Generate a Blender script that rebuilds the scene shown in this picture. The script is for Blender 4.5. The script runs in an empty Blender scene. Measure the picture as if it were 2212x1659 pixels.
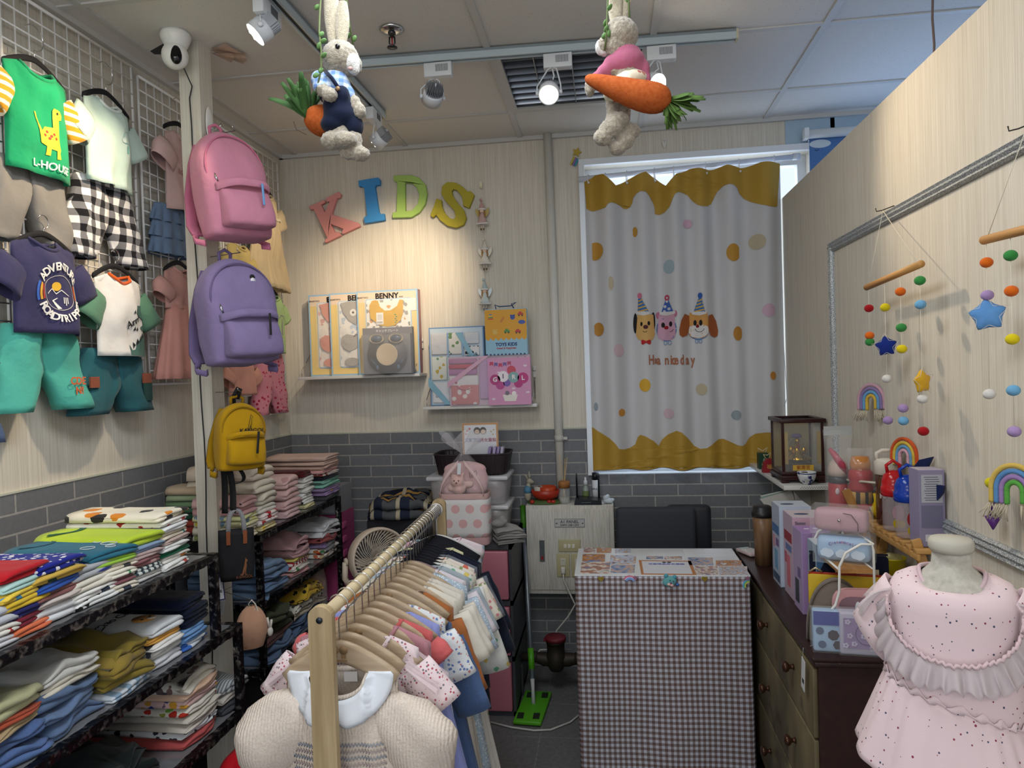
import bpy, bmesh, math, random
from mathutils import Vector, Matrix, noise, Euler
from mathutils.geometry import tessellate_polygon
PI=math.pi; S=math.sin; CO=math.cos
sc=bpy.context.scene; COL=sc.collection; D=bpy.data
# ------------------------------------------------------------------ camera
FPX,PITCH,YAW,ROLL,CZ=1531.45,-.0175,-.132,-.0332,1.535
_F=Vector((S(YAW)*CO(PITCH),CO(YAW)*CO(PITCH),S(PITCH))); _R=Vector((CO(YAW),-S(YAW),0)); _U=_R.cross(_F)
CR=_R*CO(ROLL)+_U*S(ROLL); CU=-_R*S(ROLL)+_U*CO(ROLL)
cam=D.cameras.new('camera'); cam.sensor_fit='HORIZONTAL'; cam.sensor_width=36; cam.lens=FPX/2212*36; cam.clip_start=.05
co=D.objects.new('camera',cam); COL.objects.link(co)
m=Matrix((CR,CU,-_F)).transposed().to_4x4(); m.translation=Vector((0,0,CZ)); co.matrix_world=m
sc.camera=co
def P(px,py,x=None,y=None,z=None):
    """place in the room that a spot of the photo shows, on a known plane"""
    d=_F+CR*((px-1106)/FPX)-CU*((py-829.5)/FPX)
    t=x/d.x if x is not None else y/d.y if y is not None else (z-CZ)/d.z
    return Vector((0,0,CZ))+d*t
# ------------------------------------------------------------------ light, exposure
sc.view_settings.view_transform='Standard'; sc.view_settings.look='None'; sc.view_settings.gamma=1; sc.view_settings.use_curve_mapping=False
sc.view_settings.exposure=.36
cy=sc.cycles; cy.max_bounces=7; cy.diffuse_bounces=3; cy.glossy_bounces=3; cy.transmission_bounces=4; cy.transparent_max_bounces=10; cy.adaptive_threshold=.02; cy.caustics_reflective=False; cy.caustics_refractive=False
w=D.worlds.new('daylight'); sc.world=w; w.use_nodes=True
bg=w.node_tree.nodes['Background']; bg.inputs[0].default_value=(.78,.87,1,1); bg.inputs[1].default_value=1.0
def area(name,loc,rot,sx,sy,e,col):
    l=D.lights.new(name,'AREA'); l.shape='RECTANGLE'; l.size=sx; l.size_y=sy; l.energy=e; l.color=col
    o=D.objects.new(name,l); COL.objects.link(o); o.location=loc; o.rotation_euler=rot; return o
def spot(name,loc,tgt,e,ang,col,blend=.6,r=.03):
    l=D.lights.new(name,'SPOT'); l.energy=e; l.spot_size=math.radians(ang); l.spot_blend=blend; l.color=col; l.shadow_soft_size=r
    o=D.objects.new(name,l); COL.objects.link(o); o.location=loc
    o.rotation_euler=(Vector(tgt)-Vector(loc)).to_track_quat('-Z','Y').to_euler(); return o
WARM=(1,.80,.56); NEUT=(1,.93,.82)
area('ceiling_troffer_glow',(-.35,1.25,2.68),(0,0,0),.55,1.1,17,(.88,.94,1))
area('shopfront_glow',(-.3,-1.5,2.45),(math.radians(40),0,0),2.6,.6,24,(1,.93,.84))
area('window_daylight',(.45,3.80,1.85),(math.radians(-90),0,0),1.2,1.6,9,(.75,.86,1))
area('next_room_daylight',(1.75,3.45,1.9),(math.radians(-110),0,0),1.3,1.3,9,(.42,.62,1))
# ------------------------------------------------------------------ mesh collecting
def lin(c):
    if isinstance(c,str): c=tuple(int(c[i:i+2],16)/255 for i in (0,2,4))
    return tuple(x/12.92 if x<=.04045 else ((x+.055)/1.055)**2.4 for x in c[:3])+(1,)
class MB:
    def __init__(s): s.v=[];s.f=[];s.m=[];s.sm=[];s.T=None
    def add(s,vs,fs,mi=0,smooth=True):
        b=len(s.v)
        if s.T is not None: vs=[s.T@Vector(v) for v in vs]
        s.v+=[tuple(v) for v in vs]; s.f+=[[i+b for i in f] for f in fs]; s.m+=[mi]*len(fs); s.sm+=[smooth]*len(fs); return s
    def box(s,c,d,mi=0,rot=None,bev=0):
        x,y,z=[a/2 for a in d]; c=Vector(c)
        if bev<=0:
            vs=[Vector((i,j,k)) for i in(-x,x) for j in(-y,y) for k in(-z,z)]
            fs=[(0,1,3,2),(4,6,7,5),(0,4,5,1),(2,3,7,6),(0,2,6,4),(1,5,7,3)]; sm=False
        else:
            bm=bmesh.new(); bmesh.ops.create_cube(bm,size=1)
            for v in bm.verts: v.co=Vector((v.co.x*d[0],v.co.y*d[1],v.co.z*d[2]))
            bmesh.ops.bevel(bm,geom=bm.edges[:]+bm.verts[:],offset=min(bev,min(d)*.49),segments=3,profile=.5,affect='EDGES')
            vs=[v.co.copy() for v in bm.verts]; fs=[[v.index for v in f.verts] for f in bm.faces]; bm.free(); sm=True
        if rot is not None:
            R=rot if isinstance(rot,Matrix) else Euler(rot).to_matrix(); vs=[R@v for v in vs]
        return s.add([v+c for v in vs],fs,mi,sm)
    def bb(s,a,b,mi=0,bev=0):
        a=Vector(a);b=Vector(b); return s.box((a+b)/2,[abs(q) for q in (b-a)],mi,None,bev)
    def tube(s,pts,r,n=8,mi=0,cap=True,closed=False):
        pts=[Vector(p) for p in pts]; N=len(pts); rs=r if isinstance(r,(list,tuple)) else [r]*N
        vs=[];fs=[];up=None
        for i,p in enumerate(pts):
            if closed: t=pts[(i+1)%N]-pts[i-1]
            else: t=pts[min(i+1,N-1)]-pts[max(i-1,0)]
            if t.length<1e-9: t=Vector((0,0,1))
            t.normalize()
            if up is None: up=t.orthogonal().normalized()
            else:
                up=up-t*up.dot(t)
                up=up.normalized() if up.length>1e-6 else t.orthogonal().normalized()
            b=t.cross(up)
            for k in range(n): a=2*PI*k/n; vs.append(p+(up*CO(a)+b*S(a))*rs[i])
        for i in range(N if closed else N-1):
            j=(i+1)%N
            for k in range(n): fs.append((i*n+k,i*n+(k+1)%n,j*n+(k+1)%n,j*n+k))
        if cap and not closed: fs.append(list(range(n))[::-1]); fs.append([(N-1)*n+k for k in range(n)])
        return s.add(vs,fs,mi)
    def cyl(s,a,b,r,n=16,mi=0): return s.tube([a,b],r,n,mi)
    def lathe(s,prof,c=(0,0,0),n=24,mi=0,ax=None,sx=1,sy=1,cap=True):
        vs=[];fs=[];c=Vector(c)
        for r,z in prof:
            for k in range(n):
                a=2*PI*k/n; v=Vector((r*CO(a)*sx,r*S(a)*sy,z)); vs.append(v)
        if ax is not None: q=Vector((0,0,1)).rotation_difference(Vector(ax)); vs=[q@v for v in vs]
        vs=[v+c for v in vs]
        for i in range(len(prof)-1):
            for k in range(n): fs.append((i*n+k,i*n+(k+1)%n,(i+1)*n+(k+1)%n,(i+1)*n+k))
        if cap:
            if prof[0][0]>1e-6: fs.append(list(range(n))[::-1])
            if prof[-1][0]>1e-6: fs.append([(len(prof)-1)*n+k for k in range(n)])
        return s.add(vs,fs,mi)
    def ell(s,c,r,mi=0,n=16,m=10,rot=None):
        if not isinstance(r,(list,tuple,Vector)): r=(r,r,r)
        vs=[];fs=[];c=Vector(c)
        R=Euler(rot).to_matrix() if rot is not None else None
        for i in range(m+1):
            t=PI*i/m
            for k in range(n):
                a=2*PI*k/n; v=Vector((r[0]*S(t)*CO(a),r[1]*S(t)*S(a),r[2]*CO(t)))
                if R: v=R@v
                vs.append(v+c)
        for i in range(m):
            for k in range(n): fs.append((i*n+k,(i+1)*n+k,(i+1)*n+(k+1)%n,i*n+(k+1)%n))
        return s.add(vs,fs,mi)
    def prism(s,pts,h,M=None,mi=0,holes=(),smooth=False):
        """polygon in local XY raised by h along +Z, then moved by M"""
        loops=[[Vector((p[0],p[1],0)) for p in pts]]+[[Vector((p[0],p[1],0)) for p in hl] for hl in holes]
        tris=tessellate_polygon(loops); flat=[p for l in loops for p in l]; n=len(flat)
        vs=flat+[p+Vector((0,0,h)) for p in flat]
        fs=[(a,b,c) for a,b,c in tris]+[(c+n,b+n,a+n) for a,b,c in tris]; o=0
        for l in loops:
            k=len(l)
            for i in range(k): j=(i+1)%k; fs.append((o+i,o+j,o+j+n,o+i+n))
            o+=k
        if M is not None: vs=[M@v for v in vs]
        return s.add(vs,fs,mi,smooth)
    def grid(s,fn,nu,nv,mi=0,cu=False,cv=False):
        vs=[fn(i/(nu if cu else nu-1),j/(nv if cv else nv-1)) for j in range(nv) for i in range(nu)]; fs=[]
        for j in range(nv if cv else nv-1):
            for i in range(nu if cu else nu-1):
                a=i;b=(i+1)%nu;c=(j+1)%nv; fs.append((j*nu+a,j*nu+b,c*nu+b,c*nu+a))
        return s.add(vs,fs,mi)
    def build(s,name,mats,parent=None,loc=None,solid=0,fix=True,sub=0,M=None):
        me=D.meshes.new(name); me.from_pydata(s.v,[],s.f)
        if not isinstance(mats,(list,tuple)): mats=[mats]
        for q in mats: me.materials.append(q)
        me.polygons.foreach_set('material_index',s.m); me.polygons.foreach_set('use_smooth',s.sm); 
        if fix:
            bm=bmesh.new(); bm.from_mesh(me); bmesh.ops.remove_doubles(bm,verts=bm.verts,dist=1e-5); bmesh.ops.recalc_face_normals(bm,faces=bm.faces); bm.to_mesh(me); bm.free()
        me.validate(); me.update(); o=D.objects.new(name,me); COL.objects.link(o)
        if parent is not None: o.parent=parent
        if loc is not None: o.location=loc
        if M is not None: o.matrix_local=M
        if sub: md=o.modifiers.new('s','SUBSURF'); md.levels=sub; md.render_levels=sub
        if solid: md=o.modifiers.new('t','SOLIDIFY'); md.thickness=solid; md.offset=0
        return o
def tag(o,label,cat,group=None,kind=None):
    o['label']=label; o['category']=cat
    if group: o['group']=group
    if kind: o['kind']=kind
    return o
def thing(name,label,cat,loc=(0,0,0),rz=0,group=None,rot=None,M=None):
    o=D.objects.new(name,None); o.empty_display_size=.05; COL.objects.link(o); o.location=loc or (0,0,0); o.rotation_euler=rot if rot else (0,0,rz or 0)
    if M is not None: o.matrix_world=M
    return tag(o,label,cat,group)
def struct(o): o['kind']='structure'; return o
def dup(root,loc=None,label=None,rz=None,par=None):
    r=root.copy(); COL.objects.link(r)
    if par is not None: r.parent=par
    if loc is not None: r.location=loc
    if rz is not None: r.rotation_euler=(0,0,rz)
    if label: r['label']=label
    for ch in list(root.children): dup(ch,par=r)
    return r
def fr(o,X,Y,Z=None):
    """frame matrix: origin o, local x axis X, local y axis Y"""
    X=Vector(X).normalized(); Y=Vector(Y).normalized(); Z=X.cross(Y) if Z is None else Vector(Z)
    m=Matrix((X,Y,Z)).transposed().to_4x4(); m.translation=Vector(o); return m
# ------------------------------------------------------------------ materials
_mc={}
class NT:
    def __init__(s,name,rough=.8,metal=0,spec=.3):
        s.m=D.materials.new(name); s.m.use_nodes=True; s.t=s.m.node_tree; s.b=s.t.nodes['Principled BSDF']
        s.b.inputs['Roughness'].default_value=rough; s.b.inputs['Metallic'].default_value=metal; s.b.inputs['Specular IOR Level'].default_value=spec
        s.tc=s.n('ShaderNodeTexCoord'); s.co=s.tc.outputs['Object']
    def n(s,t,ins={},**kw):
        q=s.t.nodes.new(t)
        for k,v in kw.items(): setattr(q,k,v)
        for k,v in ins.items(): s.set(q.inputs[k],v)
        return q
    def set(s,i,v):
        if hasattr(v,'is_linked') or isinstance(v,bpy.types.NodeSocket): s.t.links.new(v,i)
        elif isinstance(v,bpy.types.Node): s.t.links.new(v.outputs[0],i)
        else: i.default_value=v
    def map(s,scale=(1,1,1),rot=(0,0,0),loc=(0,0,0)): return s.n('ShaderNodeMapping',{0:s.co,'Scale':scale,'Rotation':rot,'Location':loc}).outputs[0]
    def noise(s,sc_,det=2,vec=None,rough=.5): return s.n('ShaderNodeTexNoise',{'Vector':vec or s.co,'Scale':sc_,'Detail':det,'Roughness':rough}).outputs['Fac']
    def math(s,op,a,b=0,c=0): return s.n('ShaderNodeMath',{0:a,1:b,2:c},operation=op).outputs[0]
    def mix(s,f,a,b): return s.n('ShaderNodeMix',{0:f,6:a,7:b},data_type='RGBA').outputs[2]
    def ramp(s,f,a,b): return s.n('ShaderNodeMapRange',{0:f,1:a,2:b}).outputs[0]
    def sep(s,v=None): return s.n('ShaderNodeSeparateXYZ',{0:v or s.co}).outputs
    def col(s,v): s.set(s.b.inputs['Base Color'],v)
    def bump(s,h,st=.3,d=.002):
        q=s.n('ShaderNodeBump',{'Height':h,'Strength':st,'Distance':d}); s.t.links.new(q.outputs[0],s.b.inputs['Normal'])
def plain(c,rough=.6,metal=0,spec=.4,nz=0):
    k=('p',c,rough,metal,nz)
    if k not in _mc:
        t=NT('paint_'+str(c),rough,metal,spec); t.col(lin(c))
        if nz: t.bump(t.noise(nz,3),.25,.001)
        _mc[k]=t.m
    return _mc[k]
def cloth(c,c2=None,kind='plain',s=1.0,c3=None,rough=.9):
    """woven or knitted cloth, with an optional printed pattern"""
    k=('c',c,c2,kind,s,c3)
    if k in _mc: return _mc[k]
    t=NT('cloth_%s_%s'%(kind,c),rough,0,.12); A=lin(c); B=lin(c2) if c2 else A; C3=lin(c3) if c3 else B
    t.b.inputs['Sheen Weight'].default_value=.12
    X=t.sep(); 
    if kind=='plain': base=t.mix(t.ramp(t.noise(9,3),.35,.7),A,tuple(min(1,a*.90) for a in A[:3])+(1,))
    elif kind in('stripe','stripex','stripez'):
        q=t.math('SINE',t.math('MULTIPLY',X[{'stripe':1,'stripex':0,'stripez':2}[kind]],2*PI*40*s)); base=t.mix(t.ramp(q,.1,.25),A,B)
        if c3: base=t.mix(t.ramp(t.math('SINE',t.math('MULTIPLY',X[{'stripe':1,'stripex':0,'stripez':2}[kind]],2*PI*14.3*s)),.75,.85),base,C3)
    elif kind=='check' or kind=='checkz':
        a,b=(0,1) if kind=='check' else (0,2)
        f1=t.ramp(t.math('SINE',t.math('MULTIPLY',X[a],2*PI*22*s)),-.06,.06); f2=t.ramp(t.math('SINE',t.math('MULTIPLY',X[b],2*PI*22*s)),-.06,.06)
        base=t.mix(f2,t.mix(f1,A,C3 if c3 else tuple((x+y)/2 for x,y in zip(A,B))),t.mix(f1,C3 if c3 else tuple((x+y)/2 for x,y in zip(A,B)),B))
    elif kind=='dots':
        v=t.n('ShaderNodeTexVoronoi',{'Vector':t.co,'Scale':42*s,'Randomness':.8})
        base=t.mix(t.math('LESS_THAN',v.outputs['Distance'],.34),A,B)
        if c3: base=t.mix(t.math('LESS_THAN',v.outputs['Distance'],.30),A,t.mix(t.ramp(t.sep(v.outputs['Color'])[0],.45,.5),B,C3))
    elif kind=='print':
        v=t.n('ShaderNodeTexVoronoi',{'Vector':t.co,'Scale':26*s,'Randomness':1}); nn=t.noise(60*s,2)
        d=t.math('ADD',v.outputs['Distance'],t.math('MULTIPLY',nn,.35)); rc=t.sep(v.outputs['Color'])[1]
        base=t.mix(t.math('LESS_THAN',d,.50),A,t.mix(t.ramp(rc,.5,.52),B,C3))
    elif kind=='denim':
        base=t.mix(t.ramp(t.noise(5,4),.3,.7),A,B); base=t.mix(t.math('MULTIPLY',t.noise(900,1),.15),base,lin('dfe6ee'))
    t.col(base)
    hgt=t.math('ADD',t.noise(700,1),t.math('ADD',t.math('MULTIPLY',t.noise(34,3),3),t.math('MULTIPLY',t.noise(11,3),14))); t.bump(hgt,.35,.002)
    _mc[k]=t.m; return t.m
def wood(c,c2,s=1,axis=1,rough=.55):
    k=('w',c,c2,s,axis)
    if k not in _mc:
        t=NT('wood_'+c,rough,0,.3); sc_=[38*s]*3; sc_[axis]=2.2*s
        n=t.noise(1,4,t.map(tuple(sc_)),.6); t.col(t.mix(t.ramp(n,.35,.65),lin(c),lin(c2))); t.bump(n,.15,.001); _mc[k]=t.m
    return _mc[k]
def glassy(c='ffffff',alpha=.15,rough=.05,name='clear_plastic'):
    """thin clear sheet: mostly lets light straight through, with a gloss on top"""
    k=('g',c,alpha,rough)
    if k not in _mc:
        t=NT(name,rough,0,.5); t.col(lin(c)); t.b.inputs['Alpha'].default_value=alpha; t.b.inputs['Specular IOR Level'].default_value=1.0
        _mc[k]=t.m
    return _mc[k]
def emis(c,e):
    k=('e',c,e)
    if k not in _mc:
        t=NT('lamp_'+c,.5); t.col(lin(c)); t.b.inputs['Emission Color'].default_value=lin(c); t.b.inputs['Emission Strength'].default_value=e; _mc[k]=t.m
    return _mc[k]
WHITE=plain('e9e9e6',.4); BLACK=plain('17171a',.5); CHROME=plain('c9c9c9',.18,1); GOLD=plain('c79a3c',.28,1); STEEL=plain('9a9da0',.35,1)
def text(s,size,M,mat_,parent,name='lettering',ext=.0008,al='CENTER',bold=0,fn=None,sub=None):
    """lettering as a mesh; M places it (local x along the words, local y up the letters)"""
    cu=D.curves.new('t','FONT'); cu.body=s; cu.size=size; cu.extrude=ext; cu.align_x=al; cu.align_y='CENTER'; cu.offset=bold; cu.resolution_u=3
    o=D.objects.new('t',cu); COL.objects.link(o)
    dg=bpy.context.evaluated_depsgraph_get(); dg.update(); me=D.meshes.new_from_object(o.evaluated_get(dg)); D.objects.remove(o)
    if fn:
        for v in me.vertices: v.co=fn(v.co)
    me.materials.clear(); me.materials.append(mat_)
    q=D.objects.new(name,me); COL.objects.link(q)
    if parent is not None: q.parent=parent
    if M is not None: q.matrix_local=M
    return q
# ------------------------------------------------------------------ the room
XL,YB,H,XP,TP,BT=-1.707,3.655,2.738,.869,2.328,1.232
def wallpaper():
    t=NT('striped_wallpaper',.75,0,.2)
    n=t.noise(1,5,t.map((330,330,4)),.7); n2=t.noise(1,3,t.map((120,120,1.2)))
    t.col(t.mix(t.ramp(t.math('ADD',t.math('MULTIPLY',n,.75),t.math('MULTIPLY',n2,.25)),.33,.64),lin('c2baaa'),lin('e0dacd'))); t.bump(n,.3,.001); return t.m
def brickmat(ax):
    t=NT('grey_brick_tile',.85,0,.2); X=t.sep()
    v=t.n('ShaderNodeCombineXYZ',{0:X[ax],1:t.math('SUBTRACT',X[2],BT),2:0}).outputs[0]
    b=t.n('ShaderNodeTexBrick',{'Vector':v,'Color1':lin('6f7174'),'Color2':lin('7b7d80'),'Mortar':lin('a6a49f'),'Scale':1,'Mortar Size':.0035,'Mortar Smooth':.15,'Bias':0,'Brick Width':.229,'Row Height':.0585})
    r=t.noise(70,4); t.col(t.mix(t.ramp(r,.3,.8),b.outputs[0],t.mix(.25,b.outputs[0],lin('4c4e52'))))
    t.bump(t.math('SUBTRACT',t.math('MULTIPLY',r,.35),t.math('MULTIPLY',b.outputs['Fac'],1)),.6,.004); return t.m
WP=wallpaper(); BRX=brickmat(0); BRY=brickmat(1)
def ceilmat():
    t=NT('speckled_ceiling_board',.9,0,.15)
    v=t.n('ShaderNodeTexVoronoi',{'Vector':t.co,'Scale':95,'Randomness':1}); sp=t.math('LESS_THAN',v.outputs['Distance'],.13)
    n=t.noise(30,3); t.col(t.mix(t.math('MULTIPLY',sp,t.ramp(n,.4,.6)),lin('dcd9d3'),lin('8d8883'))); t.bump(t.math('SUBTRACT',n,sp),.3,.002); return t.m
def floormat():
    t=NT('grey_floor_tile',.55,0,.35)
    b=t.n('ShaderNodeTexBrick',{'Vector':t.map((1,1,0),(0,0,0),(.02,.07,0)),'Color1':lin('6b6a69'),'Color2':lin('727170'),'Mortar':lin('8a8884'),'Scale':1,'Mortar Size':.0025,'Brick Width':.3,'Row Height':.3},offset=0)
    t.col(t.mix(t.ramp(t.noise(60,4),.3,.75),b.outputs[0],lin('5b5a5a'))); t.bump(b.outputs['Fac'],-.3,.002); return t.m
YN,XR=-2.0,2.6
struct(MB().bb((XL-.1,YN,-.1),(XR,YB+.2,0)).build('floor',floormat()))
CEIL=ceilmat(); GRID=plain('c9c8c4',.5)
# ceiling boards with a hole for the louvred fitting
gx=-1.6105; R1=3.2798; LX0,LX1,LY0,LY1=gx+2*.606+.012,gx+3*.606-.012,R1-.606+.012,R1-.012
mb=MB()
for a,b in [((XL-.1,YN),(LX0,YB+.1)),((LX1,YN),(XR,YB+.1)),((LX0,YN),(LX1,LY0)),((LX0,LY1),(LX1,YB+.1))]: mb.bb((a[0],a[1],H),(b[0],b[1],H+.05))
struct(mb.build('ceiling',CEIL))
mb=MB(); k=-1
for i in range(0,8):
    x=gx+i*.606
    if x<XR: mb.bb((x-.012,YN,H-.006),(x+.012,YB,H+.001))
for j in range(0,9):
    y=R1-.606*j
    mb.bb((XL,y-.012,H-.0055),(XR,y+.012,H+.001))
mb.bb((XL,YN,H-.02),(XL+.022,YB,H)); mb.bb((XL,YB-.022,H-.02),(XR,YB,H))
struct(mb.build('trim_1',GRID))
# walls
mb=MB().bb((XL-.1,YN,BT),(XL,YB,H+.05)); wl=struct(mb.build('wall_left',WP))
q=MB().bb((XL-.1,YN,0),(XL+.008,YB,BT)).build('brick_facing',BRY,wl)
MB().bb((XL,YN,BT),(XL+.011,YB,BT+.006)).build('capping',plain('c3c4b4',.7),wl)
WX0,WX1,WZ0,WZ1=-.077,1.02,.993,2.567
BX0,BZ0,BZ1=1.12,1.1,2.6
mb=MB()
mb.bb((XL-.1,YB,BT),(WX0,YB+.15,H+.05)); mb.bb((WX0,YB,WZ1),(WX1,YB+.15,H+.05)); mb.bb((WX1,YB,0),(BX0,YB+.15,H+.05))
wb=struct(mb.build('wall_back',WP))
MB().bb((XL-.1,YB-.008,0),(WX0,YB+.15,BT)).bb((WX0,YB-.008,0),(WX1,YB+.15,WZ0)).build('brick_facing',BRX,wb)
MB().bb((XL,YB-.011,BT),(WX0,YB,BT+.006)).build('capping',plain('c3c4b4',.7),wb)
mb=MB().bb((XP+.04,YB-.004,WZ1+.02),(BX0+.02,YB,H)).bb((WX1,YB-.004,0),(BX0,YB,WZ1+.02)).bb((BX0,YB-.004,BZ1),(XR,YB+.15,H+.05)).bb((BX0,YB-.004,0),(XR,YB+.15,BZ0))
struct(mb.build('wall_back_next_room',plain('a9c0d0',.8)))
struct(MB().bb((XP,.2,0),(XP+.035,YB-.012,TP)).build('wall_right',WP))
struct(MB().bb((XR,YN,0),(XR+.1,YB,H)).build('wall_far_right',plain('7f95b0',.8)))
# ------------------------------------------------------------------ garments
def nz(x,y,z=0,s=0): return noise.noise(Vector((x+s*7.3,y-s*3.1,z+s*1.7)))
def lerp(t,ks):
    for (a,va),(b,vb) in zip(ks,ks[1:]):
        if t<=b: return va+(vb-va)*((t-a)/(b-a) if b>a else 0)
    return ks[-1][1]
class Body:
    """front and back of a hanging garment: x across, z up, front faces -y"""
    def __init__(s,L,sh,neck,nd,prof,dep=.03,slope=.35,wr=.004,nf=0,fa=0,seed=1,twist=0,hem=0):
        s.L,s.sh,s.neck,s.nd,s.prof,s.dep,s.slope,s.wr,s.nf,s.fa,s.seed,s.hem=L,sh,neck,nd,prof,dep,slope,wr,nf,fa,seed,hem
    def pt(s,u,v,side=-1):
        hw=lerp(v,s.prof); x=u*hw; x0=u*s.sh
        a=abs(x0)
        if a<s.neck: zt=-s.nd*math.sqrt(max(0,1-(a/s.neck)**2)) if side<0 else -.012*math.sqrt(max(0,1-(a/s.neck)**2))
        else: zt=-(a-s.neck)*s.slope
        z=zt*(1-v)**1.3-s.L*v+s.hem*v*u*u
        e=max(0,1-abs(u)**2.6)
        d=s.dep*min(1,v*4+ (.5 if a<s.neck else 0))*e
        f=s.fa*v**1.2*S(u*s.nf*PI+s.seed)*(.4+.6*e)
        wv=s.wr*3.6*nz(x*8,z*7+side,0,s.seed)*e*min(1,v*5+.15)+s.wr*2.0*nz(x*20,z*11+side,3,s.seed)*e+s.wr*1.6*abs(nz(x*13+z*9,z*5-x*6,6,s.seed))*e
        return Vector((x,side*d+ (f if side<0 else f*.8)+wv,z))
    def mesh(s,nu=18,nv=16):
        vs=[];fs=[];n=2*nu
        for j in range(nv):
            v=j/(nv-1)
            for i in range(nu+1): vs.append(s.pt(-1+2*i/nu,v,-1))
            for i in range(1,nu): vs.append(s.pt(1-2*i/nu,v,1))
        for j in range(nv-1):
            for i in range(n): fs.append((j*n+i,j*n+(i+1)%n,(j+1)*n+(i+1)%n,(j+1)*n+i))
        # shoulders closed by sewing front to back
        for i in range(nu):
            u=-1+2*(i+.5)/nu
            if abs(u*s.sh)>=s.neck: fs.append((i,i+1,(n-i-1)%n,(n-i)%n))
        return MB().add(vs,[f for f in fs if len(set(f))>2])
    def on(s,x,z,off=.0025):
        """spot on the front at height z and distance x from the middle"""
        v=min(1,max(0,-z/s.L))
        for _ in range(5):
            hw=lerp(v,s.prof); u=max(-1,min(1,x/hw)); a=abs(u*s.sh); zt=-s.nd*math.sqrt(max(0,1-(a/s.neck)**2)) if s.neck>0 and a<s.neck else -(a-s.neck)*s.slope
            v=min(1,max(0,(-z+zt*(1-v)**1.3+s.hem*v*u*u)/s.L))
        p=s.pt(u,v,-1); return Vector((x,p.y-off,z))
def tubegrid(rings,n=14,mi=0,seed=1,wr=.003,cap=False):
    """rings: (centre, axis-u vector, axis-v vector)"""
    vs=[];fs=[]
    for j,(c,a,b) in enumerate(rings):
        c=Vector(c);a=Vector(a);b=Vector(b)
        for k in range(n):
            t=2*PI*k/n; p=c+a*CO(t)+b*S(t); q=nz(p.x*16,p.y*16,p.z*16,seed)
            vs.append(p+(a.normalized()*CO(t)+b.normalized()*S(t))*q*wr*2)
    for j in range(len(rings)-1):
        for k in range(n): fs.append((j*n+k,j*n+(k+1)%n,(j+1)*n+(k+1)%n,(j+1)*n+k))
    m=MB().add(vs,fs)
    return m
def sleeve(bd,sd,ln,w,ang,flare=1,puff=0,seed=1,d=.6):
    """short or long sleeve leaving the shoulder end on side sd"""
    z0=-(bd.sh-bd.neck)*bd.slope; a0=Vector((sd*(bd.sh-.012),0,z0-w*.46)); dr=Vector((sd*S(ang),0,-CO(ang))); up=Vector((sd*CO(ang),0,S(ang)))
    R=[]; ang*=.8; a0=Vector((sd*(bd.sh-.012),0,z0-w*.40)); dr=Vector((sd*S(ang),0,-CO(ang))); up=Vector((sd*CO(ang),0,S(ang)))
    for i in range(7):
        t=i/6; wd=w*.44*(1+(flare-1)*t)*(.92+.08*t)+puff*S(PI*min(1,t*1.15)); c=a0+dr*ln*t
        R.append((c,up*wd,Vector((0,1,0))*(w*.36*d*(.35+.65*min(1,t*3))+puff*.6*S(PI*t))))
    return tubegrid(R,14,seed=seed)
def collar(bd,m,parent,r=.006,name='collar'):
    pts=[bd.pt(u*bd.neck/bd.sh,0.01,-1)+Vector((0,-.002,0)) for u in [-1+2*i/12 for i in range(13)]]+[bd.pt(u*bd.neck/bd.sh,0.0,1) for u in [1-2*i/8 for i in range(1,8)]]
    return MB().tube(pts,r,6,closed=True).build(name,m,parent)
def hanger_bits(t,kind,hw,neckz=0,col='17171a',hk=.11):
    """hanger hung inside a garment: arched bar and hook, its own thing frame t"""
    pass
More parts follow.
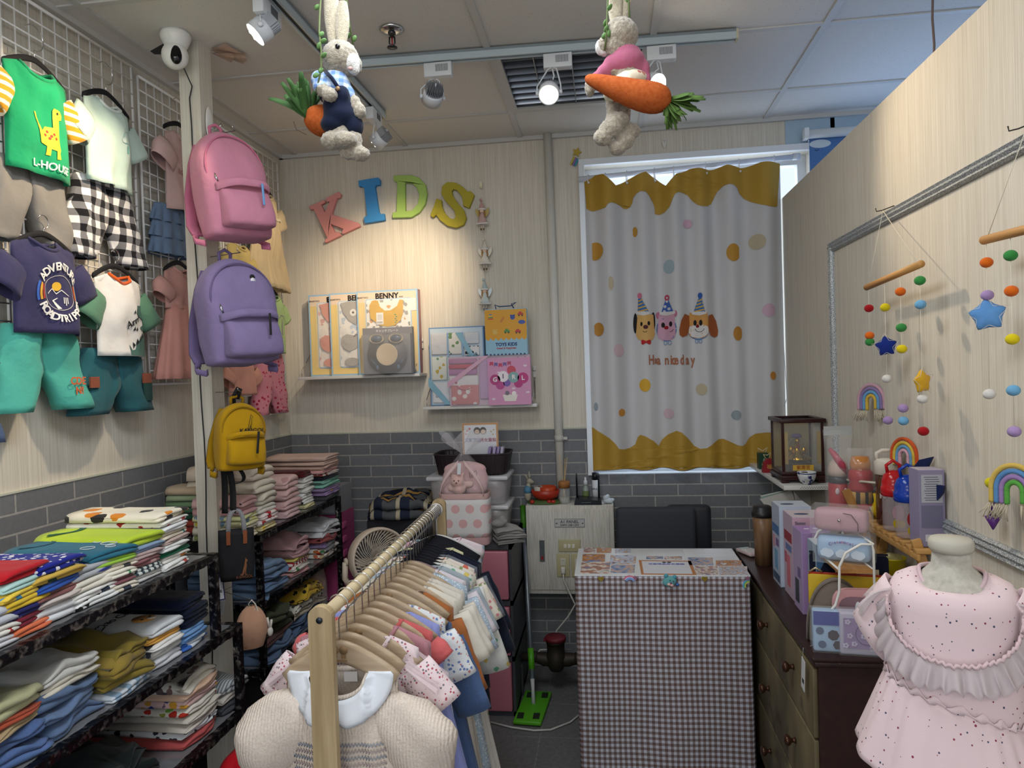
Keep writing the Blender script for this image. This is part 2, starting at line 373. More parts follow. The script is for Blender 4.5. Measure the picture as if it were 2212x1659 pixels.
def make_hanger(label,loc,rz,hw=.15,kind='velvet',group=None,col='17171a',M=None,face=0,hk=.075,tip=0):
    t=thing({'velvet':'velvet_hanger','wood':'wooden_hanger','plastic':'plastic_hanger'}[kind],label,'hanger',loc,rz,group,M=M)
    drop=hw*.42
    pts=[]
    for i in range(17):
        u=-1+i/8; pts.append(Vector((u*hw,0,-drop*abs(u)**1.55+ (0.0 if kind!='wood' else .004*(1-abs(u))))))
    if kind=='wood':
        th=.012; wd=[.013+.016*(1-abs(-1+i/8))**.8 for i in range(17)]
        vs=[];fs=[]
        for i,p in enumerate(pts):
            for a,b in((-1,-1),(1,-1),(1,1),(-1,1)): vs.append(p+Vector((0,a*th/2,b*wd[i]*.5-(wd[i]*.5))))
        for i in range(16):
            for k in range(4): fs.append((i*4+k,i*4+(k+1)%4,i*4+4+(k+1)%4,i*4+4+k))
        fs+= [(0,1,2,3),(64,65,66,67)]
        b=MB().add(vs,fs,0,False).build('arched_bar',wood('cdb591','c2a882',1,0,.5),t)
        bv=b.modifiers.new('b','BEVEL'); bv.width=.004; bv.segments=3; bv.angle_limit=.6
        for f in b.data.polygons: f.use_smooth=True
        if face:
            mk=plain('9a7f5c',.7); q=MB()
            for sx in(-1,1):
                q.lathe([(0,0),(.0085,0),(.0085,.0006)],(sx*.0085,-.0062,-.018),14,0,(0,-1,0)); q.box((sx*.0085,-.0064,-.031),(.012,.0006,.009))
            q.build('printed_emblem',mk,b)
    else:
        c=plain(col,.85 if kind=='velvet' else .35); th=.0045 if kind=='velvet' else .005
        mb=MB(); vs=[];fs=[]
        for i,p in enumerate(pts):
            for k in range(8): a=2*PI*k/8; vs.append(p+Vector((0,CO(a)*(.0035 if kind=='velvet' else .006),S(a)*(.0095 if hw<.16 else .0085))))
        for i in range(16):
            for k in range(8): fs.append((i*8+k,i*8+(k+1)%8,i*8+8+(k+1)%8,i*8+8+k))
        mb.add(vs,fs+[list(range(8)),list(range(128,136))]); mb.build('arched_bar',c,t)
    r=hk*.36; hp=[Vector((0,0,-.005)),Vector((0,0,hk-2*r-.006))]
    for i in range(13):
        a=-PI*.5+i/12*PI*1.35; hp.append(Vector((CO(a)*r,0,hk-r+S(a)*r)))
    MB().tube(hp,.0017,6).build('hook',CHROME if kind!='plastic' or 1 else WHITE,t)
    return t
def shift(mbx,fn):
    mbx.v=[tuple(fn(Vector(v))) for v in mbx.v]; return mbx
def tee(label,M,col,L=.3,sh=.12,neck=.05,nd=.028,prof=None,sl=(.085,.10,.75),slcol=None,colcol=None,dep=.03,seed=1,wr=.006,nf=3,fa=.008,name='tee_shirt',cat='t-shirt',group=None,flare=1,puff=0,hem=0,slabel=None,nu=18,nv=16,slope=.35):
    t=thing(name,label,cat,M=M,group=group)
    prof=prof or [(0,sh),(.18,sh*1.02),(.32,sh*.98),(1,sh*1.04)]
    bd=Body(L,sh,neck,nd,prof,dep,slope,wr,nf,fa,seed,hem=hem)
    bd.mesh(nu,nv).build('body',col,t,solid=.0018)
    if sl:
        for s_ in(-1,1):
            o=sleeve(bd,s_,sl[0],sl[1],sl[2],flare,puff,seed+s_).build('sleeve',slcol or col,t,solid=.0018)
            if slabel: o['label']=slabel
    collar(bd,colcol or col,t)
    return t,bd
def shorts(label,M,col,L=.22,hw=.12,crotch=.45,spread=.03,hemw=1.15,dep=.03,seed=1,wr=.006,name='shorts',cat='shorts',group=None,band=True,nu=14,gather=0):
    """waistband plus two legs as one continuous cloth"""
    t=thing(name,label,cat,M=M,group=group); mb=MB()
    for sd in(-1,1):
        R=[]; n=16; vs=[]; nv=14
        for j in range(nv):
            v=j/(nv-1); z=-L*v; xo=hw*(1+(hemw-1)*v)+spread*v*.5
            xi=0 if v<crotch else spread*((v-crotch)/(1-crotch))
            for k in range(n):
                a=2*PI*k/n; cx=(xo+xi)/2; rx=(xo-xi)/2; c_=CO(a); s_=S(a)
                x=cx+rx*math.copysign(abs(c_)**.75,c_); y=dep*math.copysign(abs(s_)**.8,s_)*(1 if v>.06 else .8)
                if v<crotch and c_<0: y*=1
                y+=wr*3.6*nz(sd*x*10,z*9,s_*2,seed)*min(1,v*4)+wr*2.2*nz(sd*x*24,z*14,s_*3,seed)+gather*S(x*260)*max(0,1-v*5)
                vs.append(Vector((sd*x,y,z)))
        fs=[]
        for j in range(nv-1):
            for k in range(n):
                f=(j*n+k,j*n+(k+1)%n,(j+1)*n+(k+1)%n,(j+1)*n+k); fs.append(f)
        mb.add(vs,fs)
    mb.build('legs',col,t,solid=.0018)
    if band:
        bw=MB(); bw.grid(lambda u,v:Vector((hw*1.0*CO(2*PI*u),dep*.95*S(2*PI*u)+.0012*S(u*180),-.022*v+.002)),60,3,0,True); bw.build('waistband',col,t,solid=.003)
    return t
def decal(bd,parent,pts,col,name='print',z0=0,x0=0,off=.003,th=.0006,rough=.7):
    """printed shape lying on the front of a garment"""
    mb=MB(); step=.012
    tris=tessellate_polygon([[Vector((p[0],p[1],0)) for p in pts]])
    bm=bmesh.new(); vv=[bm.verts.new((p[0]+x0,p[1]+z0,0)) for p in pts]
    for a,b,c in tris:
        try: bm.faces.new((vv[a],vv[b],vv[c]))
        except ValueError: pass
    for _ in range(4):
        es=[e for e in bm.edges if e.calc_length()>step*1.5]
        if not es: break
        bmesh.ops.subdivide_edges(bm,edges=es,cuts=1); bmesh.ops.triangulate(bm,faces=bm.faces[:])
    bm.verts.index_update()
    vs=[bd.on(v.co.x,v.co.y,off) for v in bm.verts]; fs=[[v.index for v in f.verts] for f in bm.faces]
    bm.free(); mb.add(vs,fs)
    return mb.build(name,plain(col,rough) if isinstance(col,str) else col,parent,fix=False)
def tdecal(bd,parent,s,size,x0,z0,col,rot=0,name='lettering',off=.0058,bold=0):
    c_,s_=CO(rot),S(rot)
    return text(s,size,None,plain(col,.7),parent,name,.0003,bold=bold,fn=lambda v:bd.on(x0+v.x*c_-v.y*s_,z0+v.x*s_+v.y*c_,off-v.z))
def circ(cx,cy,r,n=18,ry=None,a0=0,a1=2*PI): return [(cx+r*CO(a0+(a1-a0)*i/n),cy+(ry or r)*S(a0+(a1-a0)*i/n)) for i in range(n)]
def arcband(cx,cy,r0,r1,a0,a1,n=14): return [(cx+r0*CO(a0+(a1-a0)*i/n),cy+r0*S(a0+(a1-a0)*i/n)) for i in range(n+1)]+[(cx+r1*CO(a1-(a1-a0)*i/n),cy+r1*S(a1-(a1-a0)*i/n)) for i in range(n+1)]
def star(cx,cy,r,r2=.5,n=5,a=PI/2): return [(cx+(r if i%2==0 else r*r2)*CO(a+PI*i/n),cy+(r if i%2==0 else r*r2)*S(a+PI*i/n)) for i in range(2*n)]
def dot_cluster(bd,parent,pts,r,col,name='dots'):
    for x,z in pts: decal(bd,parent,circ(x,z,r,9),col,name)
# ------------------------------------------------------------------ folded garments
def folded_mesh(wd,dp,t,seed,layers=2,mess=0,und=.003,lvl=0,rag=1):
    """local: +x faces the aisle, y across the pile, z up from the garment's underside"""
    r=t/(2*layers); ny=13; vs=[]; prof=None
    def field(x,y): return und*lvl*.8*nz(x*7,y*9,0,seed//50)
    for j in range(ny):
        y=-wd/2+wd*j/(ny-1); e=abs(2*j/(ny-1)-1); ez=1-.42*e**5; ex=1-.05*e**4; P_=[]
        for i in range(9): P_.append((-dp/2+(dp-r*2)*i/8,t))
        for l in range(layers):
            zc=t-r*(2*l+1); jl=rag*.012*nz(y*5,l*3.1,0,seed)+rag*.006*nz(y*17,l*5.1,2,seed); cx=dp/2-r+jl
            for k in range(5): a=PI/2-PI*k/4; P_.append((cx+r*1.15*CO(a),zc+r*S(a)))
            if l<layers-1: P_.append((dp/2-3.2*r+jl,zc-r))
        for i in range(5): P_.append((dp/2-r*2-(dp-r*2)*i/4,0))
        for x,z in P_:
            x=x*ex; zz=z*ez+t*.5*(1-ez)*0
            m_=mess*(nz(x*11,y*13,0,seed)+.7*nz(x*27,y*24,4,seed))*(z/t) if mess else 0
            vs.append(Vector((x+ (mess*1.2*nz(x*8,y*9,5,seed) if mess else 0),y+ (.006*nz(x*9,0,z*60,seed)*e)*rag,zz+field(x,y)+.0012*nz(x*30,y*30,1,seed)*(z/t)+m_)))
    n=len(P_); fs=[]
    for j in range(ny-1):
        for i in range(n): fs.append((j*n+i,j*n+(i+1)%n,(j+1)*n+(i+1)%n,(j+1)*n+i))
    fs.append(list(range(n))); fs.append([(ny-1)*n+i for i in range(n)][::-1])
    return MB().add(vs,fs)
ORD=['lowest']+[k+' up' for k in 'second third fourth fifth sixth seventh eighth ninth tenth eleventh'.split()]
FOLD=[]
def pile(where,x,y,z,items,wd=.13,dp=.3,group=None,rz=0,seed=1,jit=.006,und=.003):
    """items bottom to top: (material, words, thickness[, mess[, dp scale[, layers[, kind]]]])"""
    zz=z; rnd=random.Random(seed); N=len(items); out=[]
    for i,it in enumerate(items):
        mt,words,t=it[:3]; mess=it[3] if len(it)>3 else 0; ds=it[4] if len(it)>4 else 1; ly=it[5] if len(it)>5 else 2; kd=it[6] if len(it)>6 else 'garment'
        mbx=folded_mesh(wd*(1+rnd.uniform(-.06,.06)),dp*ds,t,seed*50+i,ly,mess,und,i/ max(1,N-1) if N>1 else 0)
        place='topmost' if i==N-1 and N>1 else ORD[i] if N>1 else 'alone'
        lb='%s folded %s, %s in pile %s'%(words,kd,place,where) if N>1 else '%s folded %s %s'%(words,kd,where)
        o=mbx.build('folded_'+kd.replace(' ','_').replace('-','_'),mt,None,(x-dp*(1-ds)*.2*0+rnd.uniform(-jit,jit)*.7+dp*(1-ds)/2,y+rnd.uniform(-jit,jit),zz),fix=True)
        o.rotation_euler=(0,0,rz+rnd.uniform(-.05,.05))
        tag(o,lb[:1].upper()+lb[1:] if 0 else lb,'folded clothes',group); out.append(o); zz+=t+.0006
    return out
def blobmesh(name,els,mat_,parent,vox=.004,fur=0,smooth=6,loc=None):
    mb=MB()
    for e in els:
        c,r=e[0],e[1]; rot=e[2] if len(e)>2 else None; mb.ell(c,r,0,20,14,rot)
    o=mb.build(name,mat_,parent)
    m_=o.modifiers.new('r','REMESH'); m_.mode='VOXEL'; m_.voxel_size=vox; m_.use_smooth_shade=True
    s_=o.modifiers.new('s','SMOOTH'); s_.iterations=smooth; s_.factor=.6
    if fur:
        tx=D.textures.get('fur_clouds') or D.textures.new('fur_clouds','CLOUDS'); tx.noise_scale=.006; tx.noise_depth=3
        d_=o.modifiers.new('d','DISPLACE'); d_.texture=tx; d_.strength=fur; d_.mid_level=.45; d_.texture_coords='LOCAL'
    return o
def pix(v):
    d=Vector(v)-Vector((0,0,CZ)); zz=d.dot(_F); return (1106+FPX*d.dot(CR)/zz,829.5-FPX*d.dot(CU)/zz)
def ypx(px,x,z):
    """distance into the room, along a shelf edge, of a spot the photo shows"""
    a,b=.6,3.6
    for _ in range(40):
        c=(a+b)/2
        if pix((x,c,z))[0]<px: a=c
        else: b=c
    return c
# ------------------------------------------------------------------ steel racks on the left
def iron():
    t=NT('hammered_iron',.32,.85,.5); n=t.noise(55,4); n2=t.noise(14,2)
    t.col(t.mix(t.ramp(n,.52,.72),lin('26252a'),lin('a5a19b'))); t.bump(t.math('ADD',n,n2),.9,.006); return t.m
IRON=iron()
def smoked():
    t=NT('grey_glass_shelf',.12,0,.8); t.col(lin('77787a')); return t.m
SMOKE=smoked()
def rack(name,label,x0,x1,y0,y1,zs,zb,group=None,zt=None):
    t=thing(name,label,'shelf rack',((x0+x1)/2,(y0+y1)/2,zb),0,group); o=Vector(t.location)
    for (x,y) in((x0,y0),(x1,y0),(x0,y1),(x1,y1)):
        MB().bb(Vector((x-.011,y-.011,zb))-o,Vector((x+.011,y+.011,(zt or max(zs))-.004))-o).build('leg',IRON,t)
    for z in zs:
        mb=MB()
        for a,b in(((x0,y0),(x1,y0)),((x1,y0),(x1,y1)),((x1,y1),(x0,y1)),((x0,y1),(x0,y0))):
            A=Vector((a[0],a[1],z-.011))-o;B=Vector((b[0],b[1],z-.011))-o
            d=(B-A); n=max(8,int(d.length/.012)); vs=[];fs=[]; up=Vector((0,0,1)); sd=d.normalized().cross(up)
            A=A-d.normalized()*.011; d=d+d.normalized()*.022
            for i in range(n+1):
                p=A+d*i/n; q=.0022*nz(p.x*60,p.y*60,z*40,3)
                for u,v in((-1,-1),(1,-1),(1,1),(-1,1)): vs.append(p+sd*u*(.011+q)+up*v*(.0115+q))
            for i in range(n):
                for k in range(4): fs.append((i*4+k,i*4+(k+1)%4,i*4+4+(k+1)%4,i*4+4+k))
            fs+=[(0,1,2,3),(n*4,n*4+1,n*4+2,n*4+3)]; mb.add(vs,fs,0,False)
        mb.build('shelf_rim',IRON,t)
        MB().bb(Vector((x0+.01,y0+.01,z-.007))-o,Vector((x1-.009,y1-.01,z-.001))-o).build('shelf_panel',SMOKE,t)
    return t

rack('iron_shelf_rack','long hammered iron rack of three shelves along the left wall',-1.66,-1.15,.55,2.04,[.787,.52,.25],0,None)
rack('iron_shelf_tier','hammered iron tier with glass top carrying the front row of folded shirts',-1.66,-1.15,.55,1.92,[1.034],.789)
rack('iron_shelf_rack','hammered iron rack of folded clothes in the left rear corner behind the pillar',-1.66,-1.30,2.48,3.27,[.96,.70,.45,.2],0)
# pattern short-hands
pl=cloth
def pr(a,b,c=None,s=1): return cloth(a,b,'print',s,c or b)
def st(a,b,s=1,c=None,k='stripe'): return cloth(a,b,k,s,c)
def dt(a,b,s=1,c=None): return cloth(a,b,'dots',s,c)
G1='folded shirts on the top shelf of the front rack'
xf=-1.312; Z1=1.035
def Y(px,x=-1.17,z=1.034): return ypx(px,x,z)
pile('left edge, top shelf',xf,Y(12)-.02,Z1,[(pl('d9d9de'),'pale grey',.02),(pr('e4e0d6','4b5d8c','a83232'),'cream printed',.02),(pl('c9ccd6'),'light grey marl',.034)],.12,.28,G1,seed=2)
pile('under the red shirt',xf,Y(62),Z1,[(pr('e0764e','f0d9b8','c23b2e'),'coral printed',.018),(pr('7d2436','e7c63d','f2efe6'),'maroon cartoon print',.02),(pr('2b2d6e','e8e6ee','a03050'),'navy slogan',.02),(pl('e5c23a'),'plain yellow',.018),(pr('e9c84a','4d97c9','1d1d25'),'yellow and blue print',.018),(pl('b9dfd8'),'pale mint',.017),(pl('c3202a'),'bright red picture',.024)],.135,.28,G1,seed=3,rz=.12)
a=pile('under the blue spotted shirt',xf,Y(140),Z1,[(pl('eceef0'),'thick white',.034),(pl('d9cdc6'),'dusty beige',.017),(pl('8f5f5c'),'mauve brown',.018),(pr('2d55a8','f0f0f0','e6c54a',.7),'royal blue printed',.016),(pr('d0ac4c','2f4b3b',s=.7),'gold and green lettered',.02),(dt('1f2a8c','e6e4ea',1.5),'white with big blue spots',.022)],.14,.28,G1,seed=4)
pile('under the grey baseball shirt',xf,Y(215),Z1,[(pr('eef0ee','3d5aa0','222222',1.2),'white printed',.018),(pr('f0efeb','3c6fb3','303a4a'),'white and blue print',.018),(pl('ece6d6'),'cream',.024),(st('b2b5ba','2b3c8e',.55,k='stripex'),'grey baseball with navy piping',.028)],.15,.28,G1,seed=5)
pile('under the teal shirt',xf,Y(268),Z1,[(pr('ece4d2','3b4352'),'cream with grey print',.02),(pl('8d5a62'),'dusty plum',.016),(pr('efeadb','b33f3a','3c8b57'),'cream patterned',.018),(pr('f1e6d4','d3453c','4b4b4b'),'ivory printed',.017),(pl('a4d04a'),'apple green',.014),(pl('2f6f86'),'teal face print',.022)],.135,.28,G1,seed=6,rz=-.12)
pile('under the lime shirt',xf,Y(328),Z1,[(pl('e9e8e4'),'off white',.018),(st('d5dad5','3c4a50',1.2),'white and charcoal striped',.018),(pr('9f6b6f','c8a09c'),'dusty rose printed',.022),(pl('c0a8a4'),'taupe pink',.014),(pl('8fa7c9'),'cornflower blue',.015),(pl('c3dc3c'),'bright lime green',.03)],.135,.28,G1,seed=7,rz=-.06)
pile('under the tiger print shirt',xf,Y(385),Z1,[(pr('eeeeea','3f5a52','c04b3a'),'white small print',.018),(pr('f2efe6','444b55','d98c3a'),'ivory printed',.018),(pl('1f6a4b'),'forest green',.013),(pl('eef0ec'),'plain white',.016),(pl('c9b3aa'),'pale taupe',.014),(pr('e4d9c4','a67b3a','2e7f83'),'multicoloured print',.018),(pl('eef0f0'),'clean white',.017),(pr('f3efe6','a83232'),'white with red script',.016),(pr('f1e8d2','e08b2c','35322f',.6),'cream and orange tiger print',.022)],.13,.28,G1,seed=8,rz=.05)
# second shelf, front rack
G2='folded trousers and shirts on the second shelf of the front rack'
xf=-1.355; Z2=.788
def Yb(px): return ypx(px,-1.17,.787)
pile('second shelf front corner',xf,Yb(68)-.03,Z2,[(cloth('4368a3','2d4f86','denim'),'blue denim',.036,.02),(cloth('365b96','27467a','denim'),'dark blue denim',.03,.02),(pl('b39d78'),'tan',.017,.01),(pl('b5553b'),'rust orange',.014,.01),(pl('c5c59b'),'pale olive',.032,.02)],.17,.36,G2,seed=12)
pile('under the white elastic trousers',xf,Yb(172),Z2,[(cloth('4f6b92','3f5a82','denim'),'faded denim',.034,.022),(cloth('5a769c','48648c','denim'),'washed blue denim',.03,.022),(cloth('4a688f','3e587d','denim'),'gathered blue denim',.028,.03),(pl('dfd9c8'),'ivory',.02,.012),(pl('e4e3dc'),'white elastic waist',.028,.026)],.17,.36,G2,seed=13)
pile('under the mustard trousers',xf,Yb(283),Z2,[(st('cfd8e0','8aa4bc',.7),'pale blue striped',.024,.012),(pl('8e7c36'),'mustard brown',.032,.022),(pl('96803a'),'mustard',.028,.026),(pl('8a7830'),'deep mustard gathered',.026,.03)],.16,.38,G2,seed=14)
pile('under the bear face shirt',xf,Yb(375),Z2,[(pr('e4e6ea','7d8690'),'white sketch print',.026),(pr('ecebe5','5d6670'),'white doodle print',.026),(pr('eeece8','4a4a4a'),'white line print',.016),(pl('e0a64e'),'amber',.016),(pl('e9ecee'),'white bear face',.028)],.12,.36,G2,seed=15)
pile('under the navy shirts',xf,Yb(432),Z2,[(pr('dfe6ee','3c6dc0',s=.7),'white and blue flower print',.022),(pl('6f9bd0'),'sky blue',.018),(pl('78a4d6'),'light blue',.018),(pl('161d33'),'dark navy',.028),(pl('131a30'),'navy blue',.026),(pl('151c34'),'plain navy',.028)],.12,.36,G2,seed=16)
# third shelf
G3='folded clothes on the third shelf of the front rack'
def Yc(px): return ypx(px,-1.17,.52)
pile('third shelf, left',-1.37,Yc(330)-.10,.522,[(cloth('e6e6e4','33363c','check',.7,'8b8d92'),'black and white checked',.03,.03),(pl('18211f'),'black green',.045,.045),(pl('17201f'),'very dark green',.04,.045)],.26,.38,G3,seed=21)
pile('under the floral trousers',-1.35,Yc(445),.522,[(pl('c45a58'),'salmon red',.026,.01),(pr('dfe3e4','33363c',s=1.3),'white lettered',.02,.01),(pl('d8cfc2'),'stone beige',.02,.01),(pl('d9d2c4'),'oatmeal',.018,.01),(pr('e2ddd0','7ab648','c0392b'),'green trimmed printed',.022,.014),(pr('e6c3bd','2d3f8a','d9a23c'),'pink printed',.022,.012),(pl('edc6a8'),'peach',.018,.01),(cloth('e6e0d0','5a5356','print',1.1,'8a6a66'),'cream little bird print',.03,.016)],.17,.36,G3,seed=22)
pile('third shelf far end',-1.33,Yc(512),.522,[(pl('4b4d52'),'charcoal',.03,.01),(pl('cfc9bd'),'sand',.025,.01),(st('b6babb','70767a',3,k='stripex'),'grey fine striped',.03,.02)],.12,.32,G3,seed=23)
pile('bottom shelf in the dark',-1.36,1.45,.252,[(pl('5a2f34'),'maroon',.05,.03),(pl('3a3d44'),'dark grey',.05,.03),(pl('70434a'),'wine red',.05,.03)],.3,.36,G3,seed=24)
# rear rack
G4='folded clothes on the top shelf of the rear rack'
def Yr(px,x=-1.32,z=.96): return ypx(px,x,z)
xr=-1.475; Z4=.961
pile('beside the pillar',-1.40,Yr(525)+.03,Z4,[(pr('e9e0c0','d6c04a','8a9a5a'),'cream and yellow knitted',.022),(pl('e3dcc6'),'cream boucle',.026),(pr('d9d7a8','6f8ba6','d8c840'),'yellow and blue print',.022),(pr('d8d8a0','7d95a8'),'pale yellow print',.018),(pl('d7a6a8'),'rose pink',.03),(pl('dcb0b0'),'soft pink',.03)],.12,.2,G4,seed=31)
pile('under the thick cream blanket',-1.45,Yr(575),Z4,[(pr('e8d9a4','c43a34','e2c23c'),'yellow and red floral',.022),(pr('ece3dc','b03a40'),'ivory and red print',.02),(pr('efe0da','b4222c',s=.6),'red and white print',.024),(pl('e9e3d6'),'off white knit',.03),(pl('e2d8c4'),'cream fleece',.048),(pl('e6dcc8'),'ivory fleece',.048),(pl('ead9c4'),'thick cream',.05)],.135,.30,G4,seed=32)
pile('under the pink lined blanket',-1.46,Yr(632),Z4,[(pl('dcb9b9'),'dusty pink',.034),(pl('d9b2b0'),'rosy pink',.04),(pl('dfb8b3'),'blush pink',.045),(cloth('e2bcb6','c89a98','print',.8),'pale pink feather print',.05)],.13,.30,G4,seed=33)
pile('under the maroon trimmed shirt',-1.46,Yr(674)-.01,Z4,[(pl('e7e0a8'),'pale yellow',.02),(dt('e9e8e2','22252b',.8),'white spotted',.024),(dt('ecebe6','2b2b2f',.9),'white panda dot',.024),(pl('e7e5de'),'warm white',.022),(pr('e8e4da','a09a7a'),'white sprig print',.022),(pl('e9e6e0'),'soft white',.024),(pl('5d1a20'),'maroon',.024)],.10,.28,G4,seed=34)
pile('under the beige shirts',-1.46,Yr(722)-.03,Z4,[(pl('4b4b50'),'charcoal grey',.022),(pr('a58bb8','e0a83c','7f6a96',.6),'lilac with yellow print',.02),(pl('9c86ac'),'lilac',.016),(pl('8cc6b2'),'sea green',.018),(pl('93ccb9'),'mint green',.018),(pl('1d1e2c'),'black navy',.016),(pr('e9d8cf','8c4a44'),'pink spotted',.014),(pl('d9a6a0'),'salmon pink',.016),(pl('d6b2a2'),'beige pink',.02),(pl('d9b8a8'),'nude beige',.02),(pl('dcbcac'),'pale beige',.022)],.19,.30,G4,seed=35)
sm=cloth('8f2f30','e2b340','stripex',1.9,'20504a')
pile('at the back of the rear rack',-1.585,2.83,Z4+.001,[(pl('c9b8a8'),'oatmeal',.05),(pl('b5a79a'),'stone',.05),(pl('d8c7b8'),'pale sand',.05),(pl('b9a493'),'fawn',.05),(sm,'rainbow striped',.034),(sm,'multicoloured striped',.034)],.22,.13,G4,seed=36,jit=0)
G5='folded bottoms on the second shelf of the rear rack'
Z5=.701
pile('second rear shelf, near end',-1.46,Yr(590,-1.32,.7)-.02,Z5,[(cloth('5e7a9c','52708f','denim'),'light chambray',.03,.03),(cloth('527095','486488','denim'),'chambray blue',.032,.03),(cloth('5a7697','4f6c8d','denim'),'pale denim',.03,.03),(cloth('647f9f','5a7594','denim'),'frilled chambray',.036,.04)],.16,.33,G5,seed=41)
pile('under the candy striped leggings',-1.46,Yr(650,-1.32,.7)+.01,Z5,[(pl('dba5a5'),'rose',.022,.01),(pr('e9e0d6','b8323a','4b8a4b'),'cream floral',.02,.01),(st('e9dcd8','b32a3a',1.2),'red and white striped',.02,.012),(pl('e6d874'),'pale yellow',.016,.01),(pl('c49a9b'),'mauve ruffled',.034,.045),(pl('c79c9e'),'dusky pink ruffled',.03,.045)],.14,.30,G5,seed=42)
pile('under the white shorts',-1.46,Yr(712,-1.32,.7)+.01,Z5,[(pr('ece6de','c7472c','c9b08a'),'white strawberry print',.024,.012),(pr('ebe4da','cf5a2c','4a7a4a'),'ivory berry print',.022,.012),(pl('9a86b0'),'muted lilac',.024,.02),(pl('a85a5a'),'brick rose',.026,.03),(pl('e4e4e6'),'white linen',.026,.035),(pl('e2e3e5'),'crumpled white',.026,.04)],.19,.30,G5,seed=43)
pile('at the far end, second rear shelf',-1.45,3.19,Z5,[(pl('3a3a3e'),'black',.03,.02),(pl('8a8a8e'),'grey',.035,.03),(pl('7b7c80'),'slate grey',.03,.03)],.11,.28,G5,seed=44)
G6='folded bottoms on the third shelf of the rear rack'
Z6=.451
pile('third rear shelf, near end',-1.45,2.62,Z6,[(cloth('466387','385172','denim'),'blue denim',.034,.03),(cloth('4d6a8d','3e597b','denim'),'stonewashed denim',.034,.03),(pl('5f4340'),'chestnut brown',.026,.012),(pl('3f4330'),'rolled olive',.05,.03),(pl('444934'),'olive green',.04,.035)],.22,.30,G6,seed=51)
pile('third rear shelf, far end',-1.46,2.95,Z6,[(cloth('526f93','446088','denim'),'pale blue denim',.034,.03),(cloth('4d688d','405b7e','denim'),'worn blue denim',.034,.03),(pl('cfc3b0'),'sand beige',.03,.02),(dt('e4e0d0','55585c',1.3),'cream pin dot',.034,.03),(dt('c9a63a','26241f',1.0),'mustard polka dot',.036,.04)],.28,.30,G6,seed=52)
# far left pile behind the pillar on a wall ledge of the front rack

pile('left of the pillar',-1.60,2.555,.961,[(pl('a3433a'),'brick red',.028),(pl('a8483e'),'terracotta',.026),(pl('27503c'),'bottle green',.024),(pl('4a7358'),'moss green',.022),(pl('7b9a74'),'sage green',.022),(pl('a3b38e'),'pale green',.022),(pl('d2bb9d'),'peach green ombre',.03)],.13,.16,G4,seed=61)
t=thing('clear_bag','clear plastic bag of peach clothes on the third rear shelf','bag',(-1.43,3.175,.4515))
blobmesh('clothes',[((0,0,.05),(.08,.05,.05)),((.02,0,.11),(.07,.05,.05)),((-.03,0,.13),(.05,.045,.04))],pl('c98f7c'),t,.006)
MB().grid(lambda u,v:(lambda A:Vector(((.095+.006*nz(A*2,v*6))*CO(A)*(1-.5*max(0,v-.6)),(.062+.006*nz(A*3,v*5))*S(A)*(1-.5*max(0,v-.6)),.003+.2*v)))(2*PI*u),40,10,0,True).build('plastic',glassy('e9dad4',.35,.2),t)
def top_text(nm,s,size,dx,dy,col,off=.001):
    for o in D.objects:
        if o.get('label','').startswith(nm):
            zt=max(v.co.z for v in o.data.vertices)
            ray=lambda v:Vector((dx-v.y,dy+v.x,v.z+max([w_.co.z for w_ in o.data.vertices if abs(w_.co.x-(dx-v.y))<.03 and abs(w_.co.y-(dy+v.x))<.014] or [zt])+off))
            text(s,size,None,plain(col,.7),o,'lettering',.0004,fn=ray); return o
o=top_text('white bear face','Ciao Ciao',.036,.02,-.005,'2a2a30')
for r_,c_,a,b in((.030,'c98f48',.10,.0),(.011,'e6dccb',.118,.006),(.004,'1f1a18',.108,.014),(.004,'1f1a18',.104,-.012)):
    q=MB().lathe([(0,0),(r_,0),(r_,.0008),(0,.0010)],(a,b,.0292+(.03-r_)*.05),16).build('bear_print',plain(c_,.7),o)


def on_top(nm,mbf,col,part):
    for o in D.objects:
        if o.get('label','').startswith(nm):
            vz=[v.co for v in o.data.vertices]
            h=lambda x,y:max([c.z for c in vz if abs(c.x-x)<.026 and abs(c.y-y)<.014] or [max(c.z for c in vz)])+.0012
            q=mbf(h).build(part,pl(col) if part!='face_print' else plain(col,.7),o); return o
def neck(cx,r,w_):
    return lambda h:MB().grid(lambda u,v:(lambda x,y:Vector((x,y,h(x,y))))(cx+(r+w_*v)*CO(-1.35+2.7*u),(r+w_*v)*.95*S(-1.35+2.7*u)),20,3)
on_top('bright lime green',neck(-.12,.045,.016),'17603a','neck_band'); on_top('teal face print',neck(-.12,.042,.010),'255a6e','neck_band'); on_top('grey baseball' ,neck(-.12,.045,.018),'d5d6d8','neck_band')
def rings(h):
    mb=MB()
    for a,b,r in((.085,.03,.020),(.075,-.022,.017),(.115,.005,.012),(.04,.04,.010)): mb.tube([(a+r*CO(t_),b+r*.8*S(t_),h(a+r*CO(t_),b+r*.8*S(t_))) for t_ in [2*PI*i/16 for i in range(16)]],.0012,4,closed=True)
    return mb
on_top('teal face print',rings,'d5dcdc','face_print')
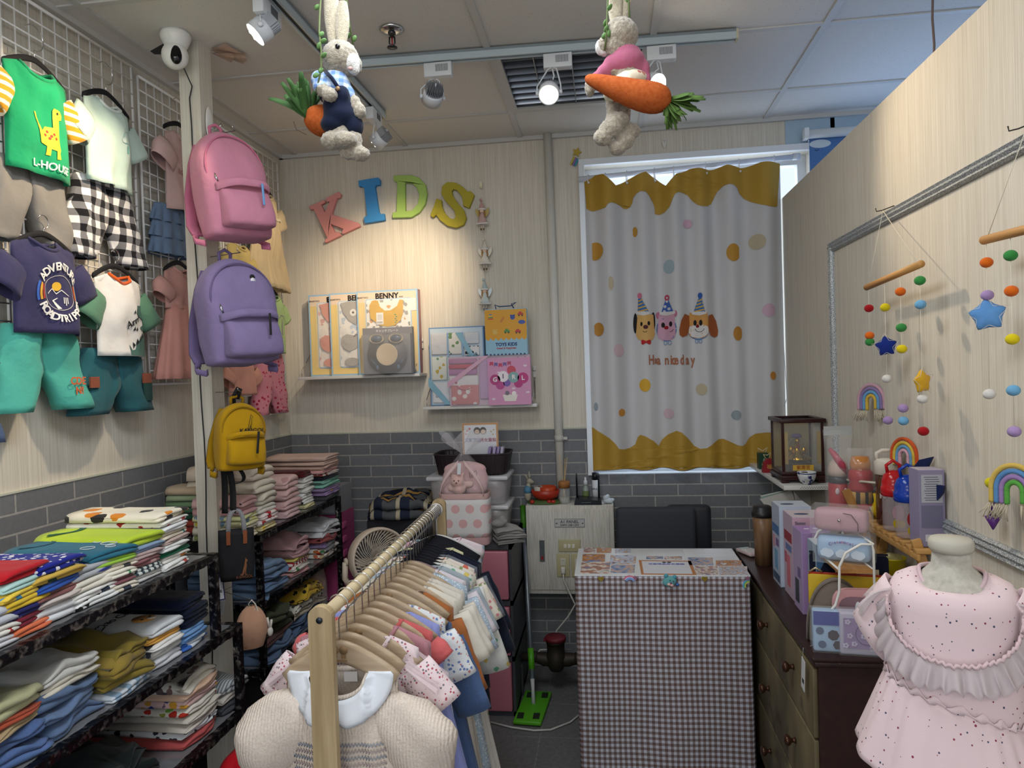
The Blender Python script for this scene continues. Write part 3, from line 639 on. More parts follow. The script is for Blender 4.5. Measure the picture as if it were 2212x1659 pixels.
# ------------------------------------------------------------------ pillar, camera, wire panels
struct(MB().bb((-1.467,2.36,0),(-1.39,2.44,H)).build('pillar_column',WP))
PZ=H
t=thing('security_camera','white dome security camera fixed under the ceiling before the pillar','security camera',(-1.43,2.29,H))
MB().lathe([(.0,0),(.045,0),(.05,-.012),(.048,-.024),(.036,-.05),(.022,-.06),(0,-.062)],(0,0,0),28).build('base',plain('ecebe6',.3),t)
h=MB().ell((0.0,-.008,-.083),(.043,.043,.045),0,28,18).build('camera_head',plain('f0efea',.3),t)
MB().ell((.020,-.034,-.092),(.019,.014,.032),0,20,14,(0,0,.6)).build('lens_window',plain('0c0c0e',.08),h)
tag(MB().tube([(-1.41,2.30,H-.12),(-1.415,2.353,H-.16)]+[(-1.428+.004*S(i*1.1),2.356,H-.2-i*.1) for i in range(24)],.0022,6).build('camera_cable',BLACK),'thin black camera cable running down the front of the pillar','cable')
mb=MB(); mb.prism([(-1.63,2.415),(-1.50,2.345),(-1.47,2.37),(-1.47,2.46),(-1.50,2.45)],.001,Matrix.Translation((0,0,H-.0008)))
tag(mb.build('ceiling_gap_shade',plain('3c3d40',.8)),'dark triangular sheet painted as the shade of a ceiling gap beside the pillar top','gap')  # thin dark sheet under the board; its colour paints the shade inside the opening
mb=MB()
for k,(a,b,c) in enumerate([((-1.385,2.43),(-1.27,2.47),(-1.33,2.56)),((-1.38,2.42),(-1.30,2.38),(-1.28,2.50)),((-1.39,2.45),(-1.31,2.45),(-1.36,2.53))]):
    mb.add([(a[0],a[1],H-.001-.002*k),(b[0],b[1],H-.006-.003*k),((b[0]+c[0])/2+.01,(b[1]+c[1])/2,H-.012),(c[0],c[1],H-.003-.002*k)],[(0,1,2,3)])
tag(mb.build('packing_tape',glassy('d8b49c',.55,.2,'brown_tape'),solid=.0005),'crumpled brown packing tape stuck to the ceiling beside the pillar','tape')
t=thing('wall_hook','oval white plastic hook plate on the pillar above the pink backpack','hook',(-1.385,2.40,2.43))
MB().ell((0.002,-.0,.03),(.004,.022,.06),0,18,12).build('plate',plain('e8e6df',.35),t)
MB().tube([(.004,0,.01),(.03,-.004,.004),(.045,-.006,.012),(.05,-.006,.026)],.0028,8).build('hook_pin',CHROME,t)
WIRE=plain('f4f2ee',.4)
def wirepanel(y0,y1,z0,z1,label,x=-1.686):
    mb=MB()
    n=max(1,round((y1-y0)/.05)); m_=max(1,round((z1-z0)/.05))
    for i in range(n+1):
        y=y0+(y1-y0)*i/n; mb.cyl((x,y,z0),(x,y,z1),.005 if i in(0,n) else .0026,5)
    for j in range(m_+1):
        z=z0+(z1-z0)*j/m_; mb.cyl((x+.003,y0,z),(x+.003,y1,z),.005 if j in(0,m_) else .0026,5)
    return tag(mb.build('wire_grid_panel',WIRE,fix=False),label,'wire grid','white wire grids on the left wall')
wirepanel(1.05,1.825,1.573,2.695,'white wire grid panel nearest the camera on the left wall')
wirepanel(1.84,2.41,1.573,2.695,'white wire grid panel behind the green and mint shirts')
wirepanel(2.446,2.98,1.533,2.675,'white wire grid panel just left of the pillar behind pink dresses')
wirepanel(3.0,3.57,1.36,2.675,'white wire grid panel in the corner by the cream dress')
# ------------------------------------------------------------------ clothes on the wire grids
GW='outfits hung on the left wall grids'
def WM(y,z,x=-1.62,tilt=0,yaw=90,roll=0): return Matrix.Translation((x,y,z))@Matrix.Rotation(math.radians(yaw),4,'Z')@Matrix.Rotation(math.radians(roll),4,'Y')@Matrix.Rotation(math.radians(tilt),4,'X')
def wallhanger(label,y,z,x=-1.625,hw=.12,hk=.10): return make_hanger(label,None,0,hw,'velvet','hangers on the left wall grids',M=WM(y,z,x),hk=hk)
# green dinosaur outfit
wallhanger('black velvet hanger with steel hook inside the green dinosaur t-shirt',1.89,2.49,hw=.115)
ys=cloth('d99a2c','efe6d0','stripez',.95)
t,b=tee('green t-shirt with yellow striped sleeves and a yellow dinosaur picture',WM(1.885,2.465),pl('23a06a'),L=.315,sh=.115,slcol=ys,sl=(.115,.105,.7),seed=3,nf=0,neck=.056,nd=.032,dep=.034,slabel='yellow and white striped sleeve',wr=.006)
z0=-.17
yl='f0cf33'
decal(b,t,[(-.045,-.035),(-.038,-.055),(-.02,-.06),(-.02,-.085),(-.008,-.085),(-.006,-.065),(.012,-.066),(.012,-.09),(.026,-.088),(.024,-.07),(.03,-.06),(.03,.03),(.042,.034),(.044,.048),(.034,.057),(.008,.058),(.004,.05),(.004,.0),(-.022,-.004),(-.036,-.02)],yl,'dinosaur_print',z0,.015)
decal(b,t,[(-.045,-.035),(-.05,-.0),(-.054,.03),(-.049,.03),(-.044,.0),(-.034,-.02)],yl,'dinosaur_print',z0,.015)
for q in((-.018,-.018),(-.006,-.028),(-.026,-.03),(.004,-.02),(.012,-.03),(-.012,-.036)): decal(b,t,circ(q[0],q[1],.0042,8),'c0392b','spot_print',z0,.015,off=.0042)
decal(b,t,circ(.02,.046,.004,8),'26323a','eye_print',z0,.015,off=.0042)
tdecal(b,t,'L-HOUSE',.03,.018,-.285,'f2f2ee',bold=.0006)
shorts('grey cotton shorts hung under the green dinosaur t-shirt',WM(1.872,2.185,-1.657),pl('8a8680'),L=.235,hw=.122,hemw=1.2,spread=.05,dep=.032,seed=4)
# mint outfit
wallhanger('black velvet hanger with steel hook inside the mint t-shirt',2.19,2.51,hw=.11)
t,b=tee('pale mint t-shirt with a small tree print on the chest',WM(2.185,2.478),pl('c6ddd2'),L=.285,sh=.108,sl=(.10,.115,.72),colcol=pl('e3ebe4'),seed=7,neck=.05,wr=.007)
c='7fc2b4'
for a,bq in((0,1),(0,0)): pass
decal(b,t,arcband(.035,-.115,.020,.0215,-.3,3.45,16)+[],c,'tree_print'); decal(b,t,circ(.018,-.125,.009,10),'d8e9df','tree_print'); decal(b,t,[(.030,-.165),(.038,-.165),(.037,-.14),(.031,-.14)],c,'trunk_print'); decal(b,t,[(.012,-.134),(.056,-.134),(.056,-.132),(.012,-.132)],c,'tree_print')
shorts('black and white gingham trousers hung under the mint t-shirt',WM(2.188,2.215,-1.657),cloth('e9e8e6','1b1b1f','checkz',.95,'77777a'),L=.27,hw=.12,hemw=1.35,spread=.07,dep=.033,seed=9,name='gingham_trousers',cat='trousers',crotch=.5)
# navy outfit
wallhanger('black velvet hanger inside the navy adventure t-shirt',1.895,1.985,hw=.115,hk=.055)
t,b=tee('navy t-shirt with ADVENTURE ROADTRIPPER lettering round a sun and desert',WM(1.888,1.965),pl('3c3a5c'),L=.275,sh=.118,sl=(.10,.125,.62),seed=12,nf=0,neck=.05,dep=.036,wr=.008)
cz=-.155
def arctext(b,t,s,r,cx,cz,a0,a1,size,col,flip=1):
    n=len(s)
    for i,ch in enumerate(s):
        a=a0+(a1-a0)*i/(n-1); x=cx+r*CO(a); z=cz+r*1.12*S(a)
        tdecal(b,t,ch,size,x,z,col,a-PI/2 if flip>0 else a+PI/2,bold=.0008)
arctext(b,t,'ADVENTURE',.068,.01,cz,2.55,.55,.032,'e8e6e0'); arctext(b,t,'ROADTRIPPER',.068,.01,cz,PI+.55,2*PI-.35,.030,'e8e6e0',-1)
decal(b,t,arcband(.01,cz,.05,.0515,0,6.28,26),'d6d2c8','ring_print')
decal(b,t,circ(.0,cz+.018,.013),'eab83a','sun_print'); 
for c_,r0 in(('3d66b8',.078),('d9a23c',.070),('b8453c',.062)):
    decal(b,t,arcband(.01,cz,r0-.006,r0,2.75,3.5,8),c_,'stripe_print',off=.0036); decal(b,t,arcband(.01,cz,r0-.006,r0,-.32,.42,8),c_,'stripe_print',off=.0036)
decal(b,t,[(-.028,cz-.004),(-.012,cz+.012),(.0,cz-.002),(.014,cz+.01),(.04,cz-.006),(.04,cz-.008),(.014,cz+.007),(.0,cz-.005),(-.012,cz+.009),(-.028,cz-.007)],'e8e6e0','mountain_print')
for w_ in((.028,.0),(.022,.006),(.034,.006)): decal(b,t,[(w_[0]-.0015,cz-.036+w_[1]),(w_[0]+.0015,cz-.036+w_[1]),(w_[0]+.0015,cz-.012),(w_[0]-.0015,cz-.012)],'e8e6e0','cactus_print')
decal(b,t,[(.0,cz-.048),(.012,cz-.046),(-.008,cz-.024),(.004,cz-.016),(.002,cz-.015),(-.014,cz-.024)],'e8e6e0','road_print')
t=shorts('turquoise shorts with orange lettering below the navy t-shirt',WM(1.888,1.715,-1.657),pl('55b5a4'),L=.25,hw=.115,hemw=1.45,spread=.06,dep=.04,seed=14,crotch=.5)
for s_,dx,dz in(('CDE',.10,-.165),('N!',.105,-.195)): text(s_,.032,fr((dx,-.048,dz),(1,0,0),(0,0,1)),plain('d8693c',.7),t,'lettering',.0004,bold=.0008)
# rex outfit
wallhanger('black velvet hanger inside the white roaring dinosaur t-shirt',2.20,1.935,hw=.11,hk=.055)
t,b=tee('white raglan t-shirt with green sleeves and a roaring green dinosaur',WM(2.203,1.905),pl('e2e0dc'),L=.275,sh=.112,slcol=pl('5f8a70'),colcol=pl('d9622c'),sl=(.11,.12,.7),seed=17,nf=0,neck=.046,slabel='sage green sleeve')
gz='4a6f68'
decal(b,t,[(.035,-.115),(.05,-.10),(.09,-.098),(.116,-.115),(.116,-.165),(.104,-.185),(.085,-.185),(.068,-.175),(.082,-.168),(.098,-.165),(.095,-.148),(.075,-.142),(.045,-.135),(.033,-.128)],gz,'dinosaur_print')
decal(b,t,[(-.002,-.272),(-.002,-.235),(.012,-.255),(.03,-.252),(.05,-.225),(.075,-.205),(.116,-.195),(.116,-.272)],gz,'dinosaur_body_print')
for i in range(5): decal(b,t,[(.018+i*.02,-.25+i*.012),(.036+i*.02,-.236+i*.010),(.024+i*.02,-.226+i*.012)],'22282a','spike_print',off=.0038)
for i in range(6): decal(b,t,[(.038+i*.009,-.137-i*.0015),(.044+i*.009,-.138-i*.0015),(.041+i*.009,-.146-i*.0015)],'1d2224','tooth_print',off=.0042)
decal(b,t,circ(.058,-.112,.003,8),'111111','eye_print',off=.0045)
tdecal(b,t,'Arrr',.034,.018,-.160,'26282b',.5,bold=.0006)
for x_,z_ in((.022,-.125),(.03,-.182),(.042,-.182)): decal(b,t,[(x_-.005,z_-.006),(x_+.006,z_-.004),(x_,z_+.008)],'26282b','mark_print')
t=shorts('dark teal shorts with rust and green cargo pockets below the roaring dinosaur t-shirt',WM(2.20,1.655,-1.657),pl('2c6068'),L=.215,hw=.125,hemw=1.35,spread=.045,dep=.038,seed=19,crotch=.55)
MB().box((.135,-.036,-.10),(.045,.006,.035)).build('pocket_flap',pl('8f4f3a'),t); MB().box((.137,-.036,-.145),(.045,.004,.07)).build('pocket',pl('1f4540'),t); MB().box((-.13,-.038,-.11),(.04,.006,.035)).build('pocket_flap',pl('8f4f3a'),t)
# denim dinosaur trousers at the left border
t=shorts('blue denim trousers with zigzag spikes down the side at the left edge',WM(1.60,1.66,-1.64),cloth('33527e','263f66','denim'),L=.27,hw=.095,hemw=1.1,spread=.03,name='denim_trousers',cat='trousers',seed=22)
sp=MB()
for i in range(4): sp.prism([(.095,-.04-i*.065),(.135,-.055-i*.065),(.095,-.095-i*.065)],.012,Matrix.Rotation(PI/2,4,'X')@Matrix.Translation((0,0,-.006)))
sp.build('spikes',cloth('2a4570','20365a','denim'),t)
# pink outfits near the pillar
wallhanger('small hanger hook above the pink frilled dress left of the pillar',2.60,2.545,hw=.10)
t,b=tee('pale pink short sleeved top with ruffled sleeve',WM(2.60,2.505),pl('ddb9b2'),L=.31,sh=.10,sl=(.09,.11,.55),flare=1.3,puff=.012,seed=23,neck=.045)
text('love',.035,None,plain('c98a88',.7),t,'lettering',.0003,fn=lambda v:b.on(v.x-.03,v.y-.16,.007))
t,b=tee('blue chambray tiered skirt under the pink ruffled top',WM(2.56,2.215,-1.63),cloth('66809f','5a7393','denim'),L=.19,sh=.085,neck=.0,nd=.0,sl=None,prof=[(0,.085),(.45,.115),(.5,.12),(1,.155)],slope=0,nf=9,fa=.012,seed=25,name='tiered_skirt',cat='skirt',nu=34) if 0 else (None,None)
def skirt(label,M,col,L,w0,w1,nf,fa,seed,name='skirt',tiers=1,group=None,cat='skirt'):
    t=thing(name,label,cat,M=M,group=group)
    for k in range(tiers):
        a=w0+(w1-w0)*k/tiers*.8; c=w1*( .8+.2*(k+1)/tiers); z0=-L*k/tiers; l=L/tiers*1.12
        MB().grid(lambda u,v:(lambda A,R:Vector((R*CO(A),R*.32*S(A)+fa*v*S(A*nf+seed)*.5,z0-l*v+.004*nz(u*20,0,0,seed)*v)))(2*PI*u,a+(c-a)*v+fa*v*S(A_(u)*nf)),72,8,0,True).build('tier' if tiers>1 else 'cloth',col,t,solid=.0015)
    return t
def A_(u): return 2*PI*u
skirt('blue chambray tiered skirt under the pink ruffled top',WM(2.555,2.215,-1.652),cloth('66809f','5a7393','denim'),.185,.085,.125,11,.010,2,'tiered_skirt',3)
wallhanger('black hanger inside the pink tulle dress left of the pillar',2.56,2.00,hw=.095,hk=.06)
t,b=tee('salmon pink dress with knitted bodice and tulle skirt left of the pillar',WM(2.56,1.975),pl('cf9c92'),L=.16,sh=.10,sl=(.07,.10,.6),puff=.016,seed=27,neck=.04,name='tulle_dress',cat='dress')
MB().grid(lambda u,v:(lambda A:Vector(((.085+.075*v+.006*v*S(A*13))*CO(A),(.03+.04*v+.006*v*S(A*13))*S(A),-.145-.28*v)))(2*PI*u),80,8,0,True).build('tulle_skirt',pl('d99b8e'),t,solid=.001)
# cream dress, green shirt, pink trousers in the corner
wallhanger('black hanger inside the cream dress by the corner',3.29,2.475,hw=.11)
t,b=tee('cream gauze dress with lace yoke hanging in the left corner',WM(3.30,2.45),pl('dfc9a0'),L=.47,sh=.115,sl=(.09,.13,.6),prof=[(0,.115),(.25,.12),(.3,.13),(1,.235)],nf=11,fa=.014,seed=31,nu=30,name='gauze_dress',cat='dress')
MB().grid(lambda u,v:b.on(-.11+.22*u,-.12-.012*v,.006+.004*S(u*60)),40,3).build('lace_trim',pl('ead9b8'),t)
wallhanger('black hanger inside the light green girls shirt',3.32,1.98,hw=.10)
t,b=tee('light green t-shirt with a palm tree print near the corner',WM(3.33,1.955),pl('b3d08e'),L=.29,sh=.105,sl=(.08,.10,.7),seed=33)
decal(b,t,arcband(.03,-.13,.026,.03,.3,2.8),'9a7fa0','palm_print'); decal(b,t,[(.028,-.2),(.032,-.2),(.034,-.12),(.03,-.12)],'9a7fa0','palm_print')
shorts('pink trousers dotted with red roses below the light green t-shirt',WM(3.33,1.665,-1.657),cloth('dd8f9d','b02c44','dots',1.1,'c2455a'),L=.30,hw=.11,hemw=1.2,spread=.05,dep=.03,seed=35,name='floral_trousers',cat='trousers')
wallhanger('dark hanger inside the salmon top behind the purple backpack',2.98,1.66,hw=.10)
t,b=tee('salmon pink cropped top hanging low behind the yellow backpack',WM(3.0,1.64),pl('d49a88'),L=.17,sh=.11,sl=(.06,.11,.7),seed=37)
t,b=tee('yellow top with a small drawn house print behind the pink backpack',WM(3.02,2.15),pl('d8c07a'),L=.25,sh=.105,sl=(.07,.10,.6),seed=38)
# ------------------------------------------------------------------ bags on the pillar
def shell(w,h,d,top=1.0,seed=1,n=26,sag=.004):
    """soft bag shell: rounded top arch, front bulge, wrinkles; x across, y depth (front -y), z up from bottom"""
    mb=MB(); nv=20
    def f(u,v):
        A=2*PI*u; z=h*v
        wv=w*.5*min(1,math.sqrt(max(0,1-((max(0,v-.62))/.385)**2.2)))*(.96+.06*S(PI*v)); 
        dv=d*.5*(.55+.5*S(PI*min(1,v*.9+.12)))*min(1,math.sqrt(max(0,1-((max(0,v-.7))/.31)**2)))
        e=.62; c=CO(A); s_=S(A)
        x=wv*math.copysign(abs(c)**e,c); y=dv*math.copysign(abs(s_)**e,s_)
        q=nz(x*14,y*14+z*11,z*3,seed)*sag*2.2; return Vector((x*(1+q*2),y+math.copysign(q,y),z+ .01*(1-v)*nz(x*12,0,0,seed)))
    mb.grid(f,n*2,nv,0,True)
    k=len(mb.v)-n*2; mb.f.append(list(range(n*2))[::-1]); mb.m.append(0); mb.sm.append(True); mb.f.append([k+i for i in range(n*2)]); mb.m.append(0); mb.sm.append(True)
    return mb
def backpack(name,label,M,col,dark,w=.24,h=.36,d=.13,seed=1,pocket=(.78,.42,.055),pull='1a1a1c',strapc=None):
    t=thing(name,label,'backpack',M=M); c=pl(col); c2=pl(dark)
    shell(w,h,d,seed=seed,sag=.0045).build('main_body',c,t,sub=1)
    pw,ph,pd=pocket
    p=MB().grid(lambda u,v:(lambda A:Vector((w*pw*.5*math.copysign(abs(CO(A))**.55,CO(A))*(1-.03*v),-d*.42+(-pd*(.75+.45*S(PI*min(1,v+.15))-.25*v))*max(0,-S(A))**.45+ .02*max(0,S(A))+.003*nz(CO(A)*3,v*4,0,seed),.018+h*ph*v)))(2*PI*u),44,9,0,True)
    n_=len(p.v); p.f.append([n_-44+i for i in range(44)]); p.m.append(0); p.sm.append(True); p.f.append(list(range(44))[::-1]); p.m.append(0); p.sm.append(True)
    po=p.build('front_pocket',c,t,sub=1)
    # flap lip over the pocket
    MB().grid(lambda u,v:Vector((w*pw*.53*(2*u-1),-d*.42-pd*(1.02-.5*abs(2*u-1)**4)-.006*S(PI*v)+.05*0-.004*nz(u*6,v*2,0,seed)+ (.03*abs(2*u-1)**6),.018+h*ph*(1.02-.16*v)-.012*abs(2*u-1)**3)),22,6).build('pocket_flap',c,t,solid=.004,sub=1)
    # zip round the main body and its pull
    zp=[]
    for i in range(25):
        a=-.12*PI+i/24*1.24*PI; zp.append((w*.5*.93*CO(a),-d*.28-.004-.004*abs(CO(a)),h*.60+h*.33*S(a)))
    MB().tube(zp,.0032,6).build('zip',c2,t)
    MB().box((w*.12,-d*.42-pd-.018,.018+h*ph*.68),(.008,.004,.075),0,(0,.08,0),.0015).build('zip_pull',plain(pull,.5),t)
    pz=MB().tube([(-w*.38,-d*.40,h*.56),(-w*.39,-d*.47,h*.50),(-w*.36,-d*.46,h*.45)],.0035,6).build('side_zip_pull',CHROME,t)
    MB().tube([(-.02,d*.25,h*.97),(-.022,d*.22,h*1.07),(0,d*.2,h*1.10),(.022,d*.22,h*1.07),(.02,d*.25,h*.97)],.006,8).build('grab_loop',c2,t)
    for sx in(-1,1):
        pts=[Vector((sx*w*.18,d*.5,h*.92)),Vector((sx*w*.26,d*.62,h*.75)),Vector((sx*w*.36,d*.72,h*.45)),Vector((sx*w*.44,d*.62,h*.16)),Vector((sx*w*.45,d*.42,h*.06))]
        MB().grid(lambda u,v:(lambda q:q+Vector(((u-.5)*.045,0,0)))(pts[min(3,int(v*4))].lerp(pts[min(3,int(v*4))+1],v*4-min(3,int(v*4)))),4,17).build('shoulder_strap',c2,t,solid=.009)
        b_=[(sx*w*.45,d*.42,h*.06),(sx*w*.56,d*.36,h*.02),(sx*w*.60,d*.2,-h*.02),(sx*w*.52,d*.05,-h*.05),(sx*w*.44,d*.2,-h*.03)]
        MB().grid(lambda u,v:Vector(b_[min(3,int(v*4))]).lerp(Vector(b_[min(3,int(v*4))+1]),v*4-min(3,int(v*4)))+Vector((0,0,(u-.5)*.02)),3,17).build('strap_tail',c2,t,solid=.002)
    return t
def BM(x,y,z,yaw,roll=0,tilt=0): return Matrix.Translation((x,y,z))@Matrix.Rotation(math.radians(yaw),4,'Z')@Matrix.Rotation(math.radians(roll),4,'Y')@Matrix.Rotation(math.radians(tilt),4,'X')
t=backpack('backpack','pink backpack with a blue zip pull hanging high on the pillar',BM(-1.250,2.33,2.025,62,-4,-6),'d08aa0','c9748f',w=.245,h=.375,d=.145,seed=4,pull='6f9fd0')
t=backpack('backpack','purple backpack with a small black embroidered badge on the pillar',BM(-1.240,2.31,1.585,60,-2,-5),'8a7aa3','73648c',w=.26,h=.375,d=.155,seed=8)
mb=MB(); 
tb=MB().lathe([(0,0),(.010,0),(.010,.0015)],(.035,-.062,.285),16,0,(0,-1,0),sy=1.3).build('embroidered_badge',plain('e7e4ea',.8),t)
MB().lathe([(0,0),(.0105,0),(.0105,.0015)],(.035,-.0605,.30),6,0,(0,-1,0)).build('badge_top',plain('1b1a1f',.8),t)
t=backpack('small_backpack','small mustard yellow backpack with a kangaroo outline hanging below the purple one',BM(-1.262,2.30,1.225,55,3,-3),'b98e14','a07a10',w=.165,h=.235,d=.085,seed=12,pocket=(.82,.48,.035))
text('KANGOL',.022,fr((.02,-.050,.135),(1,0,0),(0,0,1)),plain('1d1b18'),t,'lettering',.0006,bold=.0003)
kang=[(-.5,-1),(-.2,-.95),(-.05,-.8),(.1,-.35),(.1,-.9),(.45,-1),(.45,-.92),(.2,-.82),(.3,-.3),(.42,.1),(.35,.45),(.55,.62),(.5,.8),(.3,.85),(.25,1.05),(.15,.85),(.1,.55),(-.05,.1),(-.25,-.4),(-.35,-.75),(-.7,-.9)]
MB().tube([(.012+.018*x,-.049,.165+.026*z) for x,z in kang],.0009,4,closed=True).build('kangaroo_outline',plain('2a2622'),t)
MB().tube([(-.005,.03,.225),(-.01,.02,.26),(-.005,.0,.285),(.004,.0,.28),(.004,.02,.25)],.007,6).build('black_loop',plain('1a1a1c',.7),t)
# black strap with clip under the yellow backpack
t=thing('bag_strap','black webbing strap with metal clip hanging on the pillar','strap',(-1.315,2.30,1.215))
for dx,l,sw in((-.012,.17,.0),(.012,.165,.012)):
    MB().grid(lambda u,v:Vector((dx+(u-.5)*.022+sw*S(v*2),-.004*dx*100+.004*S(v*4),.03-l*v)),3,10).build('webbing',plain('141416',.8),t,solid=.0025)
MB().grid(lambda u,v:Vector((.035+.03*S(v*PI)+(u-.5)*.0,(u-.5)*.022,.03-.06*S(v*PI*.5)-.005*v)),3,10).build('webbing',plain('141416',.8),t,solid=.0025)
MB().tube([(-.012,-.004,.03),(-.018,-.004,.045),(-.015,-.004,.068),(-.009,-.004,.068),(-.006,-.004,.045)],.0022,6,closed=True).build('clip',plain('1b1b1d',.3,.6),t)
# black tote
t=thing('mini_tote_bag','small black tote bag with grey handles and a tan kangaroo emblem','bag',M=BM(-1.285,2.29,.852,34,1,0))
MB().grid(lambda u,v:(lambda A:Vector((.058*math.copysign(abs(CO(A))**.4,CO(A))*(1-.02*v),.030*math.copysign(abs(S(A))**.6,S(A))*(1-.55*v)+.003*nz(CO(A)*2,v*4,S(A)),.17*v+.012*(1-v)*abs(CO(A))**4)))(2*PI*u),40,10,0,True)
b_=MB(); b_.grid(lambda u,v:(lambda A:Vector((.058*math.copysign(abs(CO(A))**.4,CO(A))*(1-.02*v)*(1-.10*(1-v)**4),.030*math.copysign(abs(S(A))**.6,S(A))*(1-.55*v)+.003*nz(CO(A)*2,v*4,S(A)),.17*v)))(2*PI*u),40,10,0,True)
b_.f.append(list(range(40))[::-1]); b_.m.append(0); b_.sm.append(True); b_.build('body',plain('18181b',.8,nz=300),t,solid=.002)
for y_ in(-.016,.010):
    MB().grid(lambda u,v:(lambda q:Vector((q.x,q.y+0,q.z))+Vector(((u-.5)*.014,0,0)))(Vector((-.026*CO(PI*v)*1.0,y_,.155+.085*S(PI*v)**.7))),3,15).build('handle',plain('8d8d90',.8),t,solid=.003)
for sx in(-1,1): MB().box((sx*.027,-.021,.145),(.013,.004,.045)).build('leather_tab',plain('8a4b28',.6),t)
tk=MB(); k2=[(p[0]*.020+.022,p[1]*.030+.045) for p in kang]; tk.prism(k2,.0012,fr((0,-.0285,0),(1,0,0),(0,0,1))); tk.build('kangaroo_emblem',plain('8c5a3a',.6),t)
text('KANGOL',.013,fr((.022,-.0295,.010),(1,0,0),(0,0,1)),plain('8c5a3a'),t,'lettering',.0004)
# price tag
t=thing('price_tag','navy and white price tag hanging below the black tote','tag',M=BM(-1.338,2.262,.785,24,-3,0))
MB().box((0,0,.048),(.040,.0012,.098)).build('card',plain('23306a',.5),t)
MB().box((0,-.001,.058),(.034,.0008,.038)).box((0,-.001,.022),(.034,.0008,.038)).build('paper_panel',plain('e6e6ea',.5),t)
q=MB()
for i in range(12): q.box((-.008+i*.0018,-.0017,.030),(.0009 if i%3 else .0015,.0004,.010))
for i in range(4): q.box((-.004+.002*(i%2),-.0017,.020-i*.0035),(.02,.0004,.001))
q.build('printed_marks',plain('2b2b30'),t)
MB().tube([(0,0,.095),(.012,.0,.14),(.016,.0,.17)],.0006,4).build('string',BLACK,t)
t=thing('paper_label','small pale paper label beside the peach pouch','tag',M=BM(-1.398,2.357,.700,2,10,0))
MB().box((0,0,.03),(.036,.001,.055)).build('card',plain('d5d6d8',.6),t); q=MB()
for i in range(6): q.box((0,-.001,.045-i*.006),(.024,.0004,.0008))
q.build('printed_lines',plain('6a6c72'),t); MB().tube([(0,0,.055),(.006,0,.09),(.02,.0,.10),(.06,-.01,.125)],.0007,4).build('string',BLACK,t)
# peach drawstring pouch
t=thing('drawstring_pouch','peach drawstring pouch with white cord hanging at the pillar foot','pouch',M=BM(-1.232,2.28,.612,40,0,0))
MB().grid(lambda u,v:(lambda A:Vector(((.012+.040*S(PI*min(1,(1-v)**.75*.80)))*CO(A)*(1+.06*S(A*9)*v**3),(.01+.022*S(PI*min(1,(1-v)*.9)))*S(A)+.002*S(A*9)*v,.005+.145*v)))(2*PI*u),48,14,0,True).build('pouch_body',pl('d0a083'),t,sub=1)
MB().tube([(0,0,.13),(-.01,-.01,.16),(.0,-.012,.172),(.012,-.012,.155),(.02,-.014,.125),(.022,-.018,.115)],.0024,7).tube([(.0,-.01,.13),(.015,-.012,.14),(.0,-.014,.135)],.0024,7).build('cord',pl('dcd6c8'),t)
MB().ell((.058,-.01,.05),(.010,.008,.017),0,12,8).tube([(.056,-.01,.06),(.05,-.01,.10)],.004,6).tube([(.060,-.01,.06),(.064,-.01,.09)],.004,6).build('bunny_charm',pl('e4ddd2'),t)
# red bag low under the rack
t=thing('plastic_bag','large red plastic bag on the floor below the lowest shelf','bag',(-.985,1.84,0))
shell(.27,.54,.30,seed=5,sag=.022).build('bag_body',plain('b01822',.3),t,sub=1)
MB().tube([(-.03,0,.51),(-.05,0,.56),(0,0,.59),(.05,0,.56),(.03,0,.51)],.008,6).build('handle',plain('b01822',.3),t)

for (x,y,z),lb in (((-1.265,2.345,2.415),'long display hook carrying the pink backpack'),((-1.255,2.325,1.985),'long display hook carrying the purple backpack'),((-1.262,2.305,1.500),'long display hook carrying the mustard backpack'),((-1.300,2.300,1.235),'long display hook carrying the black strap'),((-1.285,2.290,1.078),'long display hook carrying the black tote bag'),((-1.234,2.275,.780),'long display hook carrying the peach pouch')):
    tag(MB().tube([(-1.392,2.385,z-.004),(x+.006,y+.01,z-.004),(x,y,z+.002),(x+.001,y-.004,z+.010)],.0016,6).build('display_hook',CHROME),lb+' on the pillar','hook')
# ------------------------------------------------------------------ foam letters
def PX(X,Y_,ox,oy,s,y): v=P(ox+X/s,oy+Y_/s,y=y); return (v.x,v.z)
def letter(pts,col,label,hole=None,name='foam_letter'):
    q=[PX(a,b,640,340,3.95,3.63) for a,b in pts]; hs=[[PX(a,b,640,340,3.95,3.63) for a,b in hole]] if hole else []
    M=fr((0,YB-.003,0),(1,0,0),(0,0,1),(0,-1,0))
    o=MB().prism(q,.026,M,0,hs).build(name,col,None)
    b=o.modifiers.new('b','BEVEL'); b.width=.003; b.segments=2; b.limit_method='ANGLE'
    tag(o,label,'letter')
def foam(c):
    t=NT('glitter_foam_'+c,.7,0,.4); n=t.noise(900,1); t.col(t.mix(t.ramp(n,.3,.7),lin(c),tuple(min(1,x*1.12) for x in lin(c)[:3])+(1,))); t.bump(n,.3,.001); return t.m
letter([(108,418),(238,362),(250,385),(212,405),(243,468),(285,378),(262,382),(250,352),(362,292),(385,318),(374,345),(345,352),(305,475),(310,488),(510,553),(532,560),(545,588),(398,655),(388,638),(402,612),(292,568),(330,640),(362,636),(385,665),(248,730),(243,705),(265,688),(148,442),(122,448)],foam('dd9590'),'salmon pink foam letter K tilted to the left on the back wall')
letter([(530,200),(700,172),(715,190),(715,235),(685,238),(672,255),(705,465),(720,485),(750,480),(757,535),(585,562),(577,522),(585,505),(605,500),(580,262),(555,248),(535,250)],foam('3f8fd0'),'bright blue foam letter I between the K and the D')
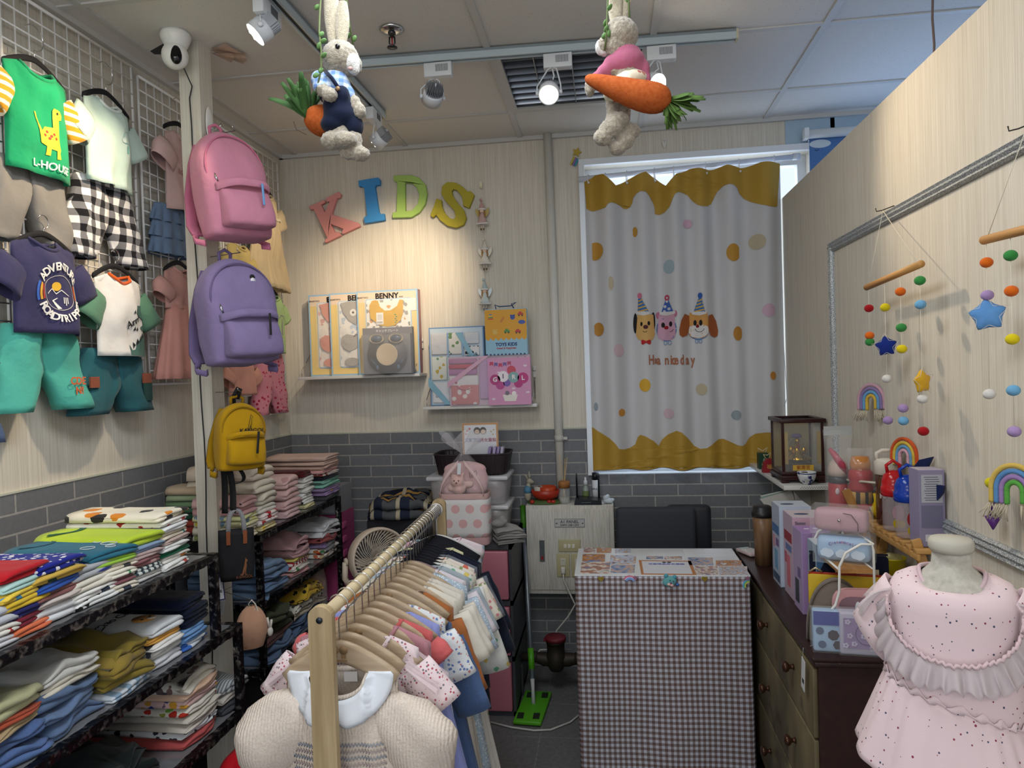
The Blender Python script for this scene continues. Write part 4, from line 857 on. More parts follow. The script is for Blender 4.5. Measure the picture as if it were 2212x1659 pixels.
letter([(832,155),(985,152),(1050,175),(1100,230),(1118,310),(1100,400),(1050,470),(985,510),(820,515),(822,472),(855,465),(862,212),(832,200)],foam('a6c866'),'light green foam letter D on the back wall',[(928,215),(985,218),(1030,260),(1050,320),(1035,400),(990,450),(932,460)])
letter([(1290,210),(1360,215),(1420,250),(1460,290),(1490,290),(1520,320),(1475,435),(1420,410),(1425,380),(1410,330),(1370,280),(1340,272),(1328,290),(1335,325),(1375,385),(1430,450),(1452,520),(1430,575),(1365,602),(1290,585),(1225,535),(1195,490),(1165,515),(1142,495),(1180,400),(1195,350),(1240,365),(1245,420),(1265,470),(1310,520),(1345,528),(1360,505),(1350,455),(1275,375),(1238,310),(1245,245)],foam('aea22e'),'olive yellow foam letter S tilted to the right on the back wall')
# ------------------------------------------------------------------ angel string
def angel(px,py,hat,skirt_c,wing,s=1,boot='7a6a45',label=''):
    c=P(px,py,y=3.615); t=thing('angel_ornament',label,'ornament',c,0)
    MB().ell((0,0,0),(.013,.012,.013)).build('head',plain('e3c7ae',.7),t)
    MB().lathe([(.017,.004),(.014,.018),(.008,.034),(.0015,.05)],(0,0,0),16).ell((-.004,0,.056),.0075).build('hat',plain(hat,.9),t)
    MB().tube([(.017*CO(a*PI/8),.015*S(a*PI/8),.006) for a in range(16)],.0045,8,closed=True).build('fur_brim',plain('e6e3dc',.95),t)
    MB().tube([(-.012,-.003,.002),(-.015,-.004,-.02),(-.012,-.005,-.036)],.0035,6).tube([(.012,-.003,.002),(.015,-.004,-.02),(.012,-.005,-.036)],.0035,6).build('hair',plain('a87b45',.8),t)
    MB().lathe([(.008,-.010),(.014,-.03),(.022,-.052),(.029,-.066)],(0,0,0),18).build('dress',plain(skirt_c,.9),t)
    MB().tube([(.029*CO(a*PI/8),.02*S(a*PI/8),-.067) for a in range(16)],.0055,8,closed=True).build('fur_hem',plain('e6e3dc',.95),t)
    for sx in(-1,1):
        MB().prism([(0,-.01),(sx*.034,.016),(sx*.036,-.004),(sx*.028,-.02),(sx*.02,-.03),(0,-.025)],.002,fr((0,.010,0),(1,0,0),(0,0,1))).build('wing',plain(wing,.5,.3),t)
        MB().cyl((sx*.006,0,-.066),(sx*.006,0,-.092),.0025,8).build('leg',plain('d9d2c2',.7),t)
        MB().ell((sx*.007,-.003,-.096),(.005,.009,.006)).build('boot',plain(boot,.4,.5),t)
    return t
angel(1041,455,'c09a94','c9a7a0','b09a5a',label='topmost angel ornament with gold wings and pink hat beside the letter S')
angel(1047,541,'d8d2c4','e0dace','cfcabc',label='middle angel ornament in cream dress on the back wall string')
angel(1047,628,'a9bdc0','c5cfcd','c9d3d6',boot='9a9a9a',label='lowest angel ornament with pale blue hat and silver wings')
q=P(1039,400,y=3.64); tag(MB().box(q,(.014,.008,.034)).ell(q+Vector((0,-.006,-.012)),.006).build('adhesive_hook',plain('dcd8b8',.4)),'small ivory adhesive hook above the angel ornaments','hook')
tag(MB().tube([P(1039,405,y=3.63),P(1041,452,y=3.63),P(1046,541,y=3.635),P(1047,625,y=3.635)],.0007,4).build('ornament_string',plain('d9d2bb')),'thin pale string holding three angel ornaments','string')
# ------------------------------------------------------------------ display ledges with gift boxes
LED=plain('dedcd6',.35)
def ledge(x0,x1,z,label,y0=3.50):
    t=thing('wall_shelf',label,'shelf',((x0+x1)/2,YB,z)); w=x1-x0
    MB().box((0,-(YB-y0)/2,-.008),(w,YB-y0,.016),0,None,.002).build('board',LED,t)
    for sx in(-1,1):
        MB().tube([(sx*(w/2-.02),-(YB-y0)+.01,-.004),(sx*(w/2-.02),-(YB-y0)+.01,.035),(sx*(w/2-.02),-.012,.13),(sx*(w/2-.02),-.012,.02)],.002,6).build('wire_guard',CHROME,t)
        MB().box((sx*(w/2-.02),-.006,.16),(.014,.010,.06)).ell((sx*(w/2-.02),-.013,.17),.009).build('wall_clip',plain('dcdad2',.4),t)
    return t
ledge(-1.585,-.935,1.543,'left white wall shelf holding boxed baby sets below the letter K')
ledge(-.925,-.345,1.372,'right white wall shelf holding gift boxes and a paper bag')
def gbox(x0,x1,z0,z1,y0,d,label,side,name='gift_box',cat='box'):
    t=thing(name,label,cat,((x0+x1)/2,y0+d/2,z0)); w=x1-x0; h=z1-z0
    MB().box((0,0,h/2),(w,d,h)).build('box_body',side,t); return t,w,h,-d/2
def panel(t,pts,c,y,th=.001,name='printed_panel',M=None,**k):
    return MB().prism(pts,th,fr((0,y,0),(1,0,0),(0,0,1),(0,-1,0))).build(name,c if not isinstance(c,str) else plain(c,.45),t)
def rect(x0,z0,x1,z1): return [(x0,z0),(x1,z0),(x1,z1),(x0,z1)]
def rrect(x0,z0,x1,z1,r=.012,n=4):
    o=[]
    for cx,cz,a in((x1-r,z1-r,0),(x0+r,z1-r,PI/2),(x0+r,z0+r,PI),(x1-r,z0+r,PI*1.5)): o+=[(cx+r*CO(a+PI/2*i/n),cz+r*S(a+PI/2*i/n)) for i in range(n+1)]
    return o
TX=lambda x,y,z: fr((x,y,z),(1,0,0),(0,0,1),(0,-1,0))
def benny(px0,label,y0,kind):
    x0=P(px0,700,y=y0).x; x1=x0+.325; z0=1.5435
    t,w,h,f=gbox(x0,x1,z0,z0+.43,y0,.05,label,plain('b9878a',.5),'boxed_baby_set')
    H_=.43; W_=w/2
    panel(t,rect(-W_,0,W_,H_),'9fc3e0',f); panel(t,rect(-W_+.008,.008,W_-.008,H_-.008),'ecd08c' if kind!='y' else 'e9cf9a',f-.001)
    panel(t,rect(-W_+.008,H_-.06,W_-.008,H_-.008),'ead3bd',f-.0012)
    panel(t,rrect(-W_+.047,.04,W_-.035,H_-.042),'9fc3e0',f-.002); panel(t,rrect(-W_+.051,.044,W_-.039,H_-.046),'e4e2e0',f-.003)
    text('BENNY',.038,TX(0.0,f-.0035,H_-.030),plain('1c1c1e'),t,'lettering',.0004,bold=.0012); text('mini',.012,TX(.075,f-.0035,H_-.036),plain('4a4a4a'),t,'lettering',.0003)
    text('BEARTWO',.012,fr((-W_+.034,f-.0035,H_-.030),(1,0,.5),(-.5,0,1),(0,-1,0)) if 0 else TX(-W_+.034,f-.0035,H_-.034),plain('4a4a4a'),t,'lettering',.0003)
    g=pl('d98f7f') if kind=='p' else pl('a9a49f') if kind=='g' else cloth('eceae6','9a9a98','print',1.2,'d9a060')
    MB().grid(lambda u,v:Vector((-W_+.053+(w-.094)*u,f-.0045-.006*S(PI*u)*S(PI*v)-.003*nz(u*9,v*12,0,px0),.047+(H_-.096)*v)),16,22).build('folded_clothes',cloth('e8e4e0','b8c6d8','print',1) if kind=='g' else cloth('eadfd8','d9a5a0','print',1) if kind=='p' else g,t)
    if kind=='y':
        bib=[(-.088,.115),(-.075,.105),(-.04,.075),(0,.068),(.04,.072),(.07,.095),(.085,.13),(.088,.20),(.07,.203),(.055,.17),(.02,.150),(-.01,.15),(-.035,.17),(-.045,.203),(-.075,.203),(-.09,.18)]
        panel(t,[(a,b+.175) for a,b in bib],pl('d9aa1e'),f-.011,.003,'yellow_bib')
        panel(t,rect(-.055,.255,-.018,.315),'e8e6e4',f-.015,.001,'price_tag')
        q=MB()
        for i in range(8): q.box((-.050+i*.0037,f-.0165,.265),(.0014,.0004,.010))
        for i in range(4): q.box((-.036,f-.0165,.303-i*.007),(.024,.0004,.001))
        q.build('barcode',plain('2b2b2b'),t)
        for i in range(5): panel(t,circ(.045+.003*(i%2)*2,.262+i*.010,.005,8,.003),'4f8a5a',f-.0145,.0005,'leaf_print')
        panel(t,rect(W_-.042,H_-.11,W_-.010,H_-.045),'dfe4e2',f-.0035,.0004,'sticker')
    else:
        MB().tube([(-.03,f-.014,.20),(-.015,f-.016,.215),(0,f-.016,.2),(.015,f-.016,.215),(.03,f-.014,.2)],.004,6).build('ribbon_tie',g,t)
        panel(t,[(-.095,.375),(-.05,.385),(.0,.38),(.035,.33),(.02,.27),(-.02,.262),(-.055,.285),(-.085,.33)],g,f-.011,.003,'bib'); panel(t,circ(-.03,.325,.018,16),'e2e0dc',f-.0135,.0006,'eye_print') if kind=='g' else None; panel(t,circ(-.03,.325,.006,10),'3a2a1f',f-.0145,.0006,'pupil_print') if kind=='g' else None; panel(t,[(-.095,.20),(-.07,.215),(-.045,.21),(-.01,.20),(.0,.17),(-.02,.14),(-.055,.125),(-.085,.14),(-.1,.17)],g,f-.011,.004,'mitten')
        panel(t,circ(-.045,.07,.04,16,.022),g,f-.012,.002,'bootee')
    MB().box((0,f-.019,H_*.5),(w-.09,.0006,H_-.09)).build('clear_window',glassy('ffffff',.08,.06),t)
    return t
benny(668,'rearmost boxed baby set with pink clothes on the left wall shelf',3.585,'p')
benny(713,'middle boxed baby set with grey clothes on the left wall shelf',3.565 -.03,'g') if 0 else benny(713,'middle boxed baby set with grey clothes on the left wall shelf',3.555,'g')
benny(772,'front boxed baby set with a yellow bib on the left wall shelf',3.525 -.003+.0,'y') if 0 else benny(772,'front boxed baby set with a yellow bib on the left wall shelf',3.53,'y')
# tableware box
x0,x1=P(787,700,y=3.50).x,P(893,700,y=3.50).x
t,w,h,f=gbox(x0,x1,1.5435,1.5435+.235,3.47,.035,'clear fronted grey box with a beige bowl and blue cups on the left wall shelf',plain('77777c',.4),'tableware_box')
panel(t,rect(-w/2,h-.035,w/2,h),'8b8a8e',f-.0006); text('キャッチプレート',.015,TX(0,f-.0016,h-.017),plain('e6e6e6'),t,'lettering',.0003)
MB().lathe([(.0,0),(.088,0),(.1,.006),(.104,.010)],(0,f-.002,.10),32,0,(0,-1,0)).build('round_tray',plain('6d6d73',.35),t)
MB().lathe([(.0,.004),(.04,.004),(.053,.010),(.056,.014),(.053,.014),(.038,.008),(0,.007)],(0,f-.006,.098),32,0,(0,-1,0)).build('bowl',plain('cdb99a',.35),t)
for sx in(-1,1):
    MB().lathe([(.0,.003),(.024,.003),(.034,.012),(.037,.014),(.037,.010),(.030,.002)],(sx*.050,f-.010,.178),24,0,(0,-1,0),sy=.62).build('cup',plain('c4b191',.35),t)
    MB().lathe([(0,0),(.029,.001),(.029,.002)],(sx*.050,f-.0235,.178),24,0,(0,-1,0),sy=.62).build('cup_inside',plain('3d5068',.3),t)
    MB().tube([(sx*.09,f-.008,.085),(sx*.06,f-.010,.045)],.004,8).ell((sx*.055,f-.010,.035),(.009,.005,.013)).build('spoon',plain('4d6b86',.3),t)
MB().box((0,f-.030,h*.43),(w-.004,.0006,h*.84)).build('clear_cover',glassy('ffffff',.10,.05),t)
# blue and pink boxed sets
z0=1.3725; X=lambda px,y=3.52:P(px,800,y=y).x
t,w,h,f=gbox(X(930,3.56),X(1048,3.56),z0,z0+.40,3.55,.045,'blue edged gift box with pale blue ribbon at the back of the right shelf',plain('6e93bd',.5))
panel(t,rect(-w/2+.006,.006,w/2-.006,h-.006),'c4d3dd',f-.0006)
for (a,b,c,d,m_) in((-.13,.26,-.045,.37,pl('d8d8da')),(-.04,.26,.03,.37,cloth('e5e2d8','4f7d8a','print',1.3,'7a9a6a')),(-.13,.13,-.05,.25,cloth('dfe2d8','7aa08a','print',1.3,'c9b060')),(-.13,.015,-.04,.12,pl('e4e4e6')),(.045,.31,.12,.37,pl('dddfe2')),(.045,.25,.12,.30,cloth('e5e2e0','3c3c42','print',1.6))):
    MB().box(((a+b*0+c)/2,f-.008,(b+d)/2),(c-a,.014,d-b),0,None,.006).build('folded_clothes',m_,t)
MB().box((-.04,f-.018,.31),(.008,.002,.12)).box((.035,f-.018,.31),(.008,.002,.12)).build('divider',plain('8fb0cf'),t)
MB().prism([(.0,.37),(.03,.37),(.10,.24),(.075,.24)],.001,TX(0,f-.019,0)).build('ribbon',plain('88b6c8',.35),t); MB().prism([(-.148,.15),(-.148,.10),(-.06,.005),(-.03,.005)],.001,TX(0,f-.019,0)).build('ribbon',plain('88b6c8',.35),t)
MB().tube([(.085,f-.022,.25),(.065,f-.022,.265),(.055,f-.022,.25),(.085,f-.022,.25),(.105,f-.022,.265),(.115,f-.022,.25),(.085,f-.022,.25)],.003,6).tube([(.085,f-.022,.25),(.07,f-.022,.23)],.003,6).tube([(.085,f-.022,.25),(.10,f-.022,.23)],.003,6).build('bow',plain('88b6c8',.35),t)
text('Cara',.018,fr((-.105,f-.0175,.06),(0,0,1),(-1,0,0),(0,-1,0)),plain('23242a'),t,'lettering',.0003)
t,w,h,f=gbox(X(971,3.50),X(1146,3.50),z0,z0+.245,3.49,.05,'pink gift box with a diagonal ribbon in front on the right wall shelf',plain('c9a9bb',.5))
for (a,b,c,d,m_) in((-.205,.21,-.06,.235,pl('c886ae')),(-.205,.185,-.06,.207,pl('d3596d')),(-.205,.155,-.06,.183,pl('bf7fae')),(-.195,.005,-.055,.105,cloth('cf7f80','e8dfdc','print',1.1)),(-.205,.10,-.055,.15,cloth('e4dcdc','d2a84a','print',1.0,'c76a8a')),(-.05,.03,.0,.235,pl('c79ec4')),(.04,.20,.20,.235,cloth('dfdcd6','8a6a5a','print',2))):
    MB().box(((a+c)/2,f-.007,(b+d)/2),(c-a,.012,d-b),0,None,.006).build('folded_clothes',m_,t)
MB().tube([(-.165,f-.016,.098),(-.145,f-.018,.085),(-.125,f-.018,.082),(-.10,f-.018,.085),(-.085,f-.016,.098)],.003,6).build('neckline',pl('d98f98'),t)
MB().prism([(-.21,.09),(-.21,.12),(-.02,.245),(.005,.245)],.001,TX(0,f-.018,0)).build('ribbon',plain('d79bb6',.35),t)
MB().box((0,f-.021,h/2),(w,.0006,h)).build('clear_lid',glassy('ffffff',.08,.05),t)
# GIRL gift card
t,w,h,f=gbox(X(1054,3.455),X(1146,3.455),z0,z0+.232,3.45,.012,'pink picture box with balloons spelling GIRL on the right wall shelf',plain('c98fae',.5))
panel(t,rect(-w/2,0,w/2,h),'cf93b6',f-.0006)
for i,c_ in enumerate(('c0395c','6f5a9a','c0395c','6f5a9a','b04a6a')): panel(t,[(-.095+i*.022,.205+.004*abs(i-2)),(-.077+i*.022,.205+.004*abs(i-2)),(-.077+i*.022,.185+.004*abs(i-2)),(-.086+i*.022,.192+.004*abs(i-2)),(-.095+i*.022,.185+.004*abs(i-2))],c_,f-.0016,.0006,'flag_print')
for x_,z_,r_,c_,tx in((-.07,.125,.026,'b13c7a','G'),(-.03,.14,.027,'ece3e6','I'),(.022,.135,.027,'7fa6a6','R'),(.068,.13,.027,'b8327a','L'),(-.045,.098,.022,'b84a8a',''),(-.012,.108,.018,'7a5ea8',''),(.045,.105,.022,'b03478',''),(.012,.17,.022,'c4485e','')):
    panel(t,circ(x_,z_,r_,18),c_,f-.0022-(.0006 if tx else 0),.0005,'balloon_print')
    if tx: text(tx,.030,TX(x_,f-.0040,z_),plain('ece3e6' if tx!='I' else '6a4a7a'),t,'lettering',.0003,bold=.001)
panel(t,[(-.035,.05),(.04,.05),(.03,.018),(-.025,.018)],'e4ddd4',f-.0022,.0005,'basket_print'); panel(t,circ(-.012,.058,.011,12),'77707a',f-.0028,.0005,'animal_print'); panel(t,circ(.022,.056,.011,12),'ece8e6',f-.0028,.0005,'animal_print')
for x_,z_ in((-.08,.03),(.08,.19),(.09,.06),(-.05,.16),(.02,.08)): panel(t,circ(x_,z_,.010,10,.005),'e2ccd8',f-.0020,.0004,'cloud_print')
# TOYS KIDS bag
zb=z0+.2455; 
t,w,h,f=gbox(X(1053,3.50),X(1142,3.50),zb,zb+.228,3.475,.06,'yellow and blue paper gift bag with toy drawings standing on the pink gift box',plain('9cbfd0',.5),'paper_bag','bag')
panel(t,rect(-w/2,0,w/2,h),'8fbcd2',f-.0006); sc_=[(-w/2,.225),(w/2,.225)]+[(w/2-(w/8)*(k+i/6),.085-.012*S(PI*i/6)) for k in range(8) for i in range(7)]
panel(t,sc_,'d79a16',f-.0014,.0006,'yellow_print')
text('TOYS KIDS',.022,TX(0,f-.0024,.052),plain('243a74'),t,'lettering',.0004,bold=.0009); text('Sweet & Happiness',.0125,TX(0,f-.0024,.034),plain('b03a30'),t,'lettering',.0003,bold=.0004)
for i in range(22): 
    if i%2==0: panel(t,rect(-w/2+i*w/22,0,-w/2+(i+1)*w/22,.007),'23345e',f-.0018,.0004,'check_print')
def toyp(x,z,c,k):
    if k==0: panel(t,circ(x,z,.012,14),c,f-.0022,.0004,'bear_print'); panel(t,circ(x-.009,z+.010,.004,8),c,f-.0022,.0004,'bear_print'); panel(t,circ(x+.009,z+.010,.004,8),c,f-.0022,.0004,'bear_print')
    elif k==1: panel(t,rect(x-.014,z-.006,x+.014,z+.004),c,f-.0022,.0004,'car_print'); panel(t,rect(x-.008,z+.004,x+.006,z+.011),c,f-.0022,.0004,'car_print'); panel(t,circ(x-.008,z-.008,.004,8),'2b2b2b',f-.0026,.0004,'wheel_print'); panel(t,circ(x+.008,z-.008,.004,8),'2b2b2b',f-.0026,.0004,'wheel_print')
    elif k==2: panel(t,[(x-.010,z-.012),(x+.004,z+.012),(x+.016,z+.014),(x+.012,z+.002),(x,z-.014)],c,f-.0022,.0004,'rocket_print')
    else:
        for i in range(4): panel(t,rect(x-.013+i*.002,z-.012+i*.007,x+.013-i*.002,z-.007+i*.007),('c0392b','3a8f4a','e8c23a','3a66b8')[i],f-.0022,.0004,'stacking_ring_print')
toyp(-.055,.115,'d9b45a',0); toyp(.005,.118,'4a8a3a',1); toyp(.06,.115,'b8352c',1); toyp(-.075,.19,'',3); toyp(-.02,.175,'c97a2a',2); toyp(.035,.185,'2b4a9a',0); toyp(.075,.20,'b8352c',1)
panel(t,circ(.08,.16,.018,12,.01),'3454a8',f-.0022,.0004,'cloud_print')
for y_ in(0,): MB().tube([(-.045,f+.01,h-.006),(-.052,f+.005,h+.022),(-.03,f+.002,h+.012),(.03,f+.002,h+.014),(.055,f+.004,h+.030),(.03,f+.004,h+.024),(.045,f+.01,h-.006)],.003,6).build('ribbon_handle',plain('27436e',.6),t)
# ------------------------------------------------------------------ pipe, stickers
t=thing('water_pipe','white painted pipe running down the back wall beside the curtain','pipe',(-.245,3.625,0))
MB().cyl((-.012,0,H),(0,0,.62),.021,18).build('pipe_run',plain('cfccc2',.4),t)
MB().cyl((-.0035,0,1.20),(-.003,0,1.17),.0235,18).box((.025,.01,1.185),(.03,.02,.014)).build('pipe_clamp',plain('bdbab2',.4),t)
c=P(1240,338,y=3.648); t=thing('shooting_star_sticker','rainbow shooting star sticker on the wall left of the window','sticker',c)
MB().prism(star(.015,.02,.026,.5,5,1.2),.004,TX(0,0,0)).build('star',plain('b39a2f',.5),t)
for i,c_ in enumerate(('b3a83a','8a6aa8','3f8fa8')): MB().prism([(-.002+i*.009,.002-i*.006),(.007+i*.009,-.004-i*.006),(-.012+i*.009,-.045-i*.004),(-.022+i*.009,-.038-i*.004)],.003,TX(0,0,0)).build('rainbow_band',plain(c_,.5),t)
c=P(1435,311,y=3.648); t=thing('balloon_sticker','small white balloon shaped wall sticker above the curtain','sticker',c)
MB().prism([(.012*CO(a),.010+.016*S(a)) for a in [i*PI/8 for i in range(-1,10)]]+[(-.003,-.022),(.003,-.022)],.003,TX(0,0,0)).build('balloon',plain('d6d2c8',.5),t)
MB().prism(circ(-.004,.016,.002,6),.004,TX(0,0,0)).prism(circ(.004,.016,.002,6),.004,TX(0,0,0)).prism(circ(0,.009,.002,6),.004,TX(0,0,0)).build('basket_dots',plain('6a6a6a'),t)
# ------------------------------------------------------------------ window and curtain
WF=plain('d5dade',.4)
mb=MB()
mb.bb((WX0-.028,YB-.03,WZ0),(WX0,YB-.0005,WZ1)); mb.bb((WX0-.028,YB-.03,WZ1),(WX1+.0,YB-.0005,WZ1+.03))
struct(mb.build('trim_2',plain('dfe3e6',.35)))
t=D.objects.new('window_1',None); COL.objects.link(t); t['kind']='structure'
mb=MB(); yy=YB+.09
for a,b in(((WX0,WZ0),(WX1,WZ0+.045)),((WX0,WZ1-.045),(WX1,WZ1)),((WX0,WZ0+.045),(WX0+.04,WZ1-.045)),((WX1-.04,WZ0+.045),(WX1,WZ1-.045)),((.40,WZ0+.045),(.45,WZ1-.045))): mb.bb((a[0],yy-.02,a[1]),(b[0],yy+.03,b[1]))
mb.build('window_frame',WF,t); MB().bb((WX0,YB,WZ0-.005),(WX1,YB+.15,WZ0+.004)).build('window_sill',WF,t)
MB().bb((WX0,yy,WZ0),(WX1,yy+.004,WZ1)).build('window_glass',glassy('dfe9f2',.12,.02,'window_pane'),t)
# blind window next door
t=D.objects.new('window_2',None); COL.objects.link(t); t['kind']='structure'
MB().bb((BX0,YB+.1,BZ0),(XR,YB+.104,BZ1)).build('window_glass',glassy('dfe9f2',.12,.02,'window_pane'),t)
c=P(1745,290,y=3.60)
t=thing('roller_blind','blue roller blind with a pale cloud print beyond the partition','blind',(c.x+.35,3.60,c.z))
MB().cyl((-.35,0,0),(.45,0,0),.022,20).build('roller_tube',plain('cfd8de',.35),t)
bm_=plain('4f77ad',.8); bm_2=None
MB().bb((-.34,-.003+.02,-1.3),(.44,-.0015+.02,-.0)).build('fabric',bm_,t)
panel(t,[(-.29+.05*CO(a)+.12*0,-.045+.02*S(a)) for a in [i*PI/8 for i in range(16)]],'c8d4dc',.016,.0006,'cloud_print')
for sx in(0,.10): MB().tube([(-.315+sx,.0145,-.072),(-.305+sx,.0145,-.078),(-.295+sx,.0145,-.07)],.0012,4).build('line_print',plain('22304e'),t)
MB().box((-.36,0,0),(.02,.05,.05)).build('bracket',plain('e6e8ea',.4),t)
cp=[]
mb=MB()
for i in range(70): mb.ell((-.355,-.028,-.02-i*.010),.0035,0,6,4)
mb.build('bead_chain',plain('e8eaec',.4),t)
# rod and rings
a=P(1250,387,y=3.60); b=P(1722,338,y=3.60); zr=(a.z+b.z)/2
t=thing('curtain_rod','white tension rod carrying the curtain rings across the window','curtain rod',(a.x,3.60,a.z))
tb=MB().cyl((0,0,0),(b.x-a.x,0,b.z-a.z),.0125,18); tb.build('rod',plain('cfd6e2',.35),t)
MB().cyl((b.x-a.x-.02,0,b.z-a.z),(b.x-a.x+.012,0,b.z-a.z),.016,18).build('end_cap',plain('cfd6e2',.35),t)
CY=3.57
hem=[(1262,392),(1285,378),(1302,379),(1330,402),(1358,385),(1395,371),(1418,384),(1438,402),(1460,378),(1490,365),(1529,366),(1570,357),(1600,362),(1640,354),(1686,352)]
hx=[(P(x_,y_,y=CY).x,P(x_,y_,y=CY).z) for x_,y_ in hem]
CX0=hx[0][0]; CX1=hx[-1][0]; zbot=P(1450,1014,y=CY).z
class Curt:
    def y(s,x,z):
        u=(x-CX0)/(CX1-CX0); k=max(0,min(1,(z-zbot)/1.5)); a=.024+.010*nz(x*3,z*.6,0,4)
        return CY-a*S(x*41+2.2*nz(x*2.3,z*.25,0,7))-.013*S(x*17+1+.3*S(z*1.3))-.006*nz(x*6,z*1.2,0,2)
    def on(s,x,z,off=.0012): return Vector((x,s.y(x,z)-off,z))
CU_=Curt()
t=thing('curtain','white curtain printed with yellow drips, dots and three party hat animals','curtain',(0,0,0))
def curtmat():
    m=NT('curtain_cloth',.8,0,.15); m.col(lin('c8c8ca')); m.bump(m.noise(500,1),.15,.001); return m.m
MB().grid(lambda u,v:(lambda x:(lambda zt:CU_.on(x,zt+(zbot+.006*S(x*30)-zt)*v,0))(lerp(x,hx)))(CX0+(CX1-CX0)*u),260,60).build('cloth',curtmat(),t,solid=.0012)
def pcurt(pts,col,name,off=.0046):
    return decal(CU_,t,pts,col,name,off=off)
def CP(X,Y_,which=0):
    if which==0: v=P(1220+X/3.95,240+Y_/3.95,y=CY)
    elif which==1: v=P(1240+X/3.771,600+Y_/3.771,y=CY)
    return (v.x,v.z)
YEL='b08c34'
bot_=[CP(*q) for q in [(185,830),(230,850),(300,845),(345,838),(365,808),(400,792),(440,797),(470,805),(500,826),(530,828),(560,812),(575,780),(585,735),(610,705),(645,688),(690,690),(720,720),(755,775),(770,820),(772,870),(810,878),(850,865),(890,825),(915,760),(935,720),(965,700),(1010,700),(1050,720),(1090,775),(1130,812),(1170,820),(1215,812),(1255,785),(1285,720),(1305,680),(1350,640),(1400,627),(1440,632),(1470,655),(1490,700),(1530,740),(1600,780),(1660,808),(1720,825),(1780,825),(1812,815)]]
pcurt([(x_,z_-.001) for x_,z_ in hx]+bot_[::-1],YEL,'yellow_drip_print',.0046)
top_=[CP(*q,1) for q in [(150,1215),(200,1255),(290,1305),(340,1350),(365,1390),(410,1398),(460,1388),(500,1360),(520,1300),(540,1280),(580,1290),(650,1330),(690,1370),(720,1320),(770,1275),(830,1243),(870,1255),(930,1310),(980,1370),(1030,1395),(1080,1385),(1140,1345),(1180,1320),(1220,1315),(1270,1335),(1330,1362),(1370,1368),(1400,1350),(1430,1305),(1480,1270),(1550,1255),(1640,1255)]]
top_=[(CX0,top_[0][1])]+top_[1:]+[(CX1,top_[-1][1])]
pcurt(top_+[(CX1-(CX1-CX0)*i/20,zbot+.004+.006*S((CX1-(CX1-CX0)*i/20)*30)) for i in range(21)],YEL,'yellow_drip_print')
def blob_(X,Y_,r,wh,c,ry=None,cut=None):
    x_,z_=CP(X,Y_,wh); pts=circ(x_,z_,r,20,ry or r)
    if cut: pts=[(min(max(a,x_+cut[0]*r),x_+cut[1]*r),b) for a,b in pts]
    pcurt(pts,c,'dot_print')
OR='b47f34'
for q in((258,1195,.040,0,'b98a34',.045,(-.35,1)),(598,1030,.012,0,'b98a34',.025,(-.8,1)),(1047,962,.022,0,'c9a6b8'),(887,1330,.026,0,'9db0b8',.034,(-1,.9)),(1437,1208,.034,0,'b98a34',.043,(-1,.8)),(1636,1120,.037,0,'b9ae94'),(393,1475,.014,0,'b9ae94',.034,(-.8,1)),
  (200,420,.026,1,OR,.034,(-.8,1)),(365,592,.026,1,'cdb3ba',.031),(1578,268,.032,1,'c9a9bb',.032),(1332,455,.023,1,OR,.035,(-1,.9)),(577,875,.027,1,'d3a534',.032),(1037,908,.026,1,'bdb094',.028),(1612,797,.016,1,'c2863a',.020),(390,1097,.016,1,'c2863a',.019),(771,1107,.024,1,'c9b0b8',.026),(1318,1117,.023,1,'929da4',.024),(178,1050,.010,1,'8f9aa6',.02)): blob_(*q)
# animals
def an(pts,c,off=.003,name='animal_print'): return decal(CU_,t,[CP(a,b,1) for a,b in pts],c,name,off=off+.0022)
def ce(X,Y_,rx,ry,c,off=.003,n=20,name='animal_print'): an(circ(X,Y_,rx,n,ry),c,off,name)
def ring(X,Y_,rx,ry,wd,a0,a1,c,off): an([(X+rx*CO(a0+(a1-a0)*i/16),Y_+ry*S(a0+(a1-a0)*i/16)) for i in range(17)]+[(X+(rx+wd)*CO(a1-(a1-a0)*i/16),Y_+(ry+wd)*S(a1-(a1-a0)*i/16)) for i in range(17)],c,off)
def face(X,W_,T,B,c): 
    an([(X-W_*.85,T),(X+W_*.85,T),(X+W_*.95,(T+B)/2),(X+W_*1.02,B-50),(X+W_*.8,B-15),(X+W_*.4,B),(X-W_*.4,B),(X-W_*.8,B-15),(X-W_*1.02,B-50),(X-W_*.95,(T+B)/2)],c,.0034)
def hat(X0,X1,Xt,T,B,pc,kind):
    an([(Xt-12,T),(Xt+12,T),(X1,B-8),((X0+X1)/2,B+4),(X0,B-8)],'3a6da8' if kind!='d' else '3a5fa8',.0050,'party_hat_print'); ce(Xt,T-22,18,24,pc,.0054,14,'pompom_print')
    if kind!='d':
        for k in range(4):
            v=(k+.7)/4.4; xa=Xt-12+(X0-Xt+12)*v; xb=Xt+12+(X1-Xt-12)*v; z_=T+(B-T)*v
            an([(xa,z_),(xb,z_-16),(xb,z_-5),(xa,z_+11)],'cfa444',.0056,'stripe_print')
    else:
        for k in((0,-70,10),(-14,-30,12),(16,-10,12),(-18,8,10),(0,-100,8)): ce(Xt+k[0],B-20+k[1]-6,k[2],k[2],'c9c9cc',.0056,10,'spot_print')
    an([(X0-14,B-14),(X1+14,B-14),(X1+12,B+6),((X0+X1)/2,B+20),(X0-12,B+8)],'d2d0ce',.0058,'brim_print')
ce(500,370,17,82,'141416'); ce(646,360,17,80,'141416'); ring(582,440,74,76,6,.15,PI-.15,'5a7fae',.0031); face(582,76,300,515,'d2a765'); hat(518,610,533,170,290,'c9708a','s')
